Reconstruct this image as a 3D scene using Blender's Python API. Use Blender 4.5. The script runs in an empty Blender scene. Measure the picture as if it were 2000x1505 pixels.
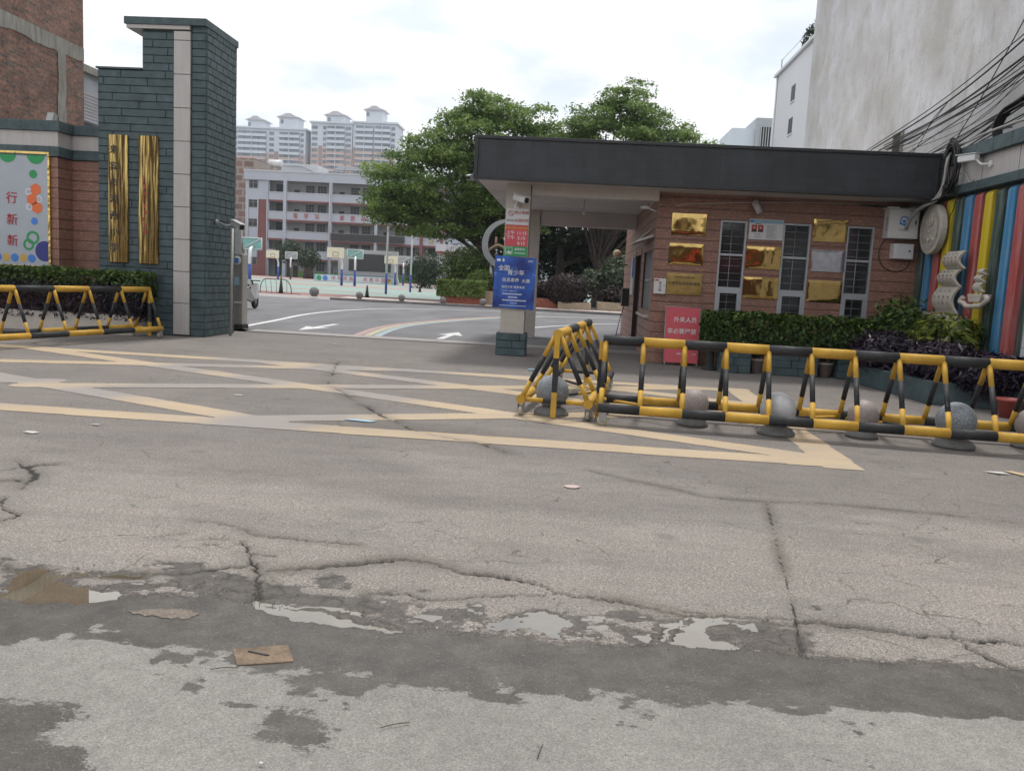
import bpy, math, random
import numpy as np
from mathutils import Vector, Matrix
random.seed(7); RNG = np.random.default_rng(11)
scn = bpy.context.scene
COL = scn.collection
rad = math.radians
PI = math.pi

# ------------------------------------------------------------------ camera
F_PX = 1650.0
yaw, pitch, roll = rad(3.85), math.atan(204.0 / F_PX), rad(3.0)
fwd = Vector((-math.sin(yaw) * math.cos(pitch), math.cos(yaw) * math.cos(pitch), -math.sin(pitch)))
r0 = Vector((math.cos(yaw), math.sin(yaw), 0)); u0 = r0.cross(fwd)
right = r0 * math.cos(roll) + u0 * math.sin(roll); up = right.cross(fwd)
cd = bpy.data.cameras.new('camera'); cam = bpy.data.objects.new('camera', cd); COL.objects.link(cam)
cd.sensor_fit = 'HORIZONTAL'; cd.sensor_width = 36.0; cd.lens = 36.0 * F_PX / 2000.0
cd.clip_start = 0.05; cd.clip_end = 6000
cam.matrix_world = Matrix(((right.x, up.x, -fwd.x, 0), (right.y, up.y, -fwd.y, 0), (right.z, up.z, -fwd.z, 1.5), (0, 0, 0, 1)))
scn.camera = cam

# ------------------------------------------------------------------ sky and sun
SUN_EL, SUN_AZ = rad(68), rad(14)          # azimuth from +Y towards +X
wd = bpy.data.worlds.new('World'); scn.world = wd; wd.use_nodes = True
nt = wd.node_tree; nt.nodes.clear()
def nn(tree, kind, **kw):
    n = tree.nodes.new(kind)
    for k, v in kw.items():
        if hasattr(n, k): setattr(n, k, v)
        else: n.inputs[k].default_value = v
    return n
sky = nn(nt, 'ShaderNodeTexSky', sky_type='NISHITA', sun_disc=False, sun_elevation=SUN_EL, sun_rotation=SUN_AZ, air_density=1.2, dust_density=3.0)
tc = nn(nt, 'ShaderNodeTexCoord'); sep = nn(nt, 'ShaderNodeSeparateXYZ'); nt.links.new(tc.outputs['Generated'], sep.inputs[0])
addz = nn(nt, 'ShaderNodeMath', operation='ADD'); addz.inputs[1].default_value = 0.25; nt.links.new(sep.outputs[2], addz.inputs[0])
dx = nn(nt, 'ShaderNodeMath', operation='DIVIDE'); dy = nn(nt, 'ShaderNodeMath', operation='DIVIDE')
nt.links.new(sep.outputs[0], dx.inputs[0]); nt.links.new(addz.outputs[0], dx.inputs[1])
nt.links.new(sep.outputs[1], dy.inputs[0]); nt.links.new(addz.outputs[0], dy.inputs[1])
cmb = nn(nt, 'ShaderNodeCombineXYZ'); nt.links.new(dx.outputs[0], cmb.inputs[0]); nt.links.new(dy.outputs[0], cmb.inputs[1])
cl = nn(nt, 'ShaderNodeTexNoise', Scale=2.1, Detail=7.0, Roughness=0.52); nt.links.new(cmb.outputs[0], cl.inputs['Vector'])
crp = nn(nt, 'ShaderNodeValToRGB'); e = crp.color_ramp.elements
e[0].position = 0.36; e[0].color = (0.80, 0.80, 0.80, 1); e[1].position = 0.52; e[1].color = (1, 1, 1, 1)
nt.links.new(cl.outputs[0], crp.inputs[0])
cshade = nn(nt, 'ShaderNodeValToRGB'); e = cshade.color_ramp.elements
e[0].position = 0.34; e[0].color = (7.6, 8.3, 9.2, 1); e[1].position = 0.52; e[1].color = (9.9, 10.0, 10.1, 1)
cl2 = nn(nt, 'ShaderNodeTexNoise', Scale=4.0, Detail=5.0); nt.links.new(cmb.outputs[0], cl2.inputs['Vector']); nt.links.new(cl2.outputs[0], cshade.inputs[0])
mx = nn(nt, 'ShaderNodeMix', data_type='RGBA'); nt.links.new(crp.outputs[0], mx.inputs[0])
nt.links.new(sky.outputs[0], mx.inputs[6]); nt.links.new(cshade.outputs[0], mx.inputs[7])
bg = nn(nt, 'ShaderNodeBackground', Strength=0.1); nt.links.new(mx.outputs[2], bg.inputs[0])
wo = nn(nt, 'ShaderNodeOutputWorld'); nt.links.new(bg.outputs[0], wo.inputs[0])
sd = bpy.data.lights.new('sun', 'SUN'); sd.energy = 2.1; sd.angle = rad(9); sd.color = (1.0, 0.96, 0.9)
sun = bpy.data.objects.new('sun', sd); COL.objects.link(sun)
sdir = Vector((math.sin(SUN_AZ) * math.cos(SUN_EL), math.cos(SUN_AZ) * math.cos(SUN_EL), math.sin(SUN_EL)))
sun.rotation_euler = sdir.to_track_quat('Z', 'Y').to_euler(); sun.location = (0, 0, 40)
vs = scn.view_settings; scn.display_settings.display_device = 'sRGB'
vs.view_transform = 'Standard'; vs.look = 'None'; vs.exposure = 0.26; vs.gamma = 1.0; vs.use_curve_mapping = False
scn.cycles.use_denoising = True; scn.cycles.max_bounces = 4; scn.cycles.diffuse_bounces = 2; scn.cycles.glossy_bounces = 2; scn.cycles.use_adaptive_sampling = True; scn.cycles.adaptive_threshold = 0.02
scn.cycles.transparent_max_bounces = 6; scn.cycles.sample_clamp_indirect = 6.0

# ------------------------------------------------------------------ materials
def srgb(r, g, b):
    f = lambda c: (c / 255 / 12.92) if c <= 10 else (((c / 255) + 0.055) / 1.055) ** 2.4
    return (f(r), f(g), f(b), 1)
def c4(c): return (c[0], c[1], c[2], 1)
MATS = {}
def newmat(name):
    m = bpy.data.materials.new(name); m.use_nodes = True; t = m.node_tree
    b = t.nodes['Principled BSDF']; MATS[name] = m
    return m, t, b
def pos(t, scale=None):
    g = nn(t, 'ShaderNodeNewGeometry')
    if scale is None: return g.outputs['Position']
    mp = nn(t, 'ShaderNodeMapping'); mp.inputs['Scale'].default_value = scale; t.links.new(g.outputs['Position'], mp.inputs[0])
    return mp.outputs[0]
def noise(t, vec, scale, detail=4, rough=0.55):
    n = nn(t, 'ShaderNodeTexNoise', Scale=scale, Detail=detail, Roughness=rough); t.links.new(vec, n.inputs['Vector']); return n.outputs[0]
def ramp(t, fac, p0, c0, p1, c1):
    r = nn(t, 'ShaderNodeValToRGB'); e = r.color_ramp.elements
    e[0].position = p0; e[0].color = c4(c0) if len(c0) < 4 else c0; e[1].position = p1; e[1].color = c4(c1) if len(c1) < 4 else c1
    t.links.new(fac, r.inputs[0]); return r.outputs[0]
def mix(t, fac, a, b, blend='MIX'):
    m = nn(t, 'ShaderNodeMix', data_type='RGBA'); m.blend_type = blend
    for s, v in ((0, fac), (6, a), (7, b)):
        if isinstance(v, (int, float)): m.inputs[s].default_value = v
        elif isinstance(v, (tuple, list)): m.inputs[s].default_value = c4(v)
        else: t.links.new(v, m.inputs[s])
    return m.outputs[2]
def math_(t, op, a, b=None, clamp=False):
    m = nn(t, 'ShaderNodeMath', operation=op); m.use_clamp = clamp
    for i, v in enumerate((a, b)):
        if v is None: continue
        if isinstance(v, (int, float)): m.inputs[i].default_value = v
        else: t.links.new(v, m.inputs[i])
    return m.outputs[0]
def bump(t, b, h, strength, dist=0.01):
    n = nn(t, 'ShaderNodeBump', Strength=strength, Distance=dist); t.links.new(h, n.inputs['Height']); t.links.new(n.outputs[0], b.inputs['Normal'])
def M(name, col, rough=0.6, metal=0.0, var=0.15, vs_=3.0, bmp=0.0, bs=60.0, spec=0.5, fine=0.0, stretch=None):
    """plain surface colour with blotchy variation, fine grain and relief"""
    m, t, b = newmat(name)
    p = pos(t, stretch)
    n = noise(t, p, vs_, 6)
    a = tuple(max(0, c * (1 - var)) for c in col[:3]); z = tuple(min(1, c * (1 + var)) for c in col[:3])
    c = ramp(t, n, 0.3, a, 0.7, z)
    if fine > 0:
        n2 = noise(t, pos(t), 90, 3)
        g = ramp(t, n2, 0.3, (1 - fine,) * 3, 0.7, (1 + fine,) * 3)
        c = mix(t, 1.0, c, g, 'MULTIPLY')
    t.links.new(c, b.inputs['Base Color'])
    b.inputs['Roughness'].default_value = rough; b.inputs['Metallic'].default_value = metal
    b.inputs['Specular IOR Level'].default_value = spec
    if bmp: bump(t, b, noise(t, pos(t), bs, 4), bmp)
    return m
def brickmat(name, axis, c1, c2, mort, bw, bh, ms, rough=0.75, var=0.3, bmp=0.5, offs=(0, 0), grime=None):
    m, t, b = newmat(name)
    s = nn(t, 'ShaderNodeSeparateXYZ'); t.links.new(pos(t), s.inputs[0])
    cb = nn(t, 'ShaderNodeCombineXYZ'); t.links.new(s.outputs[0 if axis == 'x' else 1], cb.inputs[0]); t.links.new(s.outputs[2], cb.inputs[1])
    br = nn(t, 'ShaderNodeTexBrick', Scale=1.0); br.inputs['Brick Width'].default_value = bw; br.inputs['Row Height'].default_value = bh
    br.inputs['Mortar Size'].default_value = ms; br.inputs['Mortar Smooth'].default_value = 0.2; br.inputs['Bias'].default_value = 0.0
    br.inputs['Color1'].default_value = c4(c1); br.inputs['Color2'].default_value = c4(c2); br.inputs['Mortar'].default_value = c4(mort)
    t.links.new(cb.outputs[0], br.inputs['Vector'])
    n = noise(t, pos(t), 2.2, 6, 0.65)
    c = mix(t, 1.0, br.outputs['Color'], ramp(t, n, 0.25, (1 - var,) * 3, 0.75, (1 + var,) * 3), 'MULTIPLY')
    n2 = noise(t, pos(t), 14, 4, 0.6)
    c = mix(t, 1.0, c, ramp(t, n2, 0.3, (1 - var,) * 3, 0.7, (1 + var,) * 3), 'MULTIPLY')
    if grime:
        g = noise(t, pos(t, (5, 5, 0.5)), 1.0, 5, 0.6)
        c = mix(t, ramp(t, g, 0.5, (0, 0, 0), 0.8, (0.55,) * 3), c, grime)
    t.links.new(c, b.inputs['Base Color']); b.inputs['Roughness'].default_value = rough
    bump(t, b, br.outputs['Fac'], -bmp, 0.006)
    return m

M('slate', (0.058, 0.088, 0.096), 0.6, var=0.30, vs_=5, bmp=0.6, bs=30, fine=0.22)
M('slate_joint', (0.034, 0.046, 0.050), 0.9)
M('cream_panel', (0.46, 0.435, 0.42), 0.45, var=0.07, fine=0.03, stretch=(6, 6, 0.6))
M('white_plaster', (0.62, 0.60, 0.59), 0.8, var=0.06)
M('cream_tile', (0.50, 0.45, 0.40), 0.4, var=0.06, vs_=8)
M('soffit', (0.58, 0.53, 0.51), 0.75, var=0.1, vs_=1.2)
M('concrete', (0.26, 0.25, 0.22), 0.9, var=0.3, vs_=3, bmp=0.4, bs=25, stretch=(3, 3, 0.6))
M('black_metal', (0.018, 0.019, 0.022), 0.4, var=0.1)
M('aluminium', (0.42, 0.44, 0.47), 0.42, 0.35, var=0.06)
M('white_metal', (0.66, 0.66, 0.66), 0.4, var=0.05)
M('grey_metal', (0.33, 0.33, 0.33), 0.4, 0.3, var=0.08)
M('stainless', (0.40, 0.375, 0.345), 0.32, 0.45, var=0.12, stretch=(8, 8, 0.7))
for nm, cc, gg in (('barrier_yellow', (0.56, 0.325, 0.04), (0.20, 0.13, 0.06)), ('barrier_black', (0.024, 0.025, 0.028), (0.09, 0.085, 0.08))):
    m, t, b = newmat(nm)
    c = ramp(t, noise(t, pos(t), 6, 5), 0.3, tuple(x * 0.80 for x in cc), 0.7, tuple(x * 1.12 for x in cc))
    c = mix(t, ramp(t, noise(t, pos(t), 26, 6, 0.7), 0.60, (0, 0, 0), 0.70, (0.75,) * 3), c, gg)
    c = mix(t, ramp(t, noise(t, pos(t, (1, 1, 1)), 70, 4, 0.7), 0.66, (0, 0, 0), 0.70, (0.8,) * 3), c, (0.06, 0.04, 0.03))
    t.links.new(c, b.inputs['Base Color']); t.links.new(ramp(t, noise(t, pos(t), 20, 4), 0.3, (0.55,) * 3, 0.7, (0.8,) * 3), b.inputs['Roughness'])
    bump(t, b, noise(t, pos(t), 30, 5), 0.18, 0.004)
M('rubber', (0.03, 0.03, 0.03), 0.8)
M('caster', (0.42, 0.40, 0.30), 0.5)
M('red_board', (0.60, 0.085, 0.11), 0.5, var=0.05)
M('white_print', (0.75, 0.75, 0.75), 0.6, var=0.02)
M('red_print', (0.42, 0.045, 0.05), 0.55, var=0.03)
M('yellow_print', (0.8, 0.45, 0.05), 0.55, var=0.03)
M('green_print', (0.03, 0.30, 0.10), 0.55, var=0.03)
M('dark_print', (0.03, 0.03, 0.035), 0.5, var=0.03)
M('white_board', (0.62, 0.62, 0.64), 0.4, var=0.03)
M('grey_board', (0.40, 0.43, 0.48), 0.35, var=0.04)
M('orange_print', (0.75, 0.16, 0.05), 0.5, var=0.03)
M('blue_print', (0.06, 0.22, 0.62), 0.5, var=0.03)
M('navy_print', (0.035, 0.04, 0.22), 0.5, var=0.03)
M('ochre_print', (0.60, 0.38, 0.10), 0.5, var=0.03)
M('skin_print', (0.55, 0.36, 0.28), 0.5, var=0.03)
M('door_brown', (0.045, 0.022, 0.018), 0.5)
M('relief_stone', (0.46, 0.42, 0.37), 0.8, var=0.12, vs_=8, bmp=0.4, bs=70, fine=0.12)
M('tan_tile', (0.45, 0.36, 0.25), 0.6, var=0.2, vs_=6)
M('red_brick_planter', (0.27, 0.085, 0.055), 0.75, var=0.2, vs_=7)
M('paving_tile', (0.62, 0.58, 0.55), 0.7, var=0.12)
M('pink_paving', (0.38, 0.26, 0.24), 0.8, var=0.12)
M('track_red', (0.25, 0.125, 0.115), 0.8, var=0.15)
M('court_green', (0.23, 0.305, 0.28), 0.8, var=0.12, vs_=0.3, stretch=(1, 4, 1))
M('court_line', (0.34, 0.215, 0.195), 0.8, var=0.1)
M('line_white', (0.62, 0.61, 0.61), 0.7, var=0.18, vs_=5, fine=0.1)
M('line_red', (0.37, 0.245, 0.23), 0.7, var=0.2, vs_=5)
M('line_yellow', (0.42, 0.37, 0.27), 0.7, var=0.2, vs_=5)
M('line_blue', (0.29, 0.36, 0.39), 0.7, var=0.2, vs_=5)
M('bark', (0.055, 0.042, 0.034), 0.9, var=0.4, vs_=5, bmp=0.8, bs=15)
M('silver', (0.30, 0.30, 0.31), 0.35, 0.7, var=0.06)
M('bronze', (0.30, 0.23, 0.15), 0.4, 0.6)
M('post_blue', (0.03, 0.07, 0.30), 0.5)
M('board_cream', (0.72, 0.68, 0.52), 0.5, var=0.04)
M('board_teal', (0.20, 0.42, 0.40), 0.25, var=0.06)
M('school_blue', (0.42, 0.45, 0.51), 0.8, var=0.05, vs_=0.2)
M('school_white', (0.48, 0.49, 0.52), 0.8, var=0.05, vs_=0.2)
M('school_red', (0.20, 0.075, 0.07), 0.8, var=0.1, vs_=0.3)
M('school_inner', (0.36, 0.355, 0.36), 0.85, var=0.06, vs_=0.3)
M('school_green', (0.16, 0.27, 0.07), 0.85, var=0.1)
M('far_window', (0.045, 0.05, 0.055), 0.45, var=0.3, vs_=0.6, spec=0.2)
M('dark_door', (0.06, 0.03, 0.035), 0.6)
M('tower_white', (0.62, 0.66, 0.72), 0.85, var=0.03, vs_=0.05)
M('tower_pink', (0.56, 0.42, 0.37), 0.85, var=0.04, vs_=0.05)
M('tower_window', (0.20, 0.24, 0.29), 0.5, var=0.25, vs_=0.15)
M('tower_brown', (0.36, 0.28, 0.28), 0.85, var=0.05, vs_=0.05)
M('roof_blue', (0.55, 0.54, 0.58), 0.8, var=0.05)
M('solar', (0.05, 0.06, 0.08), 0.25)
M('screen_dark', (0.028, 0.027, 0.027), 0.5, var=0.05)
M('banner_sky', (0.30, 0.46, 0.56), 0.6, var=0.12, vs_=1)
M('scooter_white', (0.62, 0.62, 0.63), 0.25)
M('scooter_black', (0.012, 0.012, 0.013), 0.3)
M('granite_grey', (0.22, 0.24, 0.26), 0.55, var=0.1, vs_=30, fine=0.75)
M('granite_pink', (0.30, 0.255, 0.24), 0.6, var=0.12, vs_=20, fine=0.3)
M('marble_white', (0.44, 0.44, 0.45), 0.62, var=0.35, vs_=4, fine=0.08)
M('granite_base', (0.17, 0.17, 0.165), 0.7, var=0.2, vs_=10, fine=0.3)
M('pot_clay', (0.34, 0.27, 0.25), 0.7)
M('pot_red', (0.33, 0.07, 0.06), 0.5)
M('bag_blue', (0.05, 0.10, 0.28), 0.5, var=0.6, vs_=14)
M('cable', (0.012, 0.012, 0.013), 0.5)
M('cable_pale', (0.34, 0.33, 0.31), 0.5)
M('mud', (0.17, 0.142, 0.118), 0.9, var=0.3, vs_=14, bmp=0.6, bs=40, fine=0.3)
M('sewer_plate', (0.165, 0.118, 0.078), 0.8, var=0.35, vs_=14, bmp=0.6, bs=40, fine=0.2)
M('paper', (0.50, 0.485, 0.46), 0.7, var=0.1)
M('pink_paper', (0.46, 0.36, 0.33), 0.7, var=0.1)
M('cardboard', (0.50, 0.38, 0.24), 0.8)
M('twig', (0.07, 0.05, 0.035), 0.9)
M('white_house', (0.74, 0.76, 0.79), 0.85, var=0.05, vs_=0.4, stretch=(1, 1, 0.3))
M('grey_house', (0.40, 0.42, 0.45), 0.85, var=0.08)
M('grey_shutter', (0.42, 0.41, 0.43), 0.6, var=0.1)
M('cone_dark', (0.05, 0.055, 0.055), 0.7)
M('kerb', (0.20, 0.19, 0.185), 0.85, var=0.2)
M('threshold', (0.30, 0.275, 0.265), 0.85, var=0.14, fine=0.12)
M('asphalt', (0.145, 0.145, 0.155), 0.85, var=0.22, vs_=0.8, bmp=0.25, bs=120, fine=0.14, stretch=(1, 0.35, 1))
M('plant_soil', (0.05, 0.038, 0.03), 0.95)
for nm, cc in (('stripe_red', (0.40, 0.075, 0.07)), ('stripe_yellow', (0.62, 0.46, 0.01)), ('stripe_green', (0.025, 0.060, 0.045)), ('stripe_blue', (0.045, 0.22, 0.42))):
    m, t, b = newmat(nm)
    n = noise(t, pos(t, (9, 9, 0.7)), 1.6, 7, 0.65)
    pale = tuple(min(1, x * 0.7 + 0.2) for x in cc) if nm != 'stripe_yellow' else (0.66, 0.54, 0.10)
    c = mix(t, ramp(t, n, 0.42, (0, 0, 0), 0.72, (0.8,) * 3), cc, pale)
    c = mix(t, ramp(t, noise(t, pos(t, (30, 30, 1.2)), 1.0, 5, 0.7), 0.58, (0, 0, 0), 0.74, (0.6,) * 3), c, tuple(x * 0.4 + 0.03 for x in cc))
    c = mix(t, ramp(t, noise(t, pos(t), 6, 5), 0.55, (0, 0, 0), 0.8, (0.4,) * 3), c, tuple(x * 0.55 for x in cc))
    t.links.new(c, b.inputs['Base Color']); b.inputs['Roughness'].default_value = 0.55
brickmat('red_brick', 'y', (0.30, 0.135, 0.092), (0.125, 0.078, 0.062), (0.16, 0.135, 0.115), 0.25, 0.075, 0.014, 0.9, 0.42, 0.9, grime=(0.24, 0.17, 0.14))
brickmat('tile_front', 'x', (0.36, 0.185, 0.135), (0.29, 0.145, 0.105), (0.20, 0.115, 0.09), 0.104, 0.0515, 0.006, 0.5, 0.16, 0.3, grime=(0.17, 0.095, 0.075))
brickmat('tile_side', 'y', (0.36, 0.185, 0.135), (0.29, 0.145, 0.105), (0.20, 0.115, 0.09), 0.104, 0.0515, 0.006, 0.5, 0.16, 0.3, grime=(0.17, 0.095, 0.075))
M('tile_groove', (0.06, 0.032, 0.027), 0.9)
brickmat('white_tile', 'y', (0.58, 0.59, 0.60), (0.55, 0.57, 0.59), (0.25, 0.25, 0.25), 0.30, 0.30, 0.006, 0.35, 0.06, 0.2)
brickmat('tan_brick', 'x', (0.46, 0.37, 0.26), (0.38, 0.29, 0.20), (0.25, 0.19, 0.14), 0.20, 0.10, 0.010, 0.6, 0.15, 0.4)
brickmat('brown_block', 'x', (0.25, 0.14, 0.11), (0.18, 0.11, 0.09), (0.3, 0.26, 0.23), 2.4, 1.5, 0.25, 0.9, 0.3, 0.4)
# mottled plaster of the tall grey building
m, t, b = newmat('grey_plaster')
n1 = noise(t, pos(t, (1, 1, 0.75)), 0.55, 8, 0.6); n2 = noise(t, pos(t, (1.0, 1.0, 0.8)), 1.1, 9, 0.66)
c = ramp(t, n1, 0.38, (0.45, 0.44, 0.42), 0.60, (0.62, 0.625, 0.65))
c = mix(t, ramp(t, n2, 0.50, (0, 0, 0), 0.68, (0.5,) * 3), c, (0.48, 0.445, 0.385))
c = mix(t, ramp(t, noise(t, pos(t), 3.0, 8, 0.68), 0.34, (0.5,) * 3, 0.47, (0, 0, 0)), c, (0.39, 0.385, 0.37))
c = mix(t, ramp(t, noise(t, pos(t, (4, 3, 0.5)), 0.8, 6, 0.6), 0.60, (0, 0, 0), 0.75, (0.5,) * 3), c, (0.24, 0.225, 0.195))
c = mix(t, 1.0, c, ramp(t, noise(t, pos(t), 22, 4, 0.6), 0.3, (0.9,) * 3, 0.7, (1.08,) * 3), 'MULTIPLY')
t.links.new(c, b.inputs['Base Color']); b.inputs['Roughness'].default_value = 0.92
bump(t, b, noise(t, pos(t), 9, 6), 0.35, 0.02)
# LED face
m, t, b = newmat('led_face')
ck = nn(t, 'ShaderNodeTexBrick', Scale=1.0); ck.inputs['Brick Width'].default_value = 0.02; ck.inputs['Row Height'].default_value = 0.02; ck.inputs['Mortar Size'].default_value = 0.004; ck.offset = 0
ck.inputs['Color1'].default_value = (0.030, 0.031, 0.034, 1); ck.inputs['Color2'].default_value = (0.024, 0.025, 0.028, 1); ck.inputs['Mortar'].default_value = (0.012, 0.012, 0.014, 1)
s = nn(t, 'ShaderNodeSeparateXYZ'); t.links.new(pos(t), s.inputs[0]); cb = nn(t, 'ShaderNodeCombineXYZ'); t.links.new(s.outputs[0], cb.inputs[0]); t.links.new(s.outputs[2], cb.inputs[1]); t.links.new(cb.outputs[0], ck.inputs['Vector'])
t.links.new(mix(t, 1.0, ck.outputs['Color'], ramp(t, noise(t, pos(t), 1.3, 5), 0.3, (0.75,) * 3, 0.7, (1.25,) * 3), 'MULTIPLY'), b.inputs['Base Color'])
ck2 = nn(t, 'ShaderNodeTexBrick', Scale=1.0); ck2.offset = 0; ck2.inputs['Brick Width'].default_value = 0.32; ck2.inputs['Row Height'].default_value = 0.16; ck2.inputs['Mortar Size'].default_value = 0.003; ck2.inputs['Color1'].default_value = (0.030, 0.032, 0.038, 1); ck2.inputs['Color2'].default_value = (0.022, 0.024, 0.029, 1); ck2.inputs['Mortar'].default_value = (0.012, 0.012, 0.015, 1); t.links.new(cb.outputs[0], ck2.inputs['Vector'])
t.links.new(mix(t, 1.0, ck2.outputs['Color'], ramp(t, noise(t, pos(t, (1, 1, 0.4)), 2.5, 6, 0.6), 0.3, (0.7,) * 3, 0.7, (1.4,) * 3), 'MULTIPLY'), b.inputs['Base Color']); b.inputs['Roughness'].default_value = 0.5
# beaten brass
def brass(name, col, wav, rough, sc=(3, 3, 3), dist=0.05):
    m, t, b = newmat(name)
    b.inputs['Metallic'].default_value = 1.0; b.inputs['Roughness'].default_value = rough
    t.links.new(ramp(t, noise(t, pos(t), 9, 5), 0.3, tuple(c * 0.72 for c in col), 0.7, col), b.inputs['Base Color'])
    bump(t, b, noise(t, pos(t, sc), 1.0, 2, 0.4), wav, dist)
brass('brass', (0.60, 0.41, 0.15), 0.17, 0.07, (3.8, 1, 2.2), 0.05)
brass('brass_dull', (0.42, 0.29, 0.11), 0.12, 0.42)
brass('brass_long', (0.56, 0.40, 0.14), 0.55, 0.12, (26, 4, 1.4), 0.015)
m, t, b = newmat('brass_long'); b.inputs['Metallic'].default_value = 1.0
refl_streak = ramp(t, noise(t, pos(t, (26, 4, 0.9)), 1.0, 5, 0.65), 0.46, (0, 0, 0), 0.60, (1, 1, 1))  # dark upright reflections painted into the brass colour as noise streaks
t.links.new(mix(t, refl_streak, (0.085, 0.052, 0.024), (0.56, 0.41, 0.15)), b.inputs['Base Color']); t.links.new(ramp(t, refl_streak, 0, (0.4,) * 3, 1, (0.13,) * 3), b.inputs['Roughness'])
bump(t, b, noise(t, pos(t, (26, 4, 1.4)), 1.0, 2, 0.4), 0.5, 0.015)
brass('steel_plaque', (0.55, 0.54, 0.57), 0.10, 0.10, (4, 2, 3), 0.05)
brass('gold_trim', (0.75, 0.55, 0.20), 0.6, 0.18, (9, 4, 9), 0.03)
# glass of near windows
m, t, b = newmat('window_glass'); b.inputs['Base Color'].default_value = (0.022, 0.024, 0.027, 1); b.inputs['Roughness'].default_value = 0.08; b.inputs['Specular IOR Level'].default_value = 0.7
bump(t, b, noise(t, pos(t), 1.5, 2), 0.12, 0.03)
m, t, b = newmat('acrylic'); b.inputs['Base Color'].default_value = (0.02, 0.024, 0.027, 1); b.inputs['Roughness'].default_value = 0.08
# muddy puddle water
m, t, b = newmat('puddle_water'); b.inputs['Roughness'].default_value = 0.015; b.inputs['IOR'].default_value = 1.33; b.inputs['Specular IOR Level'].default_value = 0.75
t.links.new(ramp(t, noise(t, pos(t), 3, 4), 0.3, (0.105, 0.082, 0.050), 0.7, (0.16, 0.135, 0.10)), b.inputs['Base Color'])
b.inputs['Coat Weight'].default_value = 1.0; b.inputs['Coat Roughness'].default_value = 0.01; b.inputs['Coat IOR'].default_value = 1.6
# blue poster print
m, t, b = newmat('poster_blue')
c = ramp(t, noise(t, pos(t), 3.2, 5), 0.35, (0.012, 0.03, 0.20), 0.72, (0.04, 0.16, 0.62))
c = mix(t, ramp(t, noise(t, pos(t), 5.0, 6, 0.6), 0.60, (0, 0, 0), 0.74, (0.8,) * 3), c, (0.25, 0.48, 0.80))
t.links.new(c, b.inputs['Base Color']); b.inputs['Roughness'].default_value = 0.45
# foliage
def leafmat(name, dark, lite, rough=0.45, trans=0.25):
    m, t, b = newmat(name)
    at = nn(t, 'ShaderNodeAttribute'); at.attribute_name = 'tint'
    c = ramp(t, at.outputs['Fac'], 0.0, dark, 1.0, lite)
    t.links.new(c, b.inputs['Base Color']); b.inputs['Roughness'].default_value = rough; b.inputs['Specular IOR Level'].default_value = 0.3
    tr = nn(t, 'ShaderNodeBsdfTranslucent'); t.links.new(c, tr.inputs[0])
    ms = nn(t, 'ShaderNodeMixShader'); ms.inputs[0].default_value = trans
    t.links.new(b.outputs[0], ms.inputs[1]); t.links.new(tr.outputs[0], ms.inputs[2])
    t.links.new(ms.outputs[0], t.nodes['Material Output'].inputs[0])
leafmat('leaf_tree', (0.045, 0.098, 0.026), (0.255, 0.36, 0.09), trans=0.45)
leafmat('leaf_hedge', (0.022, 0.055, 0.014), (0.18, 0.26, 0.06), 0.32)
leafmat('leaf_light', (0.085, 0.14, 0.030), (0.22, 0.30, 0.075))
leafmat('leaf_dark', (0.012, 0.026, 0.012), (0.045, 0.080, 0.028))
leafmat('leaf_purple', (0.012, 0.009, 0.016), (0.045, 0.026, 0.052), 0.4, 0.1)
leafmat('leaf_maroon', (0.022, 0.014, 0.014), (0.060, 0.036, 0.036), 0.5, 0.1)
leafmat('leaf_croton', (0.035, 0.075, 0.014), (0.32, 0.34, 0.05), 0.35)
leafmat('leaf_pale', (0.07, 0.10, 0.06), (0.30, 0.33, 0.22))

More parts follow.
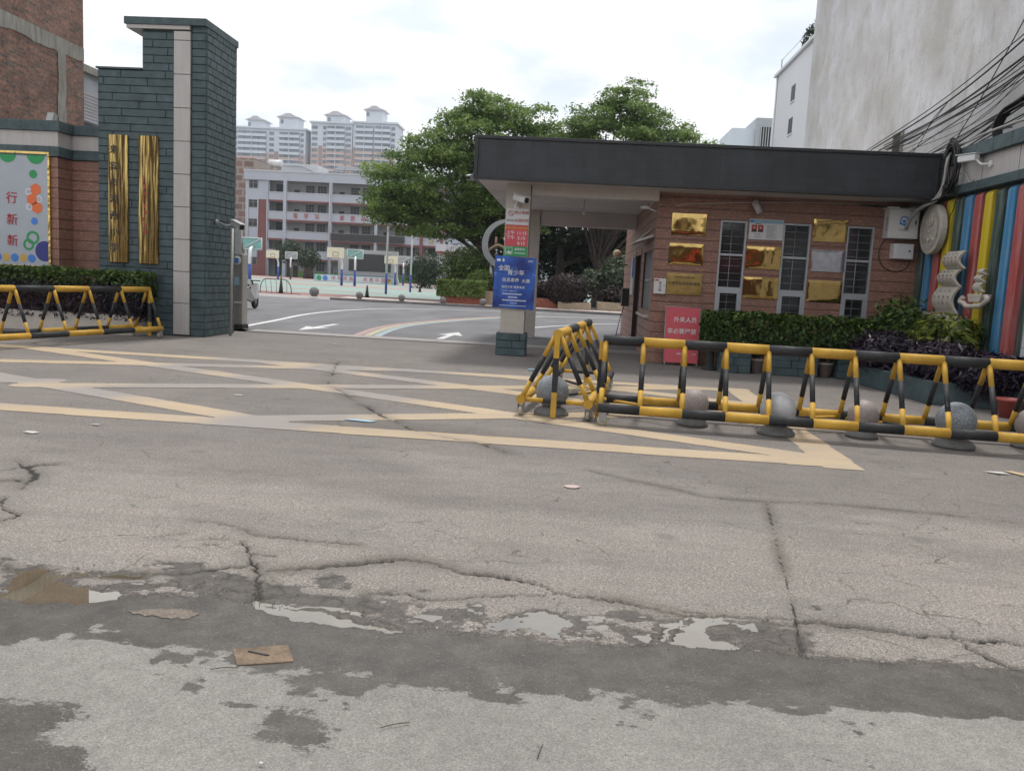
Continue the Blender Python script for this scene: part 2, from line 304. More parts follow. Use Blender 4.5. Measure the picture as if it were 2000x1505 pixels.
# ------------------------------------------------------------------ mesh helpers
WL = {}
class MB:
    def __init__(s): s.v = []; s.f = []; s.sm = []; s.mi = []
    def add(s, vs_, fs, smooth=False, mi=0):
        n = len(s.v); s.v.extend(vs_)
        for f in fs: s.f.append(tuple(i + n for i in f)); s.sm.append(smooth); s.mi.append(mi)
        return s
    def box(s, x0, x1, y0, y1, z0, z1, mi=0):
        return s.add([(x0, y0, z0), (x1, y0, z0), (x1, y1, z0), (x0, y1, z0), (x0, y0, z1), (x1, y0, z1), (x1, y1, z1), (x0, y1, z1)],
                     [(0, 3, 2, 1), (4, 5, 6, 7), (0, 1, 5, 4), (1, 2, 6, 5), (2, 3, 7, 6), (3, 0, 4, 7)], mi=mi)
    def extr(s, poly, ax, a0, a1, mi=0):
        """extrude a 2-D polygon along axis ax ('x','y','z') from a0 to a1"""
        def P(p, a): return {'x': (a, p[0], p[1]), 'y': (p[0], a, p[1]), 'z': (p[0], p[1], a)}[ax]
        n = len(poly)
        return s.add([P(p, a0) for p in poly] + [P(p, a1) for p in poly],
                     [tuple(range(n - 1, -1, -1)), tuple(range(n, 2 * n))] + [(i, (i + 1) % n, n + (i + 1) % n, n + i) for i in range(n)], mi=mi)
    def tube(s, path, r, n=8, mi=0, caps=True):
        path = [Vector(p) for p in path]; m = len(path)
        rs = r if isinstance(r, (list, tuple)) else [r] * m
        vs_ = []; prev = None
        for i, p in enumerate(path):
            d = (path[min(i + 1, m - 1)] - path[max(i - 1, 0)]).normalized()
            if prev is None:
                a = Vector((0, 0, 1)) if abs(d.z) < 0.9 else Vector((1, 0, 0)); u = d.cross(a).normalized()
            else:
                u = (prev - d * prev.dot(d)).normalized()
            prev = u; w = d.cross(u)
            for k in range(n):
                t_ = 2 * PI * k / n; q = p + (u * math.cos(t_) + w * math.sin(t_)) * rs[i]; vs_.append(tuple(q))
        fs = [(i * n + k, i * n + (k + 1) % n, (i + 1) * n + (k + 1) % n, (i + 1) * n + k) for i in range(m - 1) for k in range(n)]
        b = len(s.v); s.add(vs_, fs, True, mi)
        if caps:
            s.f.append(tuple(b + k for k in range(n - 1, -1, -1))); s.sm.append(False); s.mi.append(mi)
            s.f.append(tuple(b + (m - 1) * n + k for k in range(n))); s.sm.append(False); s.mi.append(mi)
        return s
    def lathe(s, prof, c=(0, 0, 0), n=24, mi=0, axis='z'):
        vs_ = []
        for r, h in prof:
            for k in range(n):
                a = 2 * PI * k / n; x, y = r * math.cos(a), r * math.sin(a)
                q = (x, y, h) if axis == 'z' else ((x, h, y) if axis == 'y' else (h, x, y))
                vs_.append((q[0] + c[0], q[1] + c[1], q[2] + c[2]))
        m = len(prof)
        fs = [(i * n + k, i * n + (k + 1) % n, (i + 1) * n + (k + 1) % n, (i + 1) * n + k) for i in range(m - 1) for k in range(n)]
        return s.add(vs_, fs, True, mi)
    def mesh(s, name, mats, off=(0, 0, 0)):
        me = bpy.data.meshes.new(name)
        me.from_pydata([(a - off[0], b - off[1], c - off[2]) for a, b, c in s.v], [], s.f)
        me.polygons.foreach_set('use_smooth', s.sm)
        if not isinstance(mats, (list, tuple)): mats = [mats]
        for mm in mats: me.materials.append(MATS[mm])
        if len(mats) > 1: me.polygons.foreach_set('material_index', s.mi)
        me.update(); return me
    def build(s, name, mats, parent=None, local=False, bev=0.0):
        off = (0, 0, 0) if (parent is None or local) else WL[parent]
        o = bpy.data.objects.new(name, s.mesh(name, mats, off)); COL.objects.link(o)
        if parent is not None: o.parent = parent; WL[o] = WL[parent]
        else: WL[o] = (0, 0, 0)
        if bev:
            md = o.modifiers.new('bevel', 'BEVEL'); md.width = bev; md.segments = 2; md.limit_method = 'ANGLE'
        return o
def inst(me, name, parent, wloc, rot=None, scale=None):
    o = bpy.data.objects.new(name, me); COL.objects.link(o); o.parent = parent; p = WL[parent]
    o.location = (wloc[0] - p[0], wloc[1] - p[1], wloc[2] - p[2]); WL[o] = tuple(wloc)
    if rot: o.rotation_euler = rot
    if scale: o.scale = scale
    return o
def tag(o, label, cat, group=None):
    o['label'] = label; o['category'] = cat
    if group: o['group'] = group
    return o
def thing(name, label, cat, loc=(0, 0, 0), group=None, rz=0.0):
    o = bpy.data.objects.new(name, None); COL.objects.link(o); o.location = loc; o.rotation_euler = (0, 0, rz); o.empty_display_size = 0.2
    WL[o] = tuple(loc); return tag(o, label, cat, group)
def struct(o): o['kind'] = 'structure'; return o
def Bx(*a, **k): return MB().box(*a, **k)
TEXTS = []
def text(body, size, mat, parent, wloc, rot=(PI / 2, 0, 0), align='CENTER', bold=0.0, name='lettering', sx=1.0, ext=0.003, spacing=1.0, line=1.0):
    cu = bpy.data.curves.new('txt', 'FONT'); cu.body = body; cu.size = size; cu.extrude = ext; cu.offset = bold * size
    cu.align_x = align; cu.align_y = 'CENTER'; cu.resolution_u = 2; cu.space_character = spacing; cu.space_line = line
    ob = bpy.data.objects.new('txt', cu); COL.objects.link(ob); TEXTS.append((ob, mat, parent, wloc, rot, name, sx))
def flush_text():
    bpy.context.view_layer.update(); dg = bpy.context.evaluated_depsgraph_get()
    for ob, mat, parent, wloc, rot, name, sx in TEXTS:
        me = bpy.data.meshes.new_from_object(ob.evaluated_get(dg)); me.name = name
        me.materials.clear(); me.materials.append(MATS[mat])
        o = bpy.data.objects.new(name, me); COL.objects.link(o); o.parent = parent; p = WL[parent]
        o.location = (wloc[0] - p[0], wloc[1] - p[1], wloc[2] - p[2]); o.rotation_euler = rot; o.scale = (sx, 1, 1)
    for tx in TEXTS: bpy.data.objects.remove(tx[0])
    TEXTS.clear()
def circle(cx, cz, r, n=20, a0=0.0, rz=None): return [(cx + r * math.cos(a0 + 2 * PI * k / n), cz + (rz or r) * math.sin(a0 + 2 * PI * k / n)) for k in range(n)]
def strip(path, w, z):
    """flat ribbon along an XY polyline"""
    b = MB(); n = len(path); vs_ = []
    for i, p in enumerate(path):
        a = Vector(path[max(i - 1, 0)]); c = Vector(path[min(i + 1, n - 1)]); d = (c - a).normalized(); q = Vector((-d.y, d.x)) * w / 2
        vs_ += [(p[0] + q.x, p[1] + q.y, z), (p[0] - q.x, p[1] - q.y, z)]
    b.add(vs_, [(2 * i + 1, 2 * i + 3, 2 * i + 2, 2 * i) for i in range(n - 1)]); return b
def smooth_path(pts, k=8):
    out = []; P = [Vector(p) for p in pts]
    for i in range(len(P) - 1):
        p0 = P[max(i - 1, 0)]; p1 = P[i]; p2 = P[i + 1]; p3 = P[min(i + 2, len(P) - 1)]
        for j in range(k):
            t_ = j / k
            out.append(tuple(0.5 * ((2 * p1) + (p2 - p0) * t_ + (2 * p0 - 5 * p1 + 4 * p2 - p3) * t_ ** 2 + (3 * p1 - p0 - 3 * p2 + p3) * t_ ** 3)))
    out.append(tuple(P[-1])); return out
# ---- leaves: numpy quads with a per-leaf tint
def leaf_mesh(name, P, N, size, mat, tint, asp=0.5, jitter=0.55, fold=0.25):
    n = len(P); rnd = RNG
    N = N / np.linalg.norm(N, axis=1)[:, None]
    a = rnd.normal(size=(n, 3)); d = a - N * (a * N).sum(1)[:, None]; d /= np.linalg.norm(d, axis=1)[:, None] + 1e-9
    w = np.cross(N, d); s = (size * (1 + jitter * rnd.uniform(-1, 1, n)))[:, None]
    v = np.empty((n, 4, 3)); v[:, 0] = P - d * s * 0.5; v[:, 1] = P + w * s * asp * 0.5 + N * s * fold * 0.3 ; v[:, 2] = P + d * s * 0.5; v[:, 3] = P - w * s * asp * 0.5 + N * s * fold * 0.3
    me = bpy.data.meshes.new(name); me.vertices.add(n * 4); me.vertices.foreach_set('co', v.reshape(-1))
    me.loops.add(n * 4); me.loops.foreach_set('vertex_index', np.arange(n * 4, dtype=np.int32))
    me.polygons.add(n); me.polygons.foreach_set('loop_start', np.arange(0, n * 4, 4, dtype=np.int32)); me.polygons.foreach_set('loop_total', np.full(n, 4, dtype=np.int32))
    me.update(calc_edges=True)
    at = me.attributes.new('tint', 'FLOAT', 'POINT'); at.data.foreach_set('value', np.repeat(np.clip(tint, 0, 1), 4).astype(np.float32))
    me.materials.append(MATS[mat]); return me
def leaf_obj(name, parent, *a, **k):
    P = a[0] - np.array(WL[parent]) if parent is not None else a[0]
    o = bpy.data.objects.new(name, leaf_mesh(name, P, *a[1:], **k)); COL.objects.link(o)
    if parent is not None: o.parent = parent; WL[o] = WL[parent]
    return o
def ball_leaves(c, r, n, flat=1.0, shell=0.55):
    d = RNG.normal(size=(n, 3)); d /= np.linalg.norm(d, axis=1)[:, None]
    rr = (shell + (1 - shell) * RNG.random(n))[:, None]
    P = np.array(c) + d * rr * np.array(r)
    N = d + RNG.normal(size=(n, 3)) * 0.6; N[:, 2] += 0.4
    return P, N
def box_leaves(x0, x1, y0, y1, z0, z1, n, depth=0.12):
    P = np.column_stack([RNG.uniform(x0, x1, n), RNG.uniform(y0, y1, n), RNG.uniform(z0, z1, n)])
    # push most leaves to the outer skin
    k = RNG.integers(0, 5, n); t_ = RNG.random(n) ** 2 * depth
    N = RNG.normal(size=(n, 3)) * 0.55
    P[k == 0, 1] = y0 + t_[k == 0]; N[k == 0, 1] -= 1
    P[k == 1, 2] = z1 - t_[k == 1]; N[k == 1, 2] += 1
    P[k == 2, 1] = y1 - t_[k == 2]; N[k == 2, 1] += 1
    P[k == 3, 2] = z1 - t_[k == 3] * 0.8; N[k == 3, 2] += 1
    e_ = k == 4; q = RNG.random(n) < 0.5
    P[e_ & q, 0] = x0 + t_[e_ & q]; P[e_ & ~q, 0] = x1 - t_[e_ & ~q]; N[e_, 2] += 0.5
    b = fbm(P[:, 0] * 4 + 7, P[:, 1] * 4 + P[:, 2] * 5, 3) - 0.5
    P += N / np.linalg.norm(N, axis=1)[:, None] * (b * 0.22)[:, None]
    return P, N
# ---- value noise
_LAT = RNG.random((256, 256))
def vnoise(x, y):
    xi = np.floor(x).astype(int); yi = np.floor(y).astype(int); fx = x - xi; fy = y - yi
    fx = fx * fx * (3 - 2 * fx); fy = fy * fy * (3 - 2 * fy)
    g = lambda i, j: _LAT[i & 255, j & 255]
    return (g(xi, yi) * (1 - fx) + g(xi + 1, yi) * fx) * (1 - fy) + (g(xi, yi + 1) * (1 - fx) + g(xi + 1, yi + 1) * fx) * fy
def fbm(x, y, o=4):
    s = 0; a = 0.5; t_ = 0
    for k in range(o): s = s + a * vnoise(x + 17 * k, y - 9 * k); t_ += a; x = x * 2.03; y = y * 2.03; a *= 0.5
    return s / t_

# ================================================================== GROUND
EDGE = [(-9, 3.2), (-3.07, 3.32), (-2.42, 3.38), (-2.04, 3.41), (-1.92, 3.52), (-1.59, 3.60), (-1.33, 3.55), (-1.06, 3.41), (-0.61, 3.39), (-0.17, 3.42), (0.26, 3.40), (0.69, 3.49), (1.03, 3.47), (1.32, 3.45), (1.96, 3.49), (2.80, 3.54), (9, 3.8)]
LOW = [(-9, 2.8), (-2.70, 2.91), (-2.12, 2.96), (-1.98, 3.12), (-1.80, 3.11), (-1.50, 3.07), (-1.21, 2.96), (-0.81, 2.89), (-0.33, 2.94), (0.05, 2.94), (0.48, 2.95), (0.79, 2.97), (1.36, 3.04), (1.75, 3.08), (2.53, 3.16), (9, 3.4)]
CRACKS = [  # polyline, width, depth
    ([(-1.45, 3.99), (-1.15, 4.14), (-1.03, 4.19), (-0.82, 4.32), (-0.64, 4.28), (-0.48, 4.17), (-0.33, 4.17), (-0.12, 4.12), (0.01, 4.00), (0.11, 3.96), (0.31, 3.95), (0.40, 3.90), (0.52, 3.85), (0.61, 3.82), (0.85, 3.85), (1.13, 3.88)], 0.017, 0.03),
    ([(-0.88, 3.80), (-0.70, 3.84), (-0.61, 3.78), (-0.49, 3.80), (-0.38, 3.87), (-0.21, 3.91), (0.04, 3.99)], 0.012, 0.02),
    ([(1.13, 3.87), (1.27, 3.86), (1.31, 3.84), (1.46, 3.85), (1.64, 3.80), (1.81, 3.82), (1.89, 3.79), (2.04, 3.83), (2.12, 3.77), (2.49, 3.70)], 0.018, 0.03),
    ([(1.49, 6.13), (1.38, 5.45), (1.29, 4.90), (1.22, 4.45), (1.17, 4.14), (1.13, 3.91), (1.09, 3.69), (1.05, 3.47)], 0.016, 0.025),
    ([(0.21, 6.80), (0.52, 6.56), (0.75, 6.42), (1.06, 6.16), (1.49, 6.15), (1.89, 6.21), (2.25, 6.19), (2.76, 6.12), (3.24, 6.02), (3.85, 5.89), (6, 5.7)], 0.022, 0.025),
    ([(-3.90, 14.0), (-3.67, 12.99), (-3.34, 11.58), (-3.20, 10.92), (-2.95, 10.60), (-2.54, 9.81), (-2.24, 9.31), (-1.85, 8.62), (-1.44, 8.03), (-1.19, 7.87), (-0.83, 7.70), (-0.53, 7.32)], 0.026, 0.025),
    ([(-2.15, 4.71), (-1.96, 4.69), (-1.79, 4.59), (-1.71, 4.52), (-1.53, 4.52), (-1.29, 4.50), (-1.11, 4.50)], 0.012, 0.02),
    ([(-1.75, 4.41), (-1.66, 4.30), (-1.59, 4.14), (-1.50, 3.99), (-1.42, 3.80), (-1.36, 3.61), (-1.32, 3.53)], 0.018, 0.025),
    ([(-3.93, 5.52), (-3.84, 5.72), (-3.69, 5.82)], 0.02, 0.02), ([(-4.04, 5.85), (-3.77, 5.62), (-3.65, 5.49), (-3.54, 5.22), (-3.48, 5.10)], 0.025, 0.02),
    ([(-3.42, 4.67), (-3.46, 4.91), (-3.38, 4.74), (-3.16, 4.60), (-3.14, 4.50), (-3.20, 4.40)], 0.02, 0.025),
    ([(-2.88, 3.89), (-2.73, 3.82), (-2.60, 3.74), (-2.51, 3.70), (-2.34, 3.74), (-2.05, 3.82), (-1.82, 3.88), (-1.68, 3.98), (-1.53, 4.06)], 0.012, 0.02),
    ([(1.81, 3.82), (1.87, 3.61), (1.92, 3.54), (1.98, 3.50)], 0.010, 0.02), ([(-1.35, 3.59), (-1.20, 3.58), (-1.01, 3.59), (-0.89, 3.58), (-0.75, 3.47), (-0.71, 3.46)], 0.014, 0.02),
    ([(0.61, 3.82), (0.52, 3.67), (0.47, 3.53)], 0.014, 0.02), ([(-3.79, 5.22), (-3.68, 5.33), (-3.61, 5.28)], 0.02, 0.02), ([(-2.30, 4.33), (-2.18, 4.40), (-2.10, 4.47)], 0.014, 0.015), ([(-1.93, 4.42), (-1.81, 4.42)], 0.014, 0.015)]
PUDDLES = {'brown': [(-2.44, 3.42), (-2.54, 3.63), (-2.58, 3.75), (-2.50, 3.78), (-2.34, 3.67), (-2.16, 3.59), (-2.00, 3.60), (-1.97, 3.52), (-2.07, 3.42), (-2.29, 3.40)],
           'long': [(-1.33, 3.55), (-1.26, 3.545), (-1.13, 3.555), (-1.02, 3.55), (-0.94, 3.52), (-0.81, 3.46), (-0.71, 3.435), (-0.60, 3.42), (-0.66, 3.40), (-0.80, 3.405), (-0.96, 3.41), (-1.12, 3.415), (-1.23, 3.46)],
           'broken': [(-0.33, 3.55), (-0.30, 3.68), (-0.20, 3.78), (0.02, 3.79), (0.12, 3.66), (0.24, 3.55), (0.26, 3.44), (0.08, 3.41), (-0.17, 3.43), (-0.30, 3.43)],
           'wedge': [(0.47, 3.49), (0.53, 3.61), (0.62, 3.79), (0.75, 3.80), (0.68, 3.70), (0.70, 3.60), (0.78, 3.55), (0.82, 3.50), (0.61, 3.48)],
           'sliver': [(-2.27, 3.76), (-2.12, 3.80), (-2.00, 3.79), (-2.02, 3.75), (-2.22, 3.745)], 'drop': [(0.35, 3.55), (0.43, 3.60), (0.40, 3.51)]}
WETS = [[(-2.2, 2.53), (-1.79, 2.59), (-1.60, 2.61), (-1.55, 2.54), (-1.56, 2.46), (-1.54, 2.37), (-1.43, 2.33), (-1.33, 2.26), (-1.34, 2.1), (-2.2, 1.9)],
        [(-0.96, 2.59), (-0.94, 2.66), (-0.87, 2.67), (-0.78, 2.65), (-0.72, 2.57), (-0.72, 2.49), (-0.77, 2.45), (-0.85, 2.48), (-0.92, 2.53)]]
TYRES = [[(-9, 8.3), (-7.3, 9.3), (-6.1, 10.6), (-5.3, 12.4), (-4.9, 15), (-4.8, 20)], [(-8, 7.4), (-5.6, 8.8), (-4.5, 10.2), (-3.7, 12.2), (-3.3, 15), (-3.2, 20)], [(-3.2, 7.0), (-2.6, 9.0), (-2.4, 12), (-2.4, 20)]]
def segdist(x, y, poly):
    d = np.full(x.shape, 9e9)
    for (ax, ay), (bx, by) in zip(poly[:-1], poly[1:]):
        vx, vy = bx - ax, by - ay; L = vx * vx + vy * vy + 1e-12
        t_ = np.clip(((x - ax) * vx + (y - ay) * vy) / L, 0, 1)
        d = np.minimum(d, np.hypot(x - ax - t_ * vx, y - ay - t_ * vy))
    return d
def inpoly(x, y, poly):
    r = np.zeros(x.shape, bool); n = len(poly)
    for i in range(n):
        (ax, ay), (bx, by) = poly[i], poly[(i + 1) % n]
        if ay == by: continue
        r ^= ((ay > y) != (by > y)) & (x < (bx - ax) * (y - ay) / (by - ay) + ax)
    return r
def sdpoly(x, y, poly): return np.where(inpoly(x, y, poly), 1, -1) * segdist(x, y, list(poly) + [poly[0]])
def wobble(poly, k=5, amp=0.018):
    out = []
    for (ax, ay), (bx, by) in zip(poly[:-1], poly[1:]):
        L = math.hypot(bx - ax, by - ay)
        for j in range(k):
            t_ = j / k; o = random.uniform(-1, 1) * amp * min(1, L * 4) if j else 0
            out.append((ax + (bx - ax) * t_ - (by - ay) / L * o, ay + (by - ay) * t_ + (bx - ax) / L * o))
    out.append(poly[-1]); return out
CRACKS = [(wobble(p, 8, .006), w * .62, d * .7) if i in (3, 4) else (wobble(p, 9, .022), w * 1.05, d) for i, (p, w, d) in enumerate(CRACKS)]
def fields(x, y):
    ex, ey = zip(*EDGE); lx, ly = zip(*LOW)
    E_ = np.interp(x, ex, ey) + (fbm(x * 6, y * 0 + 3, 4) - 0.5) * 0.10; L_ = np.interp(x, lx, ly)
    asph = np.clip(0.5 + (E_ - y) / 0.03, 0, 1)
    n1 = fbm(x * 5.5, y * 9, 5) - 0.5; n2 = fbm(x * 20, y * 26, 3) - 0.5
    band = np.minimum(E_ + 0.05 - y, (y - L_) + n1 * 0.42 + n2 * 0.12)
    spall = np.minimum(np.minimum(y - E_ + 0.05, E_ + 0.40 - y), np.minimum(x + 2.6, 1.15 - x)) + n1 * 0.95 - 0.08
    wet = np.maximum(band, spall * 0.8)
    spl = (y - (L_ - 0.35)); wet = np.maximum(wet, n1 * 0.9 + n2 * 0.4 - np.where(x < -0.9, 0.20, 0.27) - np.abs(y - 2.85) * 0.28)
    for w in WETS: wet = np.maximum(wet, sdpoly(x, y, w) + n1 * 0.10 + n2 * 0.05)
    z = -0.0035 * fbm(x * 7, y * 7, 4)
    crack = np.zeros(x.shape); dirt = np.zeros(x.shape)
    for p, w, d in CRACKS:
        xs, ys = zip(*p); k = (x > min(xs) - 0.3) & (x < max(xs) + 0.3) & (y > min(ys) - 0.3) & (y < max(ys) + 0.3)
        if not k.any(): continue
        xx, yy = x[k], y[k]; dd = segdist(xx, yy, p); wv = w * (0.25 + 1.7 * vnoise(xx * 5 + 3, yy * 5)) ** 1.3
        c = np.clip(1.25 - dd / np.maximum(wv * 0.5, 1e-4) * 0.8, 0, 1)
        crack[k] = np.maximum(crack[k], c); z[k] = np.minimum(z[k], -c * d)
        dirt[k] = np.maximum(dirt[k], np.clip(1 - dd / (w * 7), 0, 1) * vnoise(xx * 3 + 50, yy * 3))
    rough = np.clip(spall * 6 + 0.6, 0, 1) * (asph < 0.5)
    z -= rough * 0.0115 * np.clip(fbm(x * 10, y * 14, 5) * 1.8 - 0.45, 0, 1)
    for nm, p in PUDDLES.items():
        sd_ = sdpoly(x, y, p) - (0.012 if nm in ('wedge', 'long') else 0) + (n2 * 0.07 + n1 * 0.03 if nm != 'broken' else n2 * 0.22 + n1 * 0.20 - 0.06)
        z = np.minimum(z, -0.016 * np.clip(sd_ / 0.03 + 0.6, 0, 1.2)) if True else z
        wet = np.maximum(wet, sd_ + 0.04)
    # small sunken worn patch by the crossing crack
    sd_ = 0.30 - np.hypot((x + 1.55) / 1.5, (y - 8.1) / 0.55) * 0.30 + n1 * 0.2
    dirt = np.maximum(dirt, np.clip(sd_ * 4, 0, 1) * 0.5)
    return z, np.clip(0.5 + wet / 0.16, 0, 1), crack, dirt, asph
def grid_mesh(zones):
    V = []; Fq = []; A = {k: [] for k in ('wet', 'crack', 'dirt', 'asph')}; base = 0
    for x0, x1, y0, y1, sx, sy in zones:
        nx = int(round((x1 - x0) / sx)) + 1; ny = int(round((y1 - y0) / sy)) + 1
        X, Y = np.meshgrid(np.linspace(x0, x1, nx), np.linspace(y0, y1, ny)); x = X.ravel(); y = Y.ravel()
        z, w, c, d, a = fields(x, y)
        V.append(np.column_stack([x, y, z]))
        for k, v in zip(('wet', 'crack', 'dirt', 'asph'), (w, c, d, a)): A[k].append(v)
        i = (np.arange(ny - 1)[:, None] * nx + np.arange(nx - 1)[None, :]).ravel() + base
        Fq.append(np.column_stack([i, i + 1, i + nx + 1, i + nx])); base += nx * ny
    return np.vstack(V), np.vstack(Fq), {k: np.concatenate(v) for k, v in A.items()}
def np_mesh(name, V, Fq, A, mat):
    me = bpy.data.meshes.new(name); n = len(Fq)
    me.vertices.add(len(V)); me.vertices.foreach_set('co', np.ascontiguousarray(V, dtype=np.float32).ravel())
    me.loops.add(n * 4); me.loops.foreach_set('vertex_index', np.ascontiguousarray(Fq, dtype=np.int32).ravel())
    me.polygons.add(n); me.polygons.foreach_set('loop_start', np.arange(0, n * 4, 4, dtype=np.int32)); me.polygons.foreach_set('loop_total', np.full(n, 4, dtype=np.int32))
    me.polygons.foreach_set('use_smooth', np.ones(n, bool))
    me.update(calc_edges=True)
    for k, v in A.items(): me.attributes.new(k, 'FLOAT', 'POINT').data.foreach_set('value', v.astype(np.float32))
    me.materials.append(MATS[mat]); return me
# ground shader
m, t, b = newmat('ground')
def attr(t, nm):
    a = nn(t, 'ShaderNodeAttribute'); a.attribute_name = nm; return a.outputs['Fac']
P3 = pos(t)
conc = ramp(t, noise(t, P3, 0.55, 7, 0.6), 0.3, (0.268, 0.240, 0.217), 0.7, (0.352, 0.315, 0.284))
conc = mix(t, ramp(t, noise(t, pos(t, (0.35, 1.1, 1)), 1.3, 6, 0.65), 0.5, (0, 0, 0), 0.75, (0.45,) * 3), conc, (0.225, 0.212, 0.207))
conc = mix(t, ramp(t, noise(t, P3, 2.6, 6, 0.6), 0.58, (0, 0, 0), 0.74, (0.32,) * 3), conc, (0.33, 0.275, 0.215))
conc = mix(t, 1.0, conc, ramp(t, noise(t, P3, 210, 2, 0.7), 0.30, (0.42,) * 3, 0.66, (1.28,) * 3), 'MULTIPLY')
conc = mix(t, 1.0, conc, ramp(t, noise(t, P3, 110, 2, 0.7), 0.34, (0.60,) * 3, 0.62, (1.18,) * 3), 'MULTIPLY')
conc = mix(t, 1.0, conc, ramp(t, noise(t, P3, 60, 3, 0.7), 0.32, (0.62,) * 3, 0.64, (1.16,) * 3), 'MULTIPLY')
conc = mix(t, ramp(t, noise(t, pos(t, (0.6, 1.5, 1)), 3.2, 9, 0.72), 0.50, (0, 0, 0), 0.66, (0.55,) * 3), conc, (0.165, 0.152, 0.143))
conc = mix(t, ramp(t, noise(t, P3, 30, 6, 0.75), 0.60, (0, 0, 0), 0.66, (0.4,) * 3), conc, (0.37, 0.35, 0.325))
conc = mix(t, ramp(t, noise(t, P3, 9, 6, 0.7), 0.60, (0, 0, 0), 0.72, (0.5,) * 3), conc, (0.19, 0.172, 0.155))
sy = nn(t, 'ShaderNodeSeparateXYZ'); t.links.new(P3, sy.inputs[0])
gr = math_(t, 'ADD', math_(t, 'MULTIPLY', sy.outputs[1], 0.085), math_(t, 'MULTIPLY', noise(t, pos(t, (0.5, 1.2, 1)), 0.7, 6, 0.6), 0.9))
conc = mix(t, ramp(t, gr, 0.85, (0, 0, 0), 1.6, (0.72,) * 3), conc, mix(t, 1.0, conc, (0.66, 0.655, 0.675), 'MULTIPLY'))
conc = mix(t, ramp(t, noise(t, pos(t, (0.22, 1.3, 1)), 1.9, 8, 0.7), 0.52, (0, 0, 0), 0.68, (0.42,) * 3), conc, (0.20, 0.188, 0.18))
vo = nn(t, 'ShaderNodeTexVoronoi', Scale=1.15); t.links.new(P3, vo.inputs['Vector'])
spot = math_(t, 'ADD', vo.outputs['Distance'], math_(t, 'MULTIPLY', noise(t, P3, 9, 6, 0.7), 0.16))
conc = mix(t, ramp(t, spot, 0.13, (0.55,) * 3, 0.19, (0, 0, 0)), conc, (0.13, 0.122, 0.116))
wv = nn(t, 'ShaderNodeVectorMath', operation='ADD'); nz = nn(t, 'ShaderNodeTexNoise', Scale=5.0, Detail=5.0); t.links.new(P3, nz.inputs['Vector'])
sc2 = nn(t, 'ShaderNodeVectorMath', operation='SCALE'); sc2.inputs['Scale'].default_value = 0.22; t.links.new(nz.outputs['Color'], sc2.inputs[0]); t.links.new(P3, wv.inputs[0]); t.links.new(sc2.outputs[0], wv.inputs[1])
ve = nn(t, 'ShaderNodeTexVoronoi', Scale=1.9); ve.feature = 'DISTANCE_TO_EDGE'; t.links.new(wv.outputs[0], ve.inputs['Vector'])
msk = math_(t, 'MULTIPLY', ramp(t, noise(t, P3, 0.8, 5, 0.6), 0.46, (0, 0, 0), 0.58, (1, 1, 1)), ramp(t, noise(t, P3, 6, 4, 0.6), 0.42, (0, 0, 0), 0.56, (1, 1, 1)))
conc = mix(t, math_(t, 'MULTIPLY', ramp(t, ve.outputs['Distance'], 0.006, (0.85,) * 3, 0.016, (0, 0, 0)), msk), conc, (0.075, 0.066, 0.055))
ve2 = nn(t, 'ShaderNodeTexVoronoi', Scale=6.0); ve2.feature = 'DISTANCE_TO_EDGE'; t.links.new(wv.outputs[0], ve2.inputs['Vector'])
spw = math_(t, 'MULTIPLY', attr(t, 'wet'), ramp(t, noise(t, P3, 4, 5, 0.6), 0.40, (0, 0, 0), 0.52, (1, 1, 1)))
conc = mix(t, math_(t, 'MULTIPLY', ramp(t, ve2.outputs['Distance'], 0.02, (0.9,) * 3, 0.07, (0, 0, 0)), spw), conc, (0.055, 0.048, 0.040))
asp = ramp(t, noise(t, P3, 1.1, 5), 0.3, (0.215, 0.205, 0.190), 0.7, (0.275, 0.262, 0.243))
vor = nn(t, 'ShaderNodeTexVoronoi', Scale=230.0); t.links.new(P3, vor.inputs['Vector'])
asp = mix(t, 1.0, asp, ramp(t, vor.outputs['Color'], 0.1, (0.76,) * 3, 0.8, (1.12,) * 3), 'MULTIPLY')
asp = mix(t, 1.0, asp, ramp(t, noise(t, P3, 95, 3, 0.7), 0.34, (0.80,) * 3, 0.62, (1.10,) * 3), 'MULTIPLY')
asp = mix(t, 1.0, asp, ramp(t, noise(t, P3, 14, 6, 0.7), 0.3, (0.84,) * 3, 0.7, (1.12,) * 3), 'MULTIPLY')
asp = mix(t, 1.0, asp, ramp(t, noise(t, P3, 320, 2, 0.6), 0.3, (0.75,) * 3, 0.7, (1.2,) * 3), 'MULTIPLY')
col = mix(t, attr(t, 'asph'), conc, asp)
wn = math_(t, 'ADD', attr(t, 'wet'), math_(t, 'MULTIPLY', math_(t, 'SUBTRACT', noise(t, pos(t, (0.75, 1.25, 1)), 17, 9, 0.78), 0.5), 1.9))
wn = math_(t, 'ADD', wn, math_(t, 'MULTIPLY', math_(t, 'SUBTRACT', noise(t, P3, 80, 4, 0.7), 0.5), 0.7))
wet = ramp(t, wn, 0.43, (0, 0, 0), 0.55, (1, 1, 1))
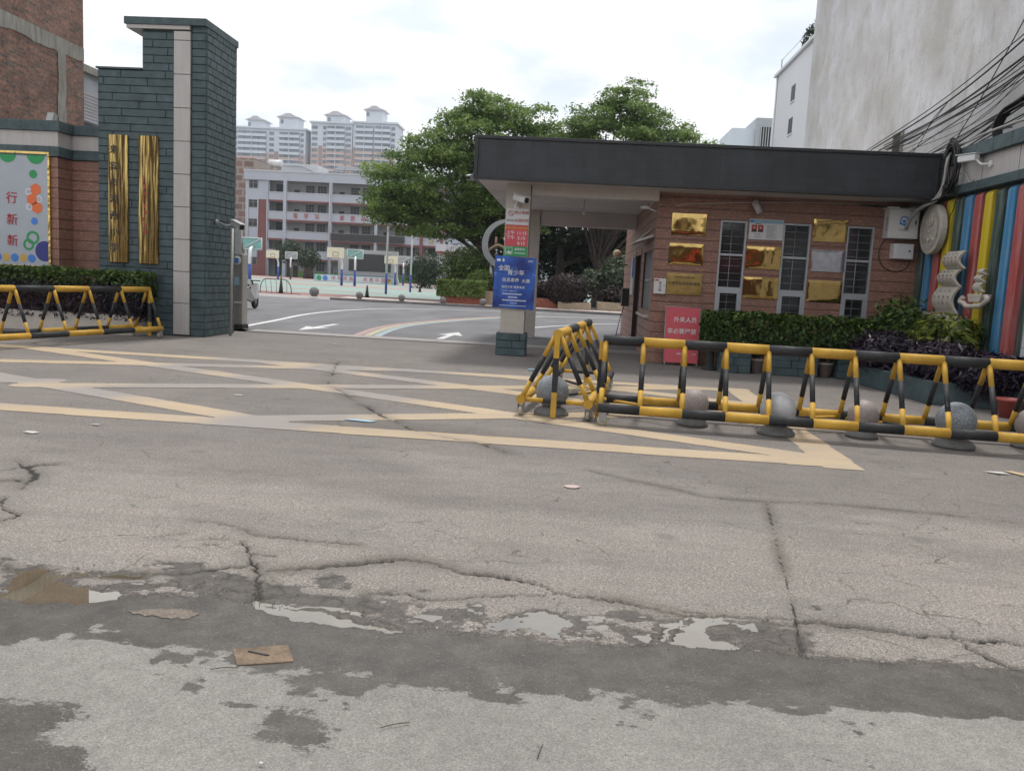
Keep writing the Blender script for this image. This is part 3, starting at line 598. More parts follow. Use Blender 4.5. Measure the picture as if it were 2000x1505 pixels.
# light stones stand out dry in the wet strip
dry = ramp(t, noise(t, P3, 70, 3, 0.6), 0.60, (0, 0, 0), 0.66, (1, 1, 1))
wetc = mix(t, 1.0, col, ramp(t, noise(t, P3, 6, 8, 0.7), 0.32, (0.19, 0.177, 0.165), 0.68, (0.42, 0.392, 0.365)), 'MULTIPLY')
wetc = mix(t, math_(t, 'MULTIPLY', dry, 0.35), wetc, col)
col = mix(t, wet, col, wetc)
col = mix(t, math_(t, 'MULTIPLY', attr(t, 'dirt'), 0.8), col, (0.075, 0.064, 0.050))
col = mix(t, ramp(t, attr(t, 'crack'), 0.35, (0, 0, 0), 0.75, (1, 1, 1)), col, (0.028, 0.025, 0.022))
t.links.new(col, b.inputs['Base Color'])
t.links.new(ramp(t, wet, 0, (0.92,) * 3, 1, (0.5,) * 3), b.inputs['Roughness'])
hb = math_(t, 'ADD', noise(t, P3, 120, 4, 0.7), math_(t, 'MULTIPLY', vor.outputs['Distance'], 0.6)); bump(t, b, hb, 0.55, 0.004)

ZONES = [(-3.6, 3.6, 1.4, 4.7, 0.010, 0.010), (-8.0, 6.4, 4.7, 9.2, 0.02, 0.0196), (-12.4, 6.6, 9.2, 14.6, 0.03, 0.03)]
V, Fq, A = grid_mesh(ZONES)
extra = [(-60, -3.6, -14, 4.7), (3.6, 40, -14, 4.7), (-3.6, 3.6, -14, 1.4), (-60, -8, 4.7, 9.2), (6.4, 40, 4.7, 9.2), (-60, -12.4, 9.2, 14.6), (6.6, 40, 9.2, 14.6), (-60, 40, 14.6, 19.25)]
nv = len(V); EV = []; EF = []
for i, (x0, x1, y0, y1) in enumerate(extra):
    EV += [(x0, y0, -0.002), (x1, y0, -0.002), (x1, y1, -0.002), (x0, y1, -0.002)]; EF.append([nv + 4 * i + k for k in range(4)])
k0 = nv + len(EV); EV += [(-890, -55, -0.07), (890, -55, -0.07), (890, 1290, -0.07), (-890, 1290, -0.07)]; EF.append([k0, k0 + 1, k0 + 2, k0 + 3])
V2 = np.vstack([V, EV]); F2 = np.vstack([Fq, EF]); ex_, ey_ = V2[nv:, 0], V2[nv:, 1]
A2 = {k: np.concatenate([v, (np.where(ey_ < 3.2, 1.0, 0.0) if k == 'asph' else np.zeros(len(EV)))]) for k, v in A.items()}
for k in ('asph',): A2[k][-4:] = 0
ground = bpy.data.objects.new('ground', np_mesh('ground', V2, F2, A2, 'ground')); COL.objects.link(ground); struct(ground)
# standing water
for nm, p in PUDDLES.items():
    if nm in ('sliver', 'drop'): continue          # lie inside the sheets of their neighbours
    g_ = .07 if nm not in ('drop', 'wedge') else (.03 if nm == 'drop' else .008); x0 = min(q[0] for q in p) - g_; x1 = .45 if nm == 'broken' else max(q[0] for q in p) + .10; y0 = min(q[1] for q in p) - .06; y1 = max(q[1] for q in p) + .06
    struct(MB().add([(x0, y0, -.0088), (x1, y0, -.0088), (x1, y1, -.0088), (x0, y1, -.0088)], [(0, 1, 2, 3)]).build('puddle', 'puddle_water'))
# yellow hatched box, cut from the ground sheet so it follows cracks and wear
m, t, b = newmat('yellow_paint')
P3 = pos(t)
base = ramp(t, noise(t, P3, 0.7, 5), 0.3, (0.43, 0.325, 0.205), 0.7, (0.50, 0.385, 0.245))
grey = mix(t, 1.0, (0.275, 0.25, 0.24), ramp(t, noise(t, P3, 200, 2, 0.7), 0.3, (0.7,) * 3, 0.68, (1.2,) * 3), 'MULTIPLY')
wf = math_(t, 'ADD', math_(t, 'MULTIPLY', attr(t, 'wear'), 0.5), math_(t, 'MULTIPLY', noise(t, pos(t, (0.8, 1.6, 1)), 1.5, 7, 0.7), 0.6))
c = mix(t, ramp(t, wf, 0.27, (0.10,) * 3, 0.66, (0.95,) * 3), base, grey)
c = mix(t, ramp(t, noise(t, P3, 75, 4, 0.7), 0.52, (0, 0, 0), 0.66, (0.7,) * 3), c, (0.225, 0.205, 0.19))
c = mix(t, ramp(t, attr(t, 'crack'), 0.35, (0, 0, 0), 0.75, (1, 1, 1)), c, (0.03, 0.027, 0.024))
c = mix(t, math_(t, 'MULTIPLY', attr(t, 'dirt'), 0.45), c, (0.10, 0.085, 0.07))
t.links.new(c, b.inputs['Base Color']); b.inputs['Roughness'].default_value = 0.8; bump(t, b, noise(t, P3, 110, 4, 0.7), 0.4, 0.004)
YL = [((-14, 8.02), (2.72, 7.78)), ((-14, 13.3), (2.75, 13.18)), ((2.49, 7.55), (2.64, 13.35)),
      ((-10.8, 14.2), (2.6, 7.86)), ((-14, 13.15), (-2.9, 8.0)), ((-5.1, 13.3), (2.7, 9.75)), ((-1.0, 13.2), (2.7, 11.5)),
      ((-3.3, 8.05), (2.7, 10.95)), ((-6.3, 9.35), (2.1, 13.2)), ((-8.6, 11.2), (-2.6, 13.25)), ((-9.5, 8.3), (-6.3, 9.8)), ((-13, 9.6), (-8.6, 11.5))]
cxy = V[Fq].mean(1); inside = np.zeros(len(Fq), bool)
okb = (cxy[:, 1] > 7.54) & (cxy[:, 1] < 13.45) & (cxy[:, 0] < 2.66 + (cxy[:, 1] - 7.5) * 0.025)
for p, q in YL: inside |= (segdist(cxy[:, 0], cxy[:, 1], [p, q]) < 0.185) & okb
# square off the tip
used, invx = np.unique(Fq[inside], return_inverse=True)
PV = V[used].copy(); PV[:, 2] += 0.004
PA = {'crack': A['crack'][used], 'dirt': A['dirt'][used]}
wear = np.zeros(len(used))
for tp in TYRES: wear = np.maximum(wear, np.exp(-(segdist(PV[:, 0], PV[:, 1], tp) / 0.55) ** 2))
PA['wear'] = wear
ob = bpy.data.objects.new('yellow_box_marking', np_mesh('yellow_box_marking', PV, invx.reshape(-1, 4), PA, 'yellow_paint')); COL.objects.link(ob); struct(ob)

# threshold, school road, pavement, track, court
o = Bx(-7.6, 6.5, 19.25, 19.95, -0.05, 0.02).build('gate_threshold', 'threshold'); struct(o)
o = MB().add([(-60, 19.95, 0), (40, 19.95, 0), (40, 44.4, 0), (-60, 44.4, 0)], [(0, 1, 2, 3)]).build('school_road', 'asphalt'); struct(o)
def marking(name, b_, mat): return struct(b_.build(name, mat))
marking('white_lane_line', strip(smooth_path([(-8.25, 20.4), (-8.6, 24), (-9.03, 27.8), (-9.1, 31), (-8.9, 33.5), (-8.0, 36.7), (-5.3, 39.8), (-1, 41.6), (4, 42.4), (14, 42.8)]), 0.18, 0.004), 'line_white')
marking('white_lane_line', strip(smooth_path([(-1.9, 24), (-1.3, 27.8), (0.2, 31.5), (2.0, 34.4), (6, 37), (14, 39)]), 0.15, 0.004), 'line_white')
ctr = smooth_path([(-4.92, 20.0), (-5.15, 23.0), (-5.02, 26), (-4.06, 30.6), (-2.96, 34.0), (-1.4, 37.4), (1.5, 39.4), (6, 40.2), (14, 40.5)])
def shift(path, s):
    out = []
    for i, p in enumerate(path):
        a = Vector(path[max(i - 1, 0)]); c_ = Vector(path[min(i + 1, len(path) - 1)]); d = (c_ - a).normalized(); out.append((p[0] + d.y * s, p[1] - d.x * s))
    return out
marking('red_lane_line', strip(shift(ctr, -0.24), 0.20, 0.004), 'line_red')
marking('yellow_lane_line', strip(shift(ctr, 0.0), 0.20, 0.004), 'line_yellow')
marking('blue_lane_line', strip(shift(ctr, 0.24), 0.20, 0.004), 'line_blue')
def arrow(x, y, dirv, L, name):
    d = Vector(dirv).normalized(); n_ = Vector((-d.y, d.x)); q = lambda a, s: (x + d.x * a + n_.x * s, y + d.y * a + n_.y * s, 0.004)
    return marking(name, MB().add([q(0, -.09), q(0, .09), q(L * .55, .09), q(L * .5, .34), q(L, 0), q(L * .5, -.34), q(L * .55, -.09)], [(6, 5, 4), (4, 3, 2), (4, 2, 6), (6, 2, 1), (6, 1, 0)][0:5]), 'line_white')
arrow(-6.75, 23.9, (-0.02, -1), 3.2, 'white_road_arrow'); arrow(-3.2, 20.4, (0.02, 1), 3.0, 'white_road_arrow')
pv = Bx(-12.9, 24, 44.4, 47.6, -0.05, 0.10).build('pavement', 'pink_paving'); struct(pv)
Bx(-12.9, 24, 44.25, 44.4, -0.05, 0.12).build('kerb', 'kerb', pv)
tl = Bx(-0.44, 0.44, -0.44, 0.44, 0, 0.02).mesh('paving_tile', 'paving_tile')
for i in range(22):
    for j in range(2): inst(tl, 'paving_tile', pv, (-12.3 + i * 0.92, 46.0 + j * 0.92, 0.10))
o = MB().add([(-60, 44.4, -0.01), (-12.9, 44.4, -0.01), (-12.9, 47.6, 0.06), (-60, 47.6, 0.06)], [(0, 1, 2, 3)]).build('concrete_apron', 'threshold'); struct(o)
o = MB().add([(-120, 47.6, 0.06), (60, 47.6, 0.06), (60, 53.5, 0.06), (-120, 53.5, 0.06)], [(0, 1, 2, 3)]).build('running_track', 'track_red'); struct(o)
ct = MB().add([(-120, 53.5, 0.06), (60, 53.5, 0.06), (60, 150, 0.06), (-120, 150, 0.06)], [(0, 1, 2, 3)]).build('sports_court', 'court_green'); struct(ct)
for y0, y1, x0, x1 in ((62, 64.2, -60, -14), (82, 90, -30, -2), (106, 112, -60, -10), (124, 150, -90, -10)):
    MB().add([(x0, y0, 0.066), (x1, y0, 0.066), (x1, y1, 0.066), (x0, y1, 0.066)], [(0, 1, 2, 3)]).build('court_band', 'court_line', ct)

# ================================================================== LEFT SIDE
# tall slate gate pillar
gp = thing('gate_pillar', 'tall stepped gate pillar faced in dark green slate with a pale vertical strip', 'gate pillar', (-8.75, 17.5, 0))
PF = 17.10                                    # front plane
core = MB(); core.box(-9.90, -8.30, PF + 0.02, 18.6, 0, 5.30); core.box(-8.96, -8.30, PF + 0.02, 18.6, 5.30, 6.12); core.box(-8.30, -7.93, PF + 0.02, 18.6, 0, 6.12); core.box(-7.93, -7.63, PF + 0.02, 18.62, 0, 6.30)
core.build('core', 'slate_joint', gp)
RH = 0.152
def slate_tile(w, h=RH, d=0.016):
    b_ = MB(); g = 0.003; r_ = random.random
    x0, x1, z0, z1 = g, w - g, g, h - g; i_ = 0.009
    f = [(x0, 0, z0), (x1, 0, z0), (x1, 0, z1), (x0, 0, z1)]
    q = [(x0 + i_, -d, z0 + i_), (x1 - i_, -d, z0 + i_), (x1 - i_, -d * .9, z1 - i_), (x0 + i_, -d * .9, z1 - i_)]
    b_.add(f + q, [(4, 5, 6, 7), (0, 1, 5, 4), (1, 2, 6, 5), (2, 3, 7, 6), (3, 0, 4, 7)]); return b_
TM = {}
def tmesh(w):
    k = round(w, 3)
    if k not in TM: TM[k] = slate_tile(w).mesh('slate_tile', 'slate')
    return TM[k]
ntile = 0; rest = MB()
def put_tile(parent, x, y, z, w, side=False):
    global ntile
    if ntile < 298:
        inst(tmesh(w), 'slate_tile', parent, (x, y, z), (0, 0, PI / 2) if side else None); ntile += 1
    else:
        t_ = slate_tile(w); vs_ = [(x - v[1], y + v[0], z + v[2]) if side else (x + v[0], y + v[1], z + v[2]) for v in t_.v]
        rest.add(vs_, t_.f)
def course(parent, x0, x1, y, z, off, L=0.93):
    xs = [x0]; x = x0 + off
    while x < x1 - 0.08:
        if x > x0 + 0.08: xs.append(x)
        x += L
    xs.append(x1)
    for a, c_ in zip(xs[:-1], xs[1:]): put_tile(parent, a, y, z, c_ - a)
for i in range(41):
    z = i * RH
    if z + RH <= 6.28: course(gp, -7.93, -7.63, PF + 0.02, z, 9)
    if z + RH <= 5.33: course(gp, -9.90, -8.30, PF + 0.02, z, (i * 0.37) % 0.93)
    elif z + RH <= 6.13: course(gp, -8.96, -8.30, PF + 0.02, z, (i * 0.29) % 0.6)
for i in range(40, -1, -1):
    z = i * RH
    offs = (0.15, 0.34, 0.05, 0.25)[i % 4]; xs = [PF + 0.02]; y = PF + 0.02 + offs
    while y < 18.6 - 0.05: xs.append(y); y += 0.31
    xs.append(18.62)
    for a, c_ in zip(xs[:-1], xs[1:]): put_tile(gp, -7.63, a, z, c_ - a, True)
o = rest.build('slate_tile', 'slate', gp); o['kind'] = 'stuff'
for i in range(10):
    z1 = 6.10 - i * 0.655 + (0.475 if i else 0); z0 = 6.10 - 0.18 - i * 0.655
    z1 = 6.10 if i == 0 else 6.10 - 0.18 - (i - 1) * 0.655
    Bx(-8.285, -7.945, PF - 0.035, PF + 0.02, max(z0, 0.0) + 0.006, z1 - 0.006).build('pale_panel', 'cream_panel', gp, bev=0.004)
cp = MB().box(-9.30, -7.60, PF - 0.08, 18.66, 6.20, 6.34).build('cap', 'slate', gp, bev=0.006)
Bx(-9.26, -7.95, PF - 0.05, 18.6, 6.125, 6.198).build('cap_soffit', 'cream_panel', gp)
Bx(-9.93, -8.97, PF - 0.02, 18.62, 5.33, 5.37).build('ledge', 'slate', gp, bev=0.005)
# two curved brass name boards
for i, (x, chars, lab) in enumerate(((-9.46, '来\n宾\n市\n河', 'long curved brass nameplate with large black characters, left one on pillar'), (-8.82, None, 'long curved brass nameplate with reddish marks, beside the pale strip'))):
    pl = thing('brass_nameplate', lab, 'nameplate', (x, PF - 0.02, 1.45), 'brass nameplates on the gate pillar')
    b_ = MB(); n_ = 10; w = 0.21; vs_ = []
    for k in range(n_ + 1):
        a = -1 + 2 * k / n_
        yy = PF - 0.015 - 0.045 * math.sqrt(max(0, 1 - (a * 0.97) ** 2))
        vs_ += [(x + a * w, yy, 1.46), (x + a * w, yy, 4.03)]
    b_.add(vs_, [(2 * k, 2 * k + 2, 2 * k + 3, 2 * k + 1) for k in range(n_)], True)
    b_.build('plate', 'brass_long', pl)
    Bx(x - w, x + w, PF - 0.02, PF - 0.004, 1.46, 4.03).build('backing', 'brass_dull', pl)
    if chars:
        for k, ch in enumerate('来宾市河西小学'): text(ch, 0.19, 'dark_print', pl, (x - 0.075, PF - 0.063, 3.72 - k * 0.33), bold=0.01, ext=0.002, name='engraved_character')
    else:
        for k in range(9): Bx(x - 0.10 + (k % 3) * 0.02, x - 0.065 + (k % 3) * 0.02, PF - 0.066, PF - 0.06, 3.1 - k * 0.13, 3.18 - k * 0.13).build('red_mark', 'red_print', pl)
# perimeter wall with slate courses
lw = thing('boundary_wall', 'brick tiled boundary wall with pale band and slate courses left of the pillar', 'wall', (-11.5, 17.6, 0))
Bx(-22, -10.78, 17.12, 17.42, 0, 4.1).build('wall_core', 'tile_groove', lw); Bx(-10.78, -9.9, 17.62, 17.9, 0, 4.1).build('wall_core', 'tile_groove', lw); Bx(-11.0, -10.80, 17.42, 17.85, 0, 4.1).build('wall_core', 'tile_groove', lw)
for i in range(17):
    z = i * 0.208; a, c_ = z + 0.006, z + 0.202
    if c_ > 3.55: break
    Bx(-22, -10.78, 17.10, 17.12, a, c_).build('tile_course', 'tile_front', lw); Bx(-10.757, -9.92, 17.60, 17.62, a, c_).build('tile_course', 'tile_front', lw); Bx(-10.78, -10.76, 17.10, 17.62, a, c_).build('tile_course', 'tile_side', lw)
for z0, z1, mt, pr in ((3.545, 3.74, 'slate', 0.05), (3.745, 4.045, 'cream_panel', 0.02), (4.05, 4.255, 'slate', 0.07)):
    nm = 'pale_band' if mt == 'cream_panel' else 'slate_course'
    Bx(-22, -10.76 + pr, 17.10 - pr, 17.5, z0, z1).build(nm, mt, lw, bev=0.004)
    Bx(-10.76 + pr + .002, -9.93, 17.60 - pr, 17.95, z0, z1).build(nm, mt, lw, bev=0.004)
    Bx(-10.9, -10.76 + pr - .002, 17.502, 17.95, z0, z1).build(nm, mt, lw)
for k in range(8):
    Bx(-22 + 0, -21.9, 17.0, 17.02, 1, 1.1) if False else None
for k in range(22):
    x = -10.9 - k * 0.3
    for z0, z1, pr in ((3.545, 3.74, 0.0525), (4.05, 4.255, 0.0725)): Bx(x, x + 0.006, 17.10 - pr, 17.2, z0 + 0.01, z1 - 0.01).build('joint', 'slate_joint', lw)
# notice board on the wall
nb = thing('notice_board', 'grey notice board with red characters and coloured shapes in a gold frame', 'notice board', (-11.9, 17.08, 1.27))
S = lambda z: 1.5 + (z - 1.5) * 1.03
NY = 17.06
Bx(-14.5, -10.96, NY, NY + 0.03, S(1.30), S(3.51)).build('panel', 'grey_board', nb)
for a in ((-14.5, -10.92, S(3.51), S(3.56)), (-14.5, -10.92, S(1.26), S(1.30)), (-10.96, -10.91, S(1.30), S(3.51))):
    Bx(a[0], a[1], NY - 0.015, NY + 0.035, a[2], a[3]).build('gold_frame', 'gold_trim', nb, bev=0.006)
def disc(x, z, r, mat, n=24, clip=None, hole=None, d=0.004):
    b_ = MB()
    if hole:
        o_ = circle(x, z, r, n); i_ = circle(x, z, hole, n)
        b_.add([(p[0], NY - d, p[1]) for p in o_ + i_], [(k, (k + 1) % n, n + (k + 1) % n, n + k) for k in range(n)])
    else:
        pts = circle(x, z, r, n, PI / 6 if n == 6 else 0)
        if clip is not None: pts = [(min(p[0], clip[0]), min(p[1], clip[1])) for p in pts]
        b_.add([(p[0], NY - d, p[1]) for p in pts], [tuple(range(n))])
    b_.build('printed_shape', mat, nb)
K = 1.03
disc(-11.47 * K, S(3.51), 0.19, 'green_print', clip=(99, S(3.505))); disc(-10.88 * K, S(3.51), 0.20, 'green_print', clip=(99, S(3.505))); disc(-10.942 * K, S(3.12), 0.085, 'green_print')
for x, z in ((-10.894, 2.82), (-10.973, 2.62), (-10.868, 2.46)): disc(x * K, S(z), 0.125, 'orange_print', 6)
for x, z in ((-11.046, 2.77), (-10.83, 2.63), (-11.03, 2.47)): disc(x * K, S(z), 0.075, 'white_print', 6, d=0.003); disc(x * K, S(z), 0.055, 'grey_board', 6, d=0.0045)
disc(-10.93 * K, S(2.19), 0.075, 'blue_print'); disc(-10.97 * K, S(1.86), 0.14, 'green_print', hole=0.09); disc(-11.06 * K, S(1.72), 0.12, 'green_print', hole=0.075, d=0.006)
disc(-10.72 * K, S(1.60), 0.21, 'navy_print', clip=(-10.965, 99))
for k, x in enumerate((-11.72, -11.54, -11.36, -11.18, -11.0)): disc(x * K, S(1.445), 0.085, ('blue_print', 'ochre_print')[k % 2], d=0.0035); disc(x * K, S(1.445), 0.06, ('ochre_print', 'blue_print')[(k + 1) % 2], d=0.005, hole=0.045)
for ch, x, z in (('美', -11.76, 3.05), ('行', -11.40, 2.62), ('新', -11.40, 2.19), ('新', -11.40, 1.77)): text(ch, 0.25, 'red_print', nb, (x * K, NY - 0.006, S(z)), bold=0.006)
# floodlight on the coping
fl = thing('floodlight', 'small grey floodlight box on top of the boundary wall coping', 'floodlight', (-11.0, 17.3, 4.255))
b_ = MB(); b_.extr([(17.2, 4.27), (17.34, 4.25), (17.42, 4.42), (17.28, 4.45)], 'x', -11.08, -10.94); b_.build('housing', 'grey_metal', fl)
Bx(-11.03, -10.99, 17.28, 17.32, 4.255, 4.30).build('bracket', 'grey_metal', fl)
# brick building
bb = thing('brick_building', 'raw red brick building with grey concrete band rising behind the boundary wall', 'building', (-16, 19.5, 0))
Bx(-22, -13.0, 17.95, 21.82, 0, 13).build('brick_wall', 'red_brick', bb)
b_ = MB(); N_ = 30
def ragged(y, z, s): return (fbm(np.array([y * 4.0]), np.array([z * 3 + s]), 3)[0] - 0.5) * 0.16
up_ = [(17.95 + (21.82 - 17.95) * i / N_, 6.86) for i in range(N_ + 1)]; dn_ = [(y, 6.50 + ragged(y, 6.5, 5)) for y, z in up_]
b_.add([(-12.985, y, z) for y, z in dn_] + [(-12.985, y, z) for y, z in up_], [(i, i + 1, N_ + 2 + i, N_ + 1 + i) for i in range(N_)]); b_.build('concrete_band', 'concrete', bb)
b_ = MB(); zz = [4.3 + 2.22 * i / 16 for i in range(17)]
b_.add([(-12.983, 20.68 + ragged(1, z, 1) * .8, z) for z in zz] + [(-12.983, 21.02 + ragged(9, z, 3) * .8, z) for z in zz], [(i, 17 + i, 18 + i, i + 1) for i in range(16)]); b_.build('concrete_column', 'concrete', bb)
# pale block behind it
pb = thing('shuttered_building', 'narrow grey building with shuttered window between brick wall and pillar', 'building', (-18, 29, 0))
Bx(-24, -15.6, 25.6, 29.0, 0, 7.2).build('wall', 'grey_house', pb); Bx(-24.1, -15.4, 25.5, 29.2, 7.2, 7.42).build('roof_slab', 'concrete', pb)
for z0, z1, mt, nm in ((4.6, 5.3, 'grey_shutter', 'shutter'), (5.34, 5.72, 'far_window', 'window'), (5.76, 6.7, 'grey_shutter', 'shutter')):
    sh = Bx(-15.6, -15.57, 25.7, 28.1, z0, z1).build(nm, mt, pb)
    if nm == 'shutter':
        for k in range(int((z1 - z0) / 0.1)): Bx(-15.57, -15.55, 25.7, 28.1, z0 + k * 0.1 + 0.01, z0 + k * 0.1 + 0.07).build('slat', mt, sh)
# hedge and planter under the notice board
lp = thing('hedge_planter', 'white tiled planter box below the notice board behind left barrier', 'planter', (-10.5, 16.7, 0))
Bx(-14, -8.75, 16.45, 16.98, 0, 0.40).build('box', 'cream_tile', lp, bev=0.01); Bx(-13.95, -8.8, 16.5, 16.93, 0.40, 0.41).build('soil', 'plant_soil', lp)
hd = thing('clipped_hedge', 'dark clipped hedge in front of notice board with purple lower leaves', 'hedge', (-10.5, 16.72, 0.41))
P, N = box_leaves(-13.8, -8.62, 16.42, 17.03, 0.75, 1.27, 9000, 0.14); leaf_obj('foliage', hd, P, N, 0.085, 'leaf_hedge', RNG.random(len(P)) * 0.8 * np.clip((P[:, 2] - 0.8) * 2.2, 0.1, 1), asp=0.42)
P, N = box_leaves(-13.8, -8.66, 16.36, 17.0, 0.30, 0.98, 8000, 0.16); N[:, 2] -= 0.2; leaf_obj('lower_foliage', hd, P, N, 0.10, 'leaf_purple', RNG.random(len(P)), asp=0.25)
b_ = MB()
for k in range(20): x = -13.5 + k * 0.24; b_.tube([(x, 16.7, 0.40), (x + random.uniform(-.1, .1), 16.7 + random.uniform(-.1, .1), 0.9)], 0.012, 5)
b_.build('stem', 'bark', hd)

# ------------------------------------------------------------------ gate machinery
gh = thing('retractable_gate', 'stainless steel retracting gate head standing beside the slate pillar', 'gate', (-7.97, 20.1, 0))
Bx(-8.30, -7.97, 19.97, 20.3, 0.10, 1.80).build('head_box', 'stainless', gh, bev=0.02); Bx(-8.32, -7.95, 19.95, 20.32, 0.0, 0.10).build('foot', 'rubber', gh)
b_ = MB(); b_.lathe([(0.0, -0.03), (0.11, -0.03), (0.11, 0.0), (0.0, 0.0)], (-8.12, 19.97, 1.64), 20, axis='y'); b_.build('lamp_ring', 'white_metal', gh)
Bx(-8.18, -8.06, 19.93, 19.94, 1.58, 1.70).build('emblem', 'blue_print', gh); Bx(-8.17, -8.05, 19.955, 19.968, 1.05, 1.25).build('sticker', 'banner_sky', gh); Bx(-8.29, -7.98, 19.955, 19.968, 0.62, 0.66).build('trim', 'white_metal', gh)
b_ = MB(); b_.tube([(-8.26, 20.1, 1.78), (-8.18, 20.1, 2.40)], 0.02, 6); b_.tube([(-8.01, 20.1, 1.78), (-8.10, 20.1, 2.40)], 0.02, 6); b_.build('lattice', 'stainless', gh)
Bx(-8.22, -8.05, 20.05, 20.12, 1.80, 2.38).build('display_board', 'white_board', gh)
for k in range(8):
    b_ = MB(); x = -8.42 - k * 0.16
    for y in (19.99, 20.28): b_.tube([(x, y, 0.08), (x, y, 1.5)], 0.018, 6)
    b_.tube([(x, 19.99, 0.2), (x, 20.28, 1.4)], 0.012, 6); b_.tube([(x, 19.99, 1.4), (x, 20.28, 0.2)], 0.012, 6); b_.build('folding_section', 'stainless', gh)
ps = MB().tube([(-7.40, 17.9, 0), (-7.38, 17.9, 2.30)], 0.032, 12).build('steel_post', 'stainless'); tag(ps, 'thin upright stainless steel post at the right edge of the slate pillar', 'post')
def bullet_cam(name, label, base, head, tip, body_mat='white_metal', r=0.06, mount=(0, 1, 0)):
    """camera with wall plate, arm, sunshield body and lens"""
    t_ = thing(name, label, 'security camera', base)
    bv, hv, tv = Vector(base), Vector(head), Vector(tip); d = (tv - hv).normalized()
    p2 = bv + Vector(mount) * 0.02
    b2 = MB(); b2.tube([tuple(bv - Vector(mount) * 0.03), tuple(p2)], 0.055, 12); b2.build('mount_plate', body_mat, t_)
    MB().tube([tuple(bv), tuple(bv * .45 + hv * .55 + Vector((0, 0, -0.06))), tuple(hv)], 0.02, 8).build('arm', body_mat, t_)
    sdv = d.cross(Vector((0, 0, 1))).normalized(); uv = sdv.cross(d)
    def ring(c, w, h): return [tuple(c + sdv * x * w + uv * y * h) for x, y in ((-1, -.8), (-.8, -1), (.8, -1), (1, -.8), (1, .7), (.7, 1), (-.7, 1), (-1, .7))]
    b2 = MB(); a_ = ring(hv - d * 0.06, r, r); c_ = ring(tv, r, r)
    b2.add(a_ + c_, [tuple(range(7, -1, -1)), tuple(range(8, 16))] + [(k, (k + 1) % 8, 8 + (k + 1) % 8, 8 + k) for k in range(8)]); b2.build('body', body_mat, t_)
    b2 = MB(); c0 = tv + d * 0.004; b2.tube([tuple(c0), tuple(c0 + d * 0.02)], r * 0.86, 12); b2.build('lens', 'black_metal', t_)
    b2 = MB(); q0 = hv - d * 0.08 + uv * r * 1.12; q1 = tv + d * 0.05 + uv * r * 1.12
    b2.add([tuple(q0 - sdv * r * 1.1), tuple(q0 + sdv * r * 1.1), tuple(q1 + sdv * r * 1.1), tuple(q1 - sdv * r * 1.1)] + [tuple(p + uv * 0.012) for p in (q0 - sdv * r * 1.1, q0 + sdv * r * 1.1, q1 + sdv * r * 1.1, q1 - sdv * r * 1.1)],
           [(3, 2, 1, 0), (4, 5, 6, 7), (0, 1, 5, 4), (1, 2, 6, 5), (2, 3, 7, 6), (3, 0, 4, 7)]); b2.build('sunshield', body_mat, t_)
    return t_
bullet_cam('security_camera', 'grey bullet camera on curved arm fixed to the slate gate pillar side', (-7.57, 17.55, 2.40), (-7.15, 17.45, 2.38), (-6.92, 17.25, 2.30), 'grey_metal', 0.055, (1, 0, 0))

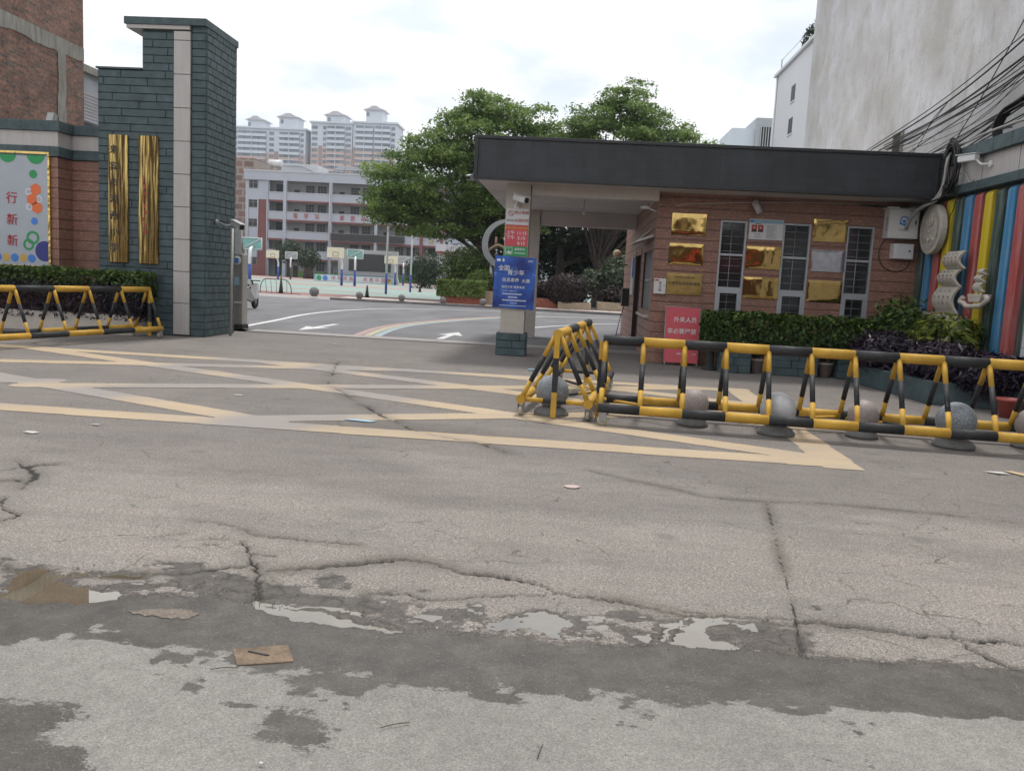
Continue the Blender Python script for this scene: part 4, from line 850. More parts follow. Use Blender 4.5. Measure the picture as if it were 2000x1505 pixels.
# ================================================================== BARRIERS
def barrier(label, x, y, rz, L, seg=0.44, first_black=True, hw=0.40, H=0.94, group='striped anti-ram barriers'):
    t_ = thing('striped_barrier', label, 'barrier', (x, y, 0), group, rz)
    n = int(L / seg)
    def bar(name, yy, zz, r, xs0=0.0):
        b2 = MB()
        for k in range(n):
            blk = (k % 2 == 0) == first_black
            b2.tube([(k * seg, yy, zz), ((k + 1) * seg, yy, zz)], r, 14, 1 if blk else 0)
        b2.build(name, ['barrier_yellow', 'barrier_black'], t_, local=True)
    bar('top_rail', 0, H, 0.055); bar('base_rail', -hw, 0.19, 0.052); bar('base_rail', hw, 0.19, 0.052)
    def leg(sgn):
        a = Vector((0, sgn * 0.02, H)); c_ = Vector((0, sgn * hw, 0.19)); b2 = MB()
        for u, v, mi in ((0, .33, 0), (.33, .72, 1), (.72, 1, 0)): b2.tube([tuple(a.lerp(c_, u)), tuple(a.lerp(c_, v))], 0.028, 10, mi)
        return b2.mesh('leg', ['barrier_yellow', 'barrier_black'])
    lm = {s: leg(s) for s in (-1, 1)}
    for k in range(n + 1):
        xx = k * seg + (0.03 if (k == 0) else (-0.03 if k == n else 0))
        for s in (-1, 1):
            o = bpy.data.objects.new('leg', lm[s]); COL.objects.link(o); o.parent = t_; o.location = (xx, 0, 0); WL[o] = WL[t_]
    for xx in (0.04, n * seg - 0.04):
        b2 = MB()
        for u, v, mi in ((0, .33, 0), (.33, .67, 1), (.67, 1, 0)): b2.tube([(xx, -hw + 2 * hw * u, 0.19), (xx, -hw + 2 * hw * v, 0.19)], 0.026, 10, mi)
        b2.build('cross_rail', ['barrier_yellow', 'barrier_black'], t_, local=True)
    k = 0; xx = 0.1
    while xx + 1.3 < n * seg:
        b2 = MB(); ya, yb = (-hw, hw) if k % 2 else (hw, -hw)
        for u, v, mi in ((0, .3, 0), (.3, .7, 1), (.7, 1, 0)): b2.tube([(xx + 1.3 * u, ya + (yb - ya) * u, 0.17), (xx + 1.3 * v, ya + (yb - ya) * v, 0.17)], 0.018, 8, mi)
        b2.build('brace', ['barrier_yellow', 'barrier_black'], t_, local=True); xx += 1.3; k += 1
    for xx in (0.06, n * seg - 0.06):
        for s in (-1, 1):
            c2 = thing_part('caster', t_)
            b2 = MB(); b2.box(xx - 0.04, xx + 0.04, s * hw - 0.035, s * hw - 0.028, 0.05, 0.14); b2.box(xx - 0.04, xx + 0.04, s * hw + 0.028, s * hw + 0.035, 0.05, 0.14); b2.box(xx - 0.04, xx + 0.04, s * hw - 0.035, s * hw + 0.035, 0.14, 0.146)
            f_ = b2.build('caster', 'grey_metal', t_, local=True)
            b2 = MB(); b2.lathe([(0.0, -.022), (0.052, -.022), (0.06, -.014), (0.06, .014), (0.052, .022), (0, .022)], (xx, s * hw, 0.06), 16, axis='y'); o = b2.build('wheel', 'caster', f_, local=True)
    for xx in (-0.02, n * seg + 0.02):
        b2 = MB()
        b2.box(xx - 0.02, xx + 0.02, -0.03, 0.03, 0.02, 0.30, 0); b2.box(xx - 0.02, xx + 0.02, -0.03, 0.03, 0.30, 0.68, 1); b2.box(xx - 0.02, xx + 0.02, -0.03, 0.03, 0.68, H - 0.02, 0)
        b2.build('end_post', ['barrier_yellow', 'barrier_black'], t_, local=True)
    return t_
def thing_part(nm, t_): return None
barrier('long yellow and black striped barrier across the right foreground', 0.36, 9.49, math.atan2(-0.34, 4.4), 5.76, 0.448, True, 0.41, 0.90)
barrier('short striped barrier turned end-on with a stone ball under its near end', -0.15, 9.32, math.atan2(3.45, 0.40), 3.52, 0.87, False, 0.38, 0.94)
barrier('striped barrier at far left in front of the planter and slate pillar', -8.47, 16.42, math.atan2(-3.1, -0.72), 5.6, 0.79, False, 0.31, 0.95)

# ================================================================== STONE BALLS
def stone_ball(x, y, mat, label, r=0.19, base='granite_base'):
    t_ = thing('stone_ball', label, 'bollard', (x, y, 0), 'stone ball bollards by the barriers')
    b2 = MB(); b2.lathe([(0, 0), (r * 1.04, 0), (r * 1.06, 0.02), (r * 1.02, 0.045), (r * 0.92, 0.05), (r * 0.90, 0.07), (r * .6, 0.09), (r * .45, 0.12), (0, 0.12)], (x, y, 0), 28); b2.build('base', base, t_)
    b2 = MB(); b2.lathe([(r * math.sin(PI * k / 16), 0.09 + r * 0.94 - r * math.cos(PI * k / 16)) for k in range(17)], (x, y, 0), 30); b2.build('ball', mat, t_)
stone_ball(-0.18, 9.62, 'granite_grey', 'dark grey granite ball under the near end of the short striped barrier')
stone_ball(1.41, 9.50, 'granite_pink', 'small pinkish stone ball seen inside the left part of the long barrier', 0.165)
stone_ball(2.27, 9.22, 'marble_white', 'whitish marble ball with dark veins inside the long barrier')
stone_ball(3.24, 9.42, 'granite_pink', 'small sandy stone ball between the marble and blue-grey balls', 0.165)
stone_ball(4.10, 9.14, 'granite_grey', 'speckled blue-grey granite ball, second from the right edge', 0.20)
stone_ball(5.02, 9.40, 'granite_pink', 'stone ball base just showing at the right edge of the picture', 0.175)

# ================================================================== GATEHOUSE
GW = 17.35
gt = thing('gatehouse', 'brick tiled gatehouse with tall narrow barred windows under the canopy', 'building', (4.1, 20, 0))
WINS = [(2.83, 3.35), (4.06, 4.60), (5.30, 5.82)]; WZ0, WZ1 = 0.72, 2.91; GX0, GX1 = 1.56, 6.74
piers = [(GX0, 2.83), (3.35, 4.06), (4.60, 5.30), (5.82, GX1)]
core = MB()
for a, c_ in piers: core.box(a + 0.02, c_ - 0.0, GW + 0.02, GW + 0.24, WZ0, WZ1)
core.box(GX0 + 0.02, GX1, GW + 0.02, GW + 0.24, 0, WZ0); core.box(GX0 + 0.02, GX1, GW + 0.02, GW + 0.24, WZ1, 3.42)
core.build('wall_core', 'tile_groove', gt)
Bx(GX1 - 0.2, GX1, GW + 0.24, 27.5, 0, 3.42).build('wall_core', 'tile_groove', gt); Bx(GX0 + 0.2, GX1 - 0.2, 27.3, 27.5, 0, 3.42).build('wall_core', 'tile_groove', gt)
BH = 0.208
for i in range(17):
    z0, z1 = i * BH + 0.006, (i + 1) * BH - 0.006
    z1 = min(z1, 3.40)
    if z0 > 3.38: break
    spans = [(GX0, GX1)] if (z1 <= WZ0 + 0.01 or z0 >= WZ1 - 0.03) else piers
    for a, c_ in spans: Bx(a, c_, GW, GW + 0.02, z0, z1).build('tile_course', 'tile_front', gt)
    for a, c_ in (((GW + 0.02, 17.75), (19.9, 20.6), (22.4, 27.5)) if z1 < 2.42 and z0 > 0.95 else (((GW + 0.02, 20.6), (22.4, 27.5)) if z1 < 2.42 else ((GW + 0.02, 27.5),))):
        Bx(GX0, GX0 + 0.02, a, c_, z0, z1).build('tile_course', 'tile_side', gt)
core = MB()
for a, c_, z0, z1 in ((GW + 0.24, 17.75, 0, 3.42), (19.9, 20.6, 0, 3.42), (22.4, 27.5, 0, 3.42), (17.75, 19.9, 0, 0.95), (17.75, 19.9, 2.42, 3.42), (20.6, 22.4, 2.42, 3.42)): core.box(GX0 + 0.02, GX0 + 0.2, a, c_, z0, z1)
core.build('wall_core', 'tile_groove', gt)
dr = Bx(GX0 + 0.10, GX0 + 0.14, 20.6, 22.4, 0, 2.42).build('door', 'door_brown', gt)
for yy in (20.6, 22.32): Bx(GX0 - .01, GX0 + 0.10, yy, yy + .08, 0, 2.42).build('frame', 'door_brown', dr)
MB().tube([(GX0 + 0.06, 20.85, 0.95), (GX0 + 0.06, 20.85, 1.15)], 0.015, 8).build('handle', 'stainless', dr)
sw = Bx(GX0 + 0.10, GX0 + 0.11, 17.75, 19.9, 0.95, 2.42).build('window', 'window_glass', gt)
b_ = MB()
for y in (17.75, 18.45, 19.15, 19.85): b_.box(GX0 + 0.05, GX0 + 0.10, y, y + 0.05, 0.95, 2.42)
b_.box(GX0 + .05, GX0 + .10, 17.8, 19.85, 1.65, 1.70); b_.build('frame', 'aluminium', sw); Bx(GX0 - 0.10, GX0 + 0.1, 17.7, 19.95, 0.89, 0.95).build('sill', 'cream_tile', sw)
for wi, (a, c_) in enumerate(WINS):
    w_ = Bx(a + .03, c_ - .03, GW + 0.09, GW + 0.10, WZ0, WZ1).build('window', 'window_glass', gt)
    b_ = MB(); f = 0.035
    b_.box(a, a + f, GW + 0.0, GW + 0.088, WZ0, WZ1); b_.box(c_ - f, c_, GW + 0.0, GW + 0.088, WZ0, WZ1); b_.box(a + f, c_ - f, GW + 0.0, GW + 0.088, WZ1 - f, WZ1); b_.box(a + f, c_ - f, GW, GW + 0.088, WZ0, WZ0 + f)
    b_.box(a + f, c_ - f, GW + 0.02, GW + 0.088, 2.22, 2.265); b_.box(a + f, c_ - f, GW + 0.015, GW + 0.088, 1.53, 1.60)
    b_.build('frame', 'aluminium', w_, bev=0.003)
    s_ = MB(); s_.box(a + f, a + f + .055, GW - .004, GW + .06, WZ0 + f, 1.53); s_.box(c_ - f - .055, c_ - f, GW - .004, GW + .06, WZ0 + f, 1.53); s_.box(a + f + .055, c_ - f - .055, GW - .004, GW + .06, 1.475, 1.53); s_.build('sash', 'aluminium', w_, bev=0.003)
    br_ = MB()
    for k in range(1, 15):
        z = WZ0 + k * 0.145
        if abs(z - 2.24) > .05 and abs(z - 1.56) > .06: br_.tube([(a + f, GW + 0.075, z), (c_ - f, GW + 0.075, z)], 0.006, 6)
    br_.tube([((a + c_) / 2 - 0.02, GW + 0.068, WZ0 + f), ((a + c_) / 2 - 0.02, GW + 0.068, WZ1 - f)], 0.008, 6); br_.build('bars', 'grey_metal', w_)
    if wi == 2:
        for k, mt in enumerate(('stripe_blue', 'stripe_yellow')): pass
# roof canopy
rc = thing('canopy', 'flat white canopy roof over the gateway with a dark screen along its front edge', 'canopy', (2, 20, 3.4))
Bx(-1.98, 6.60, 16.42, 24.7, 3.40, 4.10).build('roof_slab', 'soffit', rc); Bx(1.5, 6.60, 24.702, 28.0, 3.43, 4.1).build('roof_slab', 'soffit', rc)
fr = MB(); fr.box(-2.03, 6.53, 16.25, 16.40, 4.13, 4.19); fr.box(-2.03, 6.53, 16.25, 16.40, 3.38, 3.44); fr.box(-2.03, -1.96, 16.25, 16.40, 3.44, 4.13); fr.box(6.46, 6.53, 16.25, 16.40, 3.44, 4.13)
fr.build('screen_frame', 'black_metal', rc, bev=0.006)
Bx(-1.96, 6.46, 16.28, 16.38, 3.44, 4.13).build('screen', 'led_face', rc)
MB().box(-2.06, -1.985, 16.42, 17.6, 4.0, 4.16).box(-2.06, -1.985, 16.42, 17.6, 3.40, 3.55).build('slate_edge', 'slate', rc)
MB().box(-2.05, -1.99, 16.43, 16.50, 3.55, 4.0).box(-2.05, -1.99, 16.60, 16.66, 3.55, 4.0).box(-2.05, -1.99, 16.50, 16.60, 3.90, 4.0).build('end_frame', 'white_metal', rc)
Bx(-0.95, 1.55, 17.02, 17.35, 3.20, 3.398).build('front_beam', 'cream_tile', rc)
for k in range(8): Bx(-0.9 + k * 0.3, -0.895 + k * 0.3, 17.017, 17.03, 3.205, 3.39).build('tile_joint', 'soffit', rc)
Bx(-1.0, 1.55, 22.95, 23.25, 3.02, 3.398).build('rear_beam', 'soffit', rc)
# columns
def column(name, label, x0, x1, y0, y1, base):
    t_ = thing(name, label, 'column', ((x0 + x1) / 2, (y0 + y1) / 2, 0))
    Bx(x0, x1, y0, y1, 0, 3.40).build('shaft', 'cream_tile', t_, bev=0.004)
    if base:
        bx0, bx1, by0, by1 = x0 - 0.07, x1 + 0.06, y0 - 0.06, y1 + 0.06
        Bx(bx0 + .02, bx1 - .02, by0 + .02, by1 - .02, 0, 0.455).build('base', 'slate_joint', t_)
        for i in range(3):
            for a, c_ in (((bx0, bx0 + 0.33), (bx0 + 0.33, bx1)) if i == 1 else (((bx0, bx0 + .48), (bx0 + .48, bx1)) if i == 2 else ((bx0, bx1),))): inst(tmesh(c_ - a), 'slate_tile', t_, (a, by0 + 0.02, i * RH))
            inst(tmesh(by1 - by0), 'slate_tile', t_, (bx1 - 0.02, by0, i * RH), (0, 0, PI / 2)); inst(tmesh(by1 - by0), 'slate_tile', t_, (bx0 + 0.02, by1, i * RH), (0, 0, -PI / 2))
    return t_
column('front_column', 'pale square front column of the canopy on a slate block base', -1.45, -0.97, 17.0, 17.48, True)
column('rear_column', 'pale square rear column of the canopy behind the front column', -1.42, -1.02, 22.9, 23.3, False)
# signs on the front column
def board(name, label, x0, x1, y, z0, z1, mat, cat='sign', d=0.012, group=None):
    t_ = thing(name, label, cat, ((x0 + x1) / 2, y, z0), group); Bx(x0, x1, y - d, y, z0, z1).build('panel', mat, t_); return t_
y = 16.998
s1 = board('no_smoking_sign', 'white no smoking sign with red ring at the top of the column', -1.435, -0.985, y, 2.605, 2.92, 'white_board')
b_ = MB(); o_ = circle(-1.34, 2.825, 0.055); i_ = circle(-1.34, 2.825, 0.043); b_.add([(p[0], y - .015, p[1]) for p in o_ + i_], [(k, (k + 1) % 20, 20 + (k + 1) % 20, 20 + k) for k in range(20)]); b_.add([(-1.385, y - .0155, 2.855), (-1.375, y - .0155, 2.865), (-1.295, y - .0155, 2.795), (-1.305, y - .0155, 2.785)], [(0, 1, 2, 3)]); b_.build('prohibition_ring', 'red_print', s1)
text('禁止吸烟', 0.072, 'red_print', s1, (-1.13, y - .014, 2.84), bold=0.006); text('您已进入', 0.043, 'dark_print', s1, (-1.33, y - .014, 2.685)); text('无烟学校', 0.068, 'red_print', s1, (-1.12, y - .014, 2.685), bold=0.006)
s2 = board('timetable_sign', 'red sign with white dismissal times below the no smoking sign', -1.435, -0.985, y, 2.185, 2.598, 'red_board')
text('来宾市河西小学放学时间', 0.050, 'yellow_print', s2, (-1.21, y - .014, 2.54), sx=0.85, bold=0.01)
for k, (a, b2) in enumerate((('上午', '11:15'), ('下午', '5:10'), ('', '6:15'))):
    if a: text(a, 0.085, 'white_print', s2, (-1.33, y - .014, 2.445 - k * 0.098), bold=0.006)
    text(b2, 0.092, 'white_print', s2, (-1.11, y - .014, 2.44 - k * 0.098), bold=0.006)
s3 = board('greeting_sign', 'green reminder sign with white hand symbol above the blue poster', -1.435, -0.985, y, 1.99, 2.178, 'green_print')
text('温馨提示', 0.055, 'white_print', s3, (-1.13, y - .014, 2.12), bold=0.01)
MB().box(-1.24, -1.02, y - .0145, y - .012, 2.045, 2.058).build('printed_line', 'white_print', s3)
MB().box(-1.415, -1.28, y - .0145, y - .012, 2.155, 2.163).box(-1.415, -1.28, y - .0145, y - .012, 2.02, 2.028).box(-1.415, -1.407, y - .0145, y - .012, 2.029, 2.154).box(-1.288, -1.28, y - .0145, y - .012, 2.029, 2.154).build('symbol_frame', 'white_print', s3)
b_ = MB(); b_.extr([(-1.40, 2.06), (-1.33, 2.035), (-1.295, 2.055), (-1.30, 2.075), (-1.36, 2.085)], 'y', y - .0145, y - .012); b_.extr([(-1.352, 2.09), (-1.345, 2.09), (-1.345, 2.14), (-1.352, 2.14)], 'y', y - .0145, y - .012); b_.build('hand_symbol', 'white_print', s3)
# blue poster
py = 16.975; pt = thing('poster', 'tilted blue contest poster with white characters fixed low on the front column', 'poster', (-1.21, py, 0.94))
b_ = MB(); b_.extr([(-1.625, 0.965), (-0.795, 0.935), (-0.785, 1.965), (-1.605, 1.985)], 'y', py - 0.02, py); b_.build('panel', 'poster_blue', pt)
tx = lambda s_, sz, x, z, bold=0.006, sx=1.0, mt='white_print': text(s_, sz, mt, pt, (x, py - 0.024, z), bold=bold, sx=sx)
tx('全国', 0.115, -1.42, 1.74, 0.008); tx('青少年', 0.115, -1.18, 1.655, 0.008); tx('信息素养', 0.085, -1.28, 1.51, 0.006); tx('大赛', 0.085, -0.975, 1.50, 0.006)
tx('科技少年 筑梦未来', 0.056, -1.22, 1.372, 0.01); tx('主办单位：中国电子学会', 0.026, -1.29, 1.295, 0.0)
for k, (x0, x1) in enumerate(((-1.43, -1.05), (-1.31, -1.13), (-1.43, -0.96))):
    b_ = MB(); x = x0
    while x < x1: b_.box(x, x + 0.017, py - .0225, py - .020, 1.225 - k * 0.062, 1.247 - k * 0.062); x += 0.023
    b_.build('printed_line', 'white_print', pt)
b_ = MB(); x = -1.48
while x < -0.95: b_.box(x, x + 0.012, py - .0225, py - .020, 1.0, 1.013); x += 0.018
b_.build('printed_line', 'white_print', pt)
b_ = MB(); b_.extr(circle(-1.535, 1.90, 0.042, 16, rz=0.028), 'y', py - .0225, py - .02); b_.extr([(-1.46, 1.875), (-1.42, 1.875), (-1.42, 1.91), (-1.44, 1.94), (-1.46, 1.91)], 'y', py - .0225, py - .02); b_.build('logo', 'white_print', pt)
tx('2025', 0.05, -0.90, 1.90, 0.015); tx('2025年6月', 0.032, -1.2, 1.055, 0.0)
bullet_cam('security_camera', 'white bullet camera on the canopy column above the no smoking sign', (-1.24, 16.99, 2.97), (-1.22, 16.80, 3.12), (-1.03, 16.62, 3.05), 'white_metal', 0.058, (0, -1, 0))
bullet_cam('security_camera', 'small dome camera at the left end of the canopy soffit', (-2.03, 16.7, 3.47), (-2.14, 16.65, 3.44), (-2.16, 16.55, 3.42), 'white_metal', 0.04, (-1, 0, 0))
# hanging bulb and things under the canopy
hb = thing('hanging_bulb', 'bare bulb hanging on a wire under the canopy ceiling', 'light bulb', (0.1, 18.5, 3.4))
MB().tube([(0.1, 18.5, 3.4), (0.1, 18.5, 3.08)], 0.005, 6).build('wire', 'cable', hb); b_ = MB(); b_.lathe([(0.0, -0.09), (0.028, -0.075), (0.03, -0.05), (0.016, -0.02), (0.016, 0.02), (0, 0.02)], (0.1, 18.5, 3.06), 12); b_.build('bulb', 'white_metal', hb)
fn = thing('floodlight', 'round white lamp and fan bracket high on the gatehouse corner', 'lamp', (1.45, 17.5, 3.05))
MB().tube([(1.55, 17.5, 3.35), (1.4, 17.5, 3.12)], 0.02, 8).tube([(1.56, 17.42, 3.02), (1.35, 17.42, 3.10)], 0.015, 8).build('bracket', 'white_metal', fn)
b_ = MB(); b_.lathe([(0.02, 0.05), (0.10, 0.03), (0.11, -0.02), (0.0, -0.03)], (1.33, 17.5, 3.10), 16); b_.build('head', 'white_metal', fn)
sd2 = thing('side_sign', 'narrow blue and white board beside the gatehouse door', 'sign', (1.55, 23.2, 1.3)); Bx(1.52, 1.555, 22.6, 23.6, 1.3, 2.3).build('panel', 'white_board', sd2); Bx(1.50, 1.518, 22.62, 22.95, 1.75, 2.28).build('blue_panel', 'blue_print', sd2)
mb = thing('letter_box', 'green metal box with cable on the gatehouse far side wall', 'box', (1.5, 24.5, 0.9)); Bx(1.36, 1.556, 24.3, 24.75, 0.95, 1.45).build('body', 'cone_dark', mb, bev=0.01); MB().tube([(1.45, 24.5, 0.95), (1.35, 24.4, 0.6), (1.25, 24.4, 0.02)], 0.012, 6).build('cable', 'cable', mb)
aw = thing('door_canopy', 'small white awning bracket above the gatehouse side window', 'awning', (1.4, 18.8, 2.45)); b_ = MB(); b_.extr([(1.555, 2.55), (1.20, 2.42), (1.20, 2.45), (1.555, 2.60)], 'y', 17.8, 19.9); b_.build('sheet', 'white_metal', aw); MB().tube([(1.555, 18.0, 2.75), (1.25, 18.0, 2.46)], 0.012, 6).tube([(1.555, 19.6, 2.75), (1.25, 19.6, 2.46)], 0.012, 6).build('stay', 'white_metal', aw)

# plaques
def plaque(x0, x1, z0, z1, mat, label, grp='metal plaques on the gatehouse wall'):
    t_ = thing('wall_plaque', label, 'plaque', ((x0 + x1) / 2, GW, z0), grp); n = 14; m_ = 10; vs_ = []
    for j in range(m_ + 1):
        for i in range(n + 1):
            u, v = i / n, j / m_; e_ = min(u, 1 - u, v, 1 - v); wv = math.sin(u * 5 + z0 * 5 + x0 * 3) * math.cos(v * 3 + x0 * 7) * 0.0022
            vs_.append((x0 + (x1 - x0) * u, GW - 0.028 + wv * min(1, e_ * 8) + (0.004 if e_ == 0 else 0), z0 + (z1 - z0) * v))
    b2 = MB(); b2.add(vs_, [(j * (n + 1) + i, j * (n + 1) + i + 1, (j + 1) * (n + 1) + i + 1, (j + 1) * (n + 1) + i) for j in range(m_) for i in range(n)], True); b2.build('plate', mat, t_)
    Bx(x0 + .004, x1 - .004, GW - 0.016, GW - 0.001, z0 + .004, z1 - .004).build('edge', 'brass_dull', t_); return t_
p_ = plaque(1.86, 2.54, 2.585, 3.01, 'brass', 'wavy brass plaque at the top left of the gatehouse wall')
for k in range(3): text('〓' * 0 + '▪' * 0 + '一' * 0, 0.05, 'dark_print', p_, (2.2, GW - .04, 2.9)) if False else None
plaque(1.845, 2.525, 1.995, 2.42, 'brass', 'dark reflecting brass plaque in the middle of the left column')
p_ = plaque(1.84, 2.54, 1.395, 1.825, 'brass_dull', 'matt brown plaque with faint characters beside the suggestion box')
text('大学生社会实践基地', 0.072, 'dark_print', p_, (2.19, GW - .036, 1.62), name='engraved_character'); MB().box(1.98, 2.40, GW - .036, GW - .033, 1.745, 1.757).build('engraved_line', 'dark_print', p_)
plaque(3.37, 4.05, 1.99, 2.43, 'brass', 'large rippled brass plaque below the notice with two portraits')
plaque(3.36, 4.05, 1.40, 1.82, 'brass', 'lowest brass plaque between the first and second windows')
plaque(4.63, 5.29, 2.585, 3.02, 'brass', 'top brass plaque between second and third windows')
plaque(4.63, 5.29, 2.0, 2.43, 'steel_plaque', 'silver plaque between second and third windows')
plaque(4.62, 5.29, 1.40, 1.825, 'brass', 'lowest brass plaque between the second and third windows')
ib = board('information_board', 'white information board with two red portrait photos on the gatehouse wall', 3.385, 4.05, GW - .004, 2.565, 2.965, 'white_board', 'notice board', 0.02)
yy = GW - .026
Bx(3.385, 4.05, yy, yy + .0015, 2.885, 2.955).build('header', 'banner_sky', ib); Bx(3.40, 3.47, yy - .002, yy - .0005, 2.895, 2.945).build('logo', 'blue_print', ib)
for x in (3.43, 3.555):
    ph = Bx(x, x + 0.105, yy - .002, yy, 2.71, 2.85).build('portrait_photo', 'red_print', ib); b_ = MB(); b_.extr([(x + .005, 2.712), (x + .1, 2.712), (x + .085, 2.765), (x + .02, 2.765)], 'y', yy - .004, yy - .0025); b_.build('suit', 'dark_print', ph); b_ = MB(); b_.extr(circle(x + .052, 2.795, .02, 12, rz=.026), 'y', yy - .004, yy - .0025); b_.build('head', 'skin_print', ph)
b_ = MB()
for k in range(11):
    x = 3.73
    while x < 3.80 + random.uniform(.05, .22): b_.box(x, x + .012, yy - .001, yy, 2.60 + k * .0235, 2.608 + k * .0235); x += .018
b_.box(3.50, 3.61, yy - .001, yy, 2.66, 2.672); b_.box(3.49, 3.62, yy - .001, yy, 2.61, 2.617); b_.box(3.49, 3.61, yy - .001, yy, 2.862, 2.874); b_.build('printed_text', 'dark_print', ib)
sb = thing('suggestion_box', 'white suggestion box with red characters left of the matt plaque', 'box', (1.71, GW, 1.39)); Bx(1.59, 1.825, GW - .09, GW - .001, 1.395, 1.70).build('body', 'white_metal', sb, bev=0.006); Bx(1.605, 1.68, GW - .0935, GW - .0905, 1.65, 1.68).build('ribbon', 'red_print', sb)
for k, ch in enumerate('意见箱'): text(ch, 0.055, 'red_print', sb, (1.71, GW - .094, 1.61 - k * .07))
MB().tube([(1.79, GW - .10, 1.56), (1.79, GW - .09, 1.56)], .008, 8).build('lock', 'dark_print', sb)
# cabinets
cb1 = thing('electric_cabinet', 'white wall cabinet with blue round emblem near the right corner', 'cabinet', (6.25, GW, 2.7)); Bx(5.97, 6.53, GW - .30, GW - .001, 2.70, 3.26).build('body', 'white_metal', cb1, bev=0.008); Bx(5.93, 6.57, GW - .34, GW - .001, 3.262, 3.29).build('lid', 'white_metal', cb1)
Bx(6.0, 6.50, GW - .308, GW - .302, 2.73, 3.24).build('door', 'white_metal', cb1, bev=0.003)
b_ = MB(); o_ = circle(6.25, 3.04, .085); i_ = circle(6.25, 3.04, .062); b_.add([(p[0], GW - .312, p[1]) for p in o_ + i_], [(k, (k + 1) % 20, 20 + (k + 1) % 20, 20 + k) for k in range(20)]); b_.extr([(6.21, 3.05), (6.29, 3.05), (6.27, 3.0), (6.25, 2.985), (6.23, 3.0)], 'y', GW - .312, GW - .309); b_.extr([(6.16, 2.97), (6.25, 2.94), (6.34, 2.97), (6.33, 3.0), (6.25, 2.97), (6.17, 3.0)], 'y', GW - .313, GW - .3095); b_.build('emblem', 'blue_print', cb1)
text('公安监控', 0.05, 'grey_metal', cb1, (6.25, GW - .312, 2.86)); Bx(6.455, 6.475, GW - .325, GW - .309, 2.97, 3.05).build('handle', 'black_metal', cb1)
b_ = MB()
for k in range(9): b_.box(5.968, 5.972, GW - .22, GW - .16, 2.85 + k * .03, 2.865 + k * .03)
b_.build('vent', 'dark_print', cb1)
cb2 = thing('meter_box', 'small white meter box with round lock under the emblem cabinet', 'cabinet', (6.33, GW, 2.31)); Bx(6.14, 6.52, GW - .22, GW - .001, 2.315, 2.605).build('body', 'white_metal', cb2, bev=0.006); Bx(6.20, 6.50, GW - .227, GW - .222, 2.33, 2.59).build('door', 'white_board', cb2, bev=0.003); MB().tube([(6.44, GW - .24, 2.47), (6.44, GW - .227, 2.47)], .018, 10).build('lock', 'black_metal', cb2)
cl_ = MB().tube(smooth_path([(6.02, GW - .02, 2.69), (5.93, GW - .03, 2.45), (6.0, GW - .03, 2.2), (6.2, GW - .03, 2.08), (6.45, GW - .03, 2.12), (6.55, GW - .03, 2.3)]), .008, 6).build('loose_cable', 'cable'); tag(cl_, 'thin dark cable looping below the meter box on the tiled wall', 'cable')
wl = thing('wall_lamp', 'cream tubular lamp head tilted on the wall above the information board', 'lamp', (3.55, GW, 3.2)); b_ = MB(); b_.tube([(3.42, GW - .16, 3.29), (3.53, GW - .22, 3.06)], [.075, .06], 12); b_.build('shade', 'cream_panel', wl); MB().tube([(3.45, GW, 3.30), (3.45, GW - .15, 3.28)], .015, 8).tube([(3.56, GW, 3.24), (3.5, GW - .18, 3.18)], .012, 8).build('bracket', 'cream_panel', wl)
rod = MB().tube([(1.92, GW - .14, 3.13), (2.02, GW - .14, 3.17), (3.2, GW - .14, 3.26), (4.4, GW - .10, 3.32), (6.0, GW - .08, 3.34)], .009, 6).build('conduit', 'cream_panel'); tag(rod, 'thin pale conduit running along the wall under the canopy', 'conduit')
ff = MB().box(1.6, 5.3, GW - .006, GW - .001, 3.36, 3.40); 
# red warning sign
rs = thing('warning_sign', 'red A-frame sign with white characters leaning by the gatehouse corner', 'sign', (2.2, 17.0, 0))
b_ = MB(); b_.add([(1.86, 16.95, .06), (2.52, 16.95, .06), (2.52, 17.12, 1.15), (1.86, 17.12, 1.15), (1.86, 16.97, .06), (2.52, 16.97, .06), (2.52, 17.14, 1.15), (1.86, 17.14, 1.15)], [(0, 1, 2, 3), (5, 4, 7, 6), (1, 5, 6, 2), (4, 0, 3, 7), (3, 2, 6, 7), (4, 5, 1, 0)]); b_.build('panel', 'red_board', rs)
fr = MB()
for a, c_ in (((1.85, 16.958, .02), (1.85, 17.132, 1.16)), ((2.53, 16.958, .02), (2.53, 17.132, 1.16)), ((1.85, 17.132, 1.16), (2.53, 17.132, 1.16)), ((1.85, 16.965, .06), (2.53, 16.965, .06))): fr.tube([a, c_], .011, 6)
fr.build('frame', 'grey_metal', rs); MB().tube([(1.87, 17.13, 1.12), (1.87, 17.30, .01)], .01, 6).tube([(2.51, 17.13, 1.12), (2.51, 17.30, .01)], .01, 6).build('rear_leg', 'grey_metal', rs)
MB().tube([(1.88, 16.95, .05), (1.88, 16.9, .012)], .012, 6).tube([(2.50, 16.95, .05), (2.50, 16.9, .012)], .012, 6).build('foot', 'grey_metal', rs)
tilt = math.atan2(0.17, 1.09); rx = PI / 2 - tilt
def onsign(z): return 16.945 + (z - .06) * 0.17 / 1.09
text('外来人员', 0.115, 'white_print', rs, (2.24, onsign(.90), .90), (rx, 0, 0), bold=0.006); text('非必要严禁', 0.115, 'white_print', rs, (2.18, onsign(.67), .67), (rx, 0, 0), bold=0.006); text('来宾市', 0.042, 'white_print', rs, (2.16, onsign(.23), .23), (rx, 0, 0), bold=.01); text('小学', 0.042, 'white_print', rs, (2.44, onsign(.23), .23), (rx, 0, 0), bold=.01)
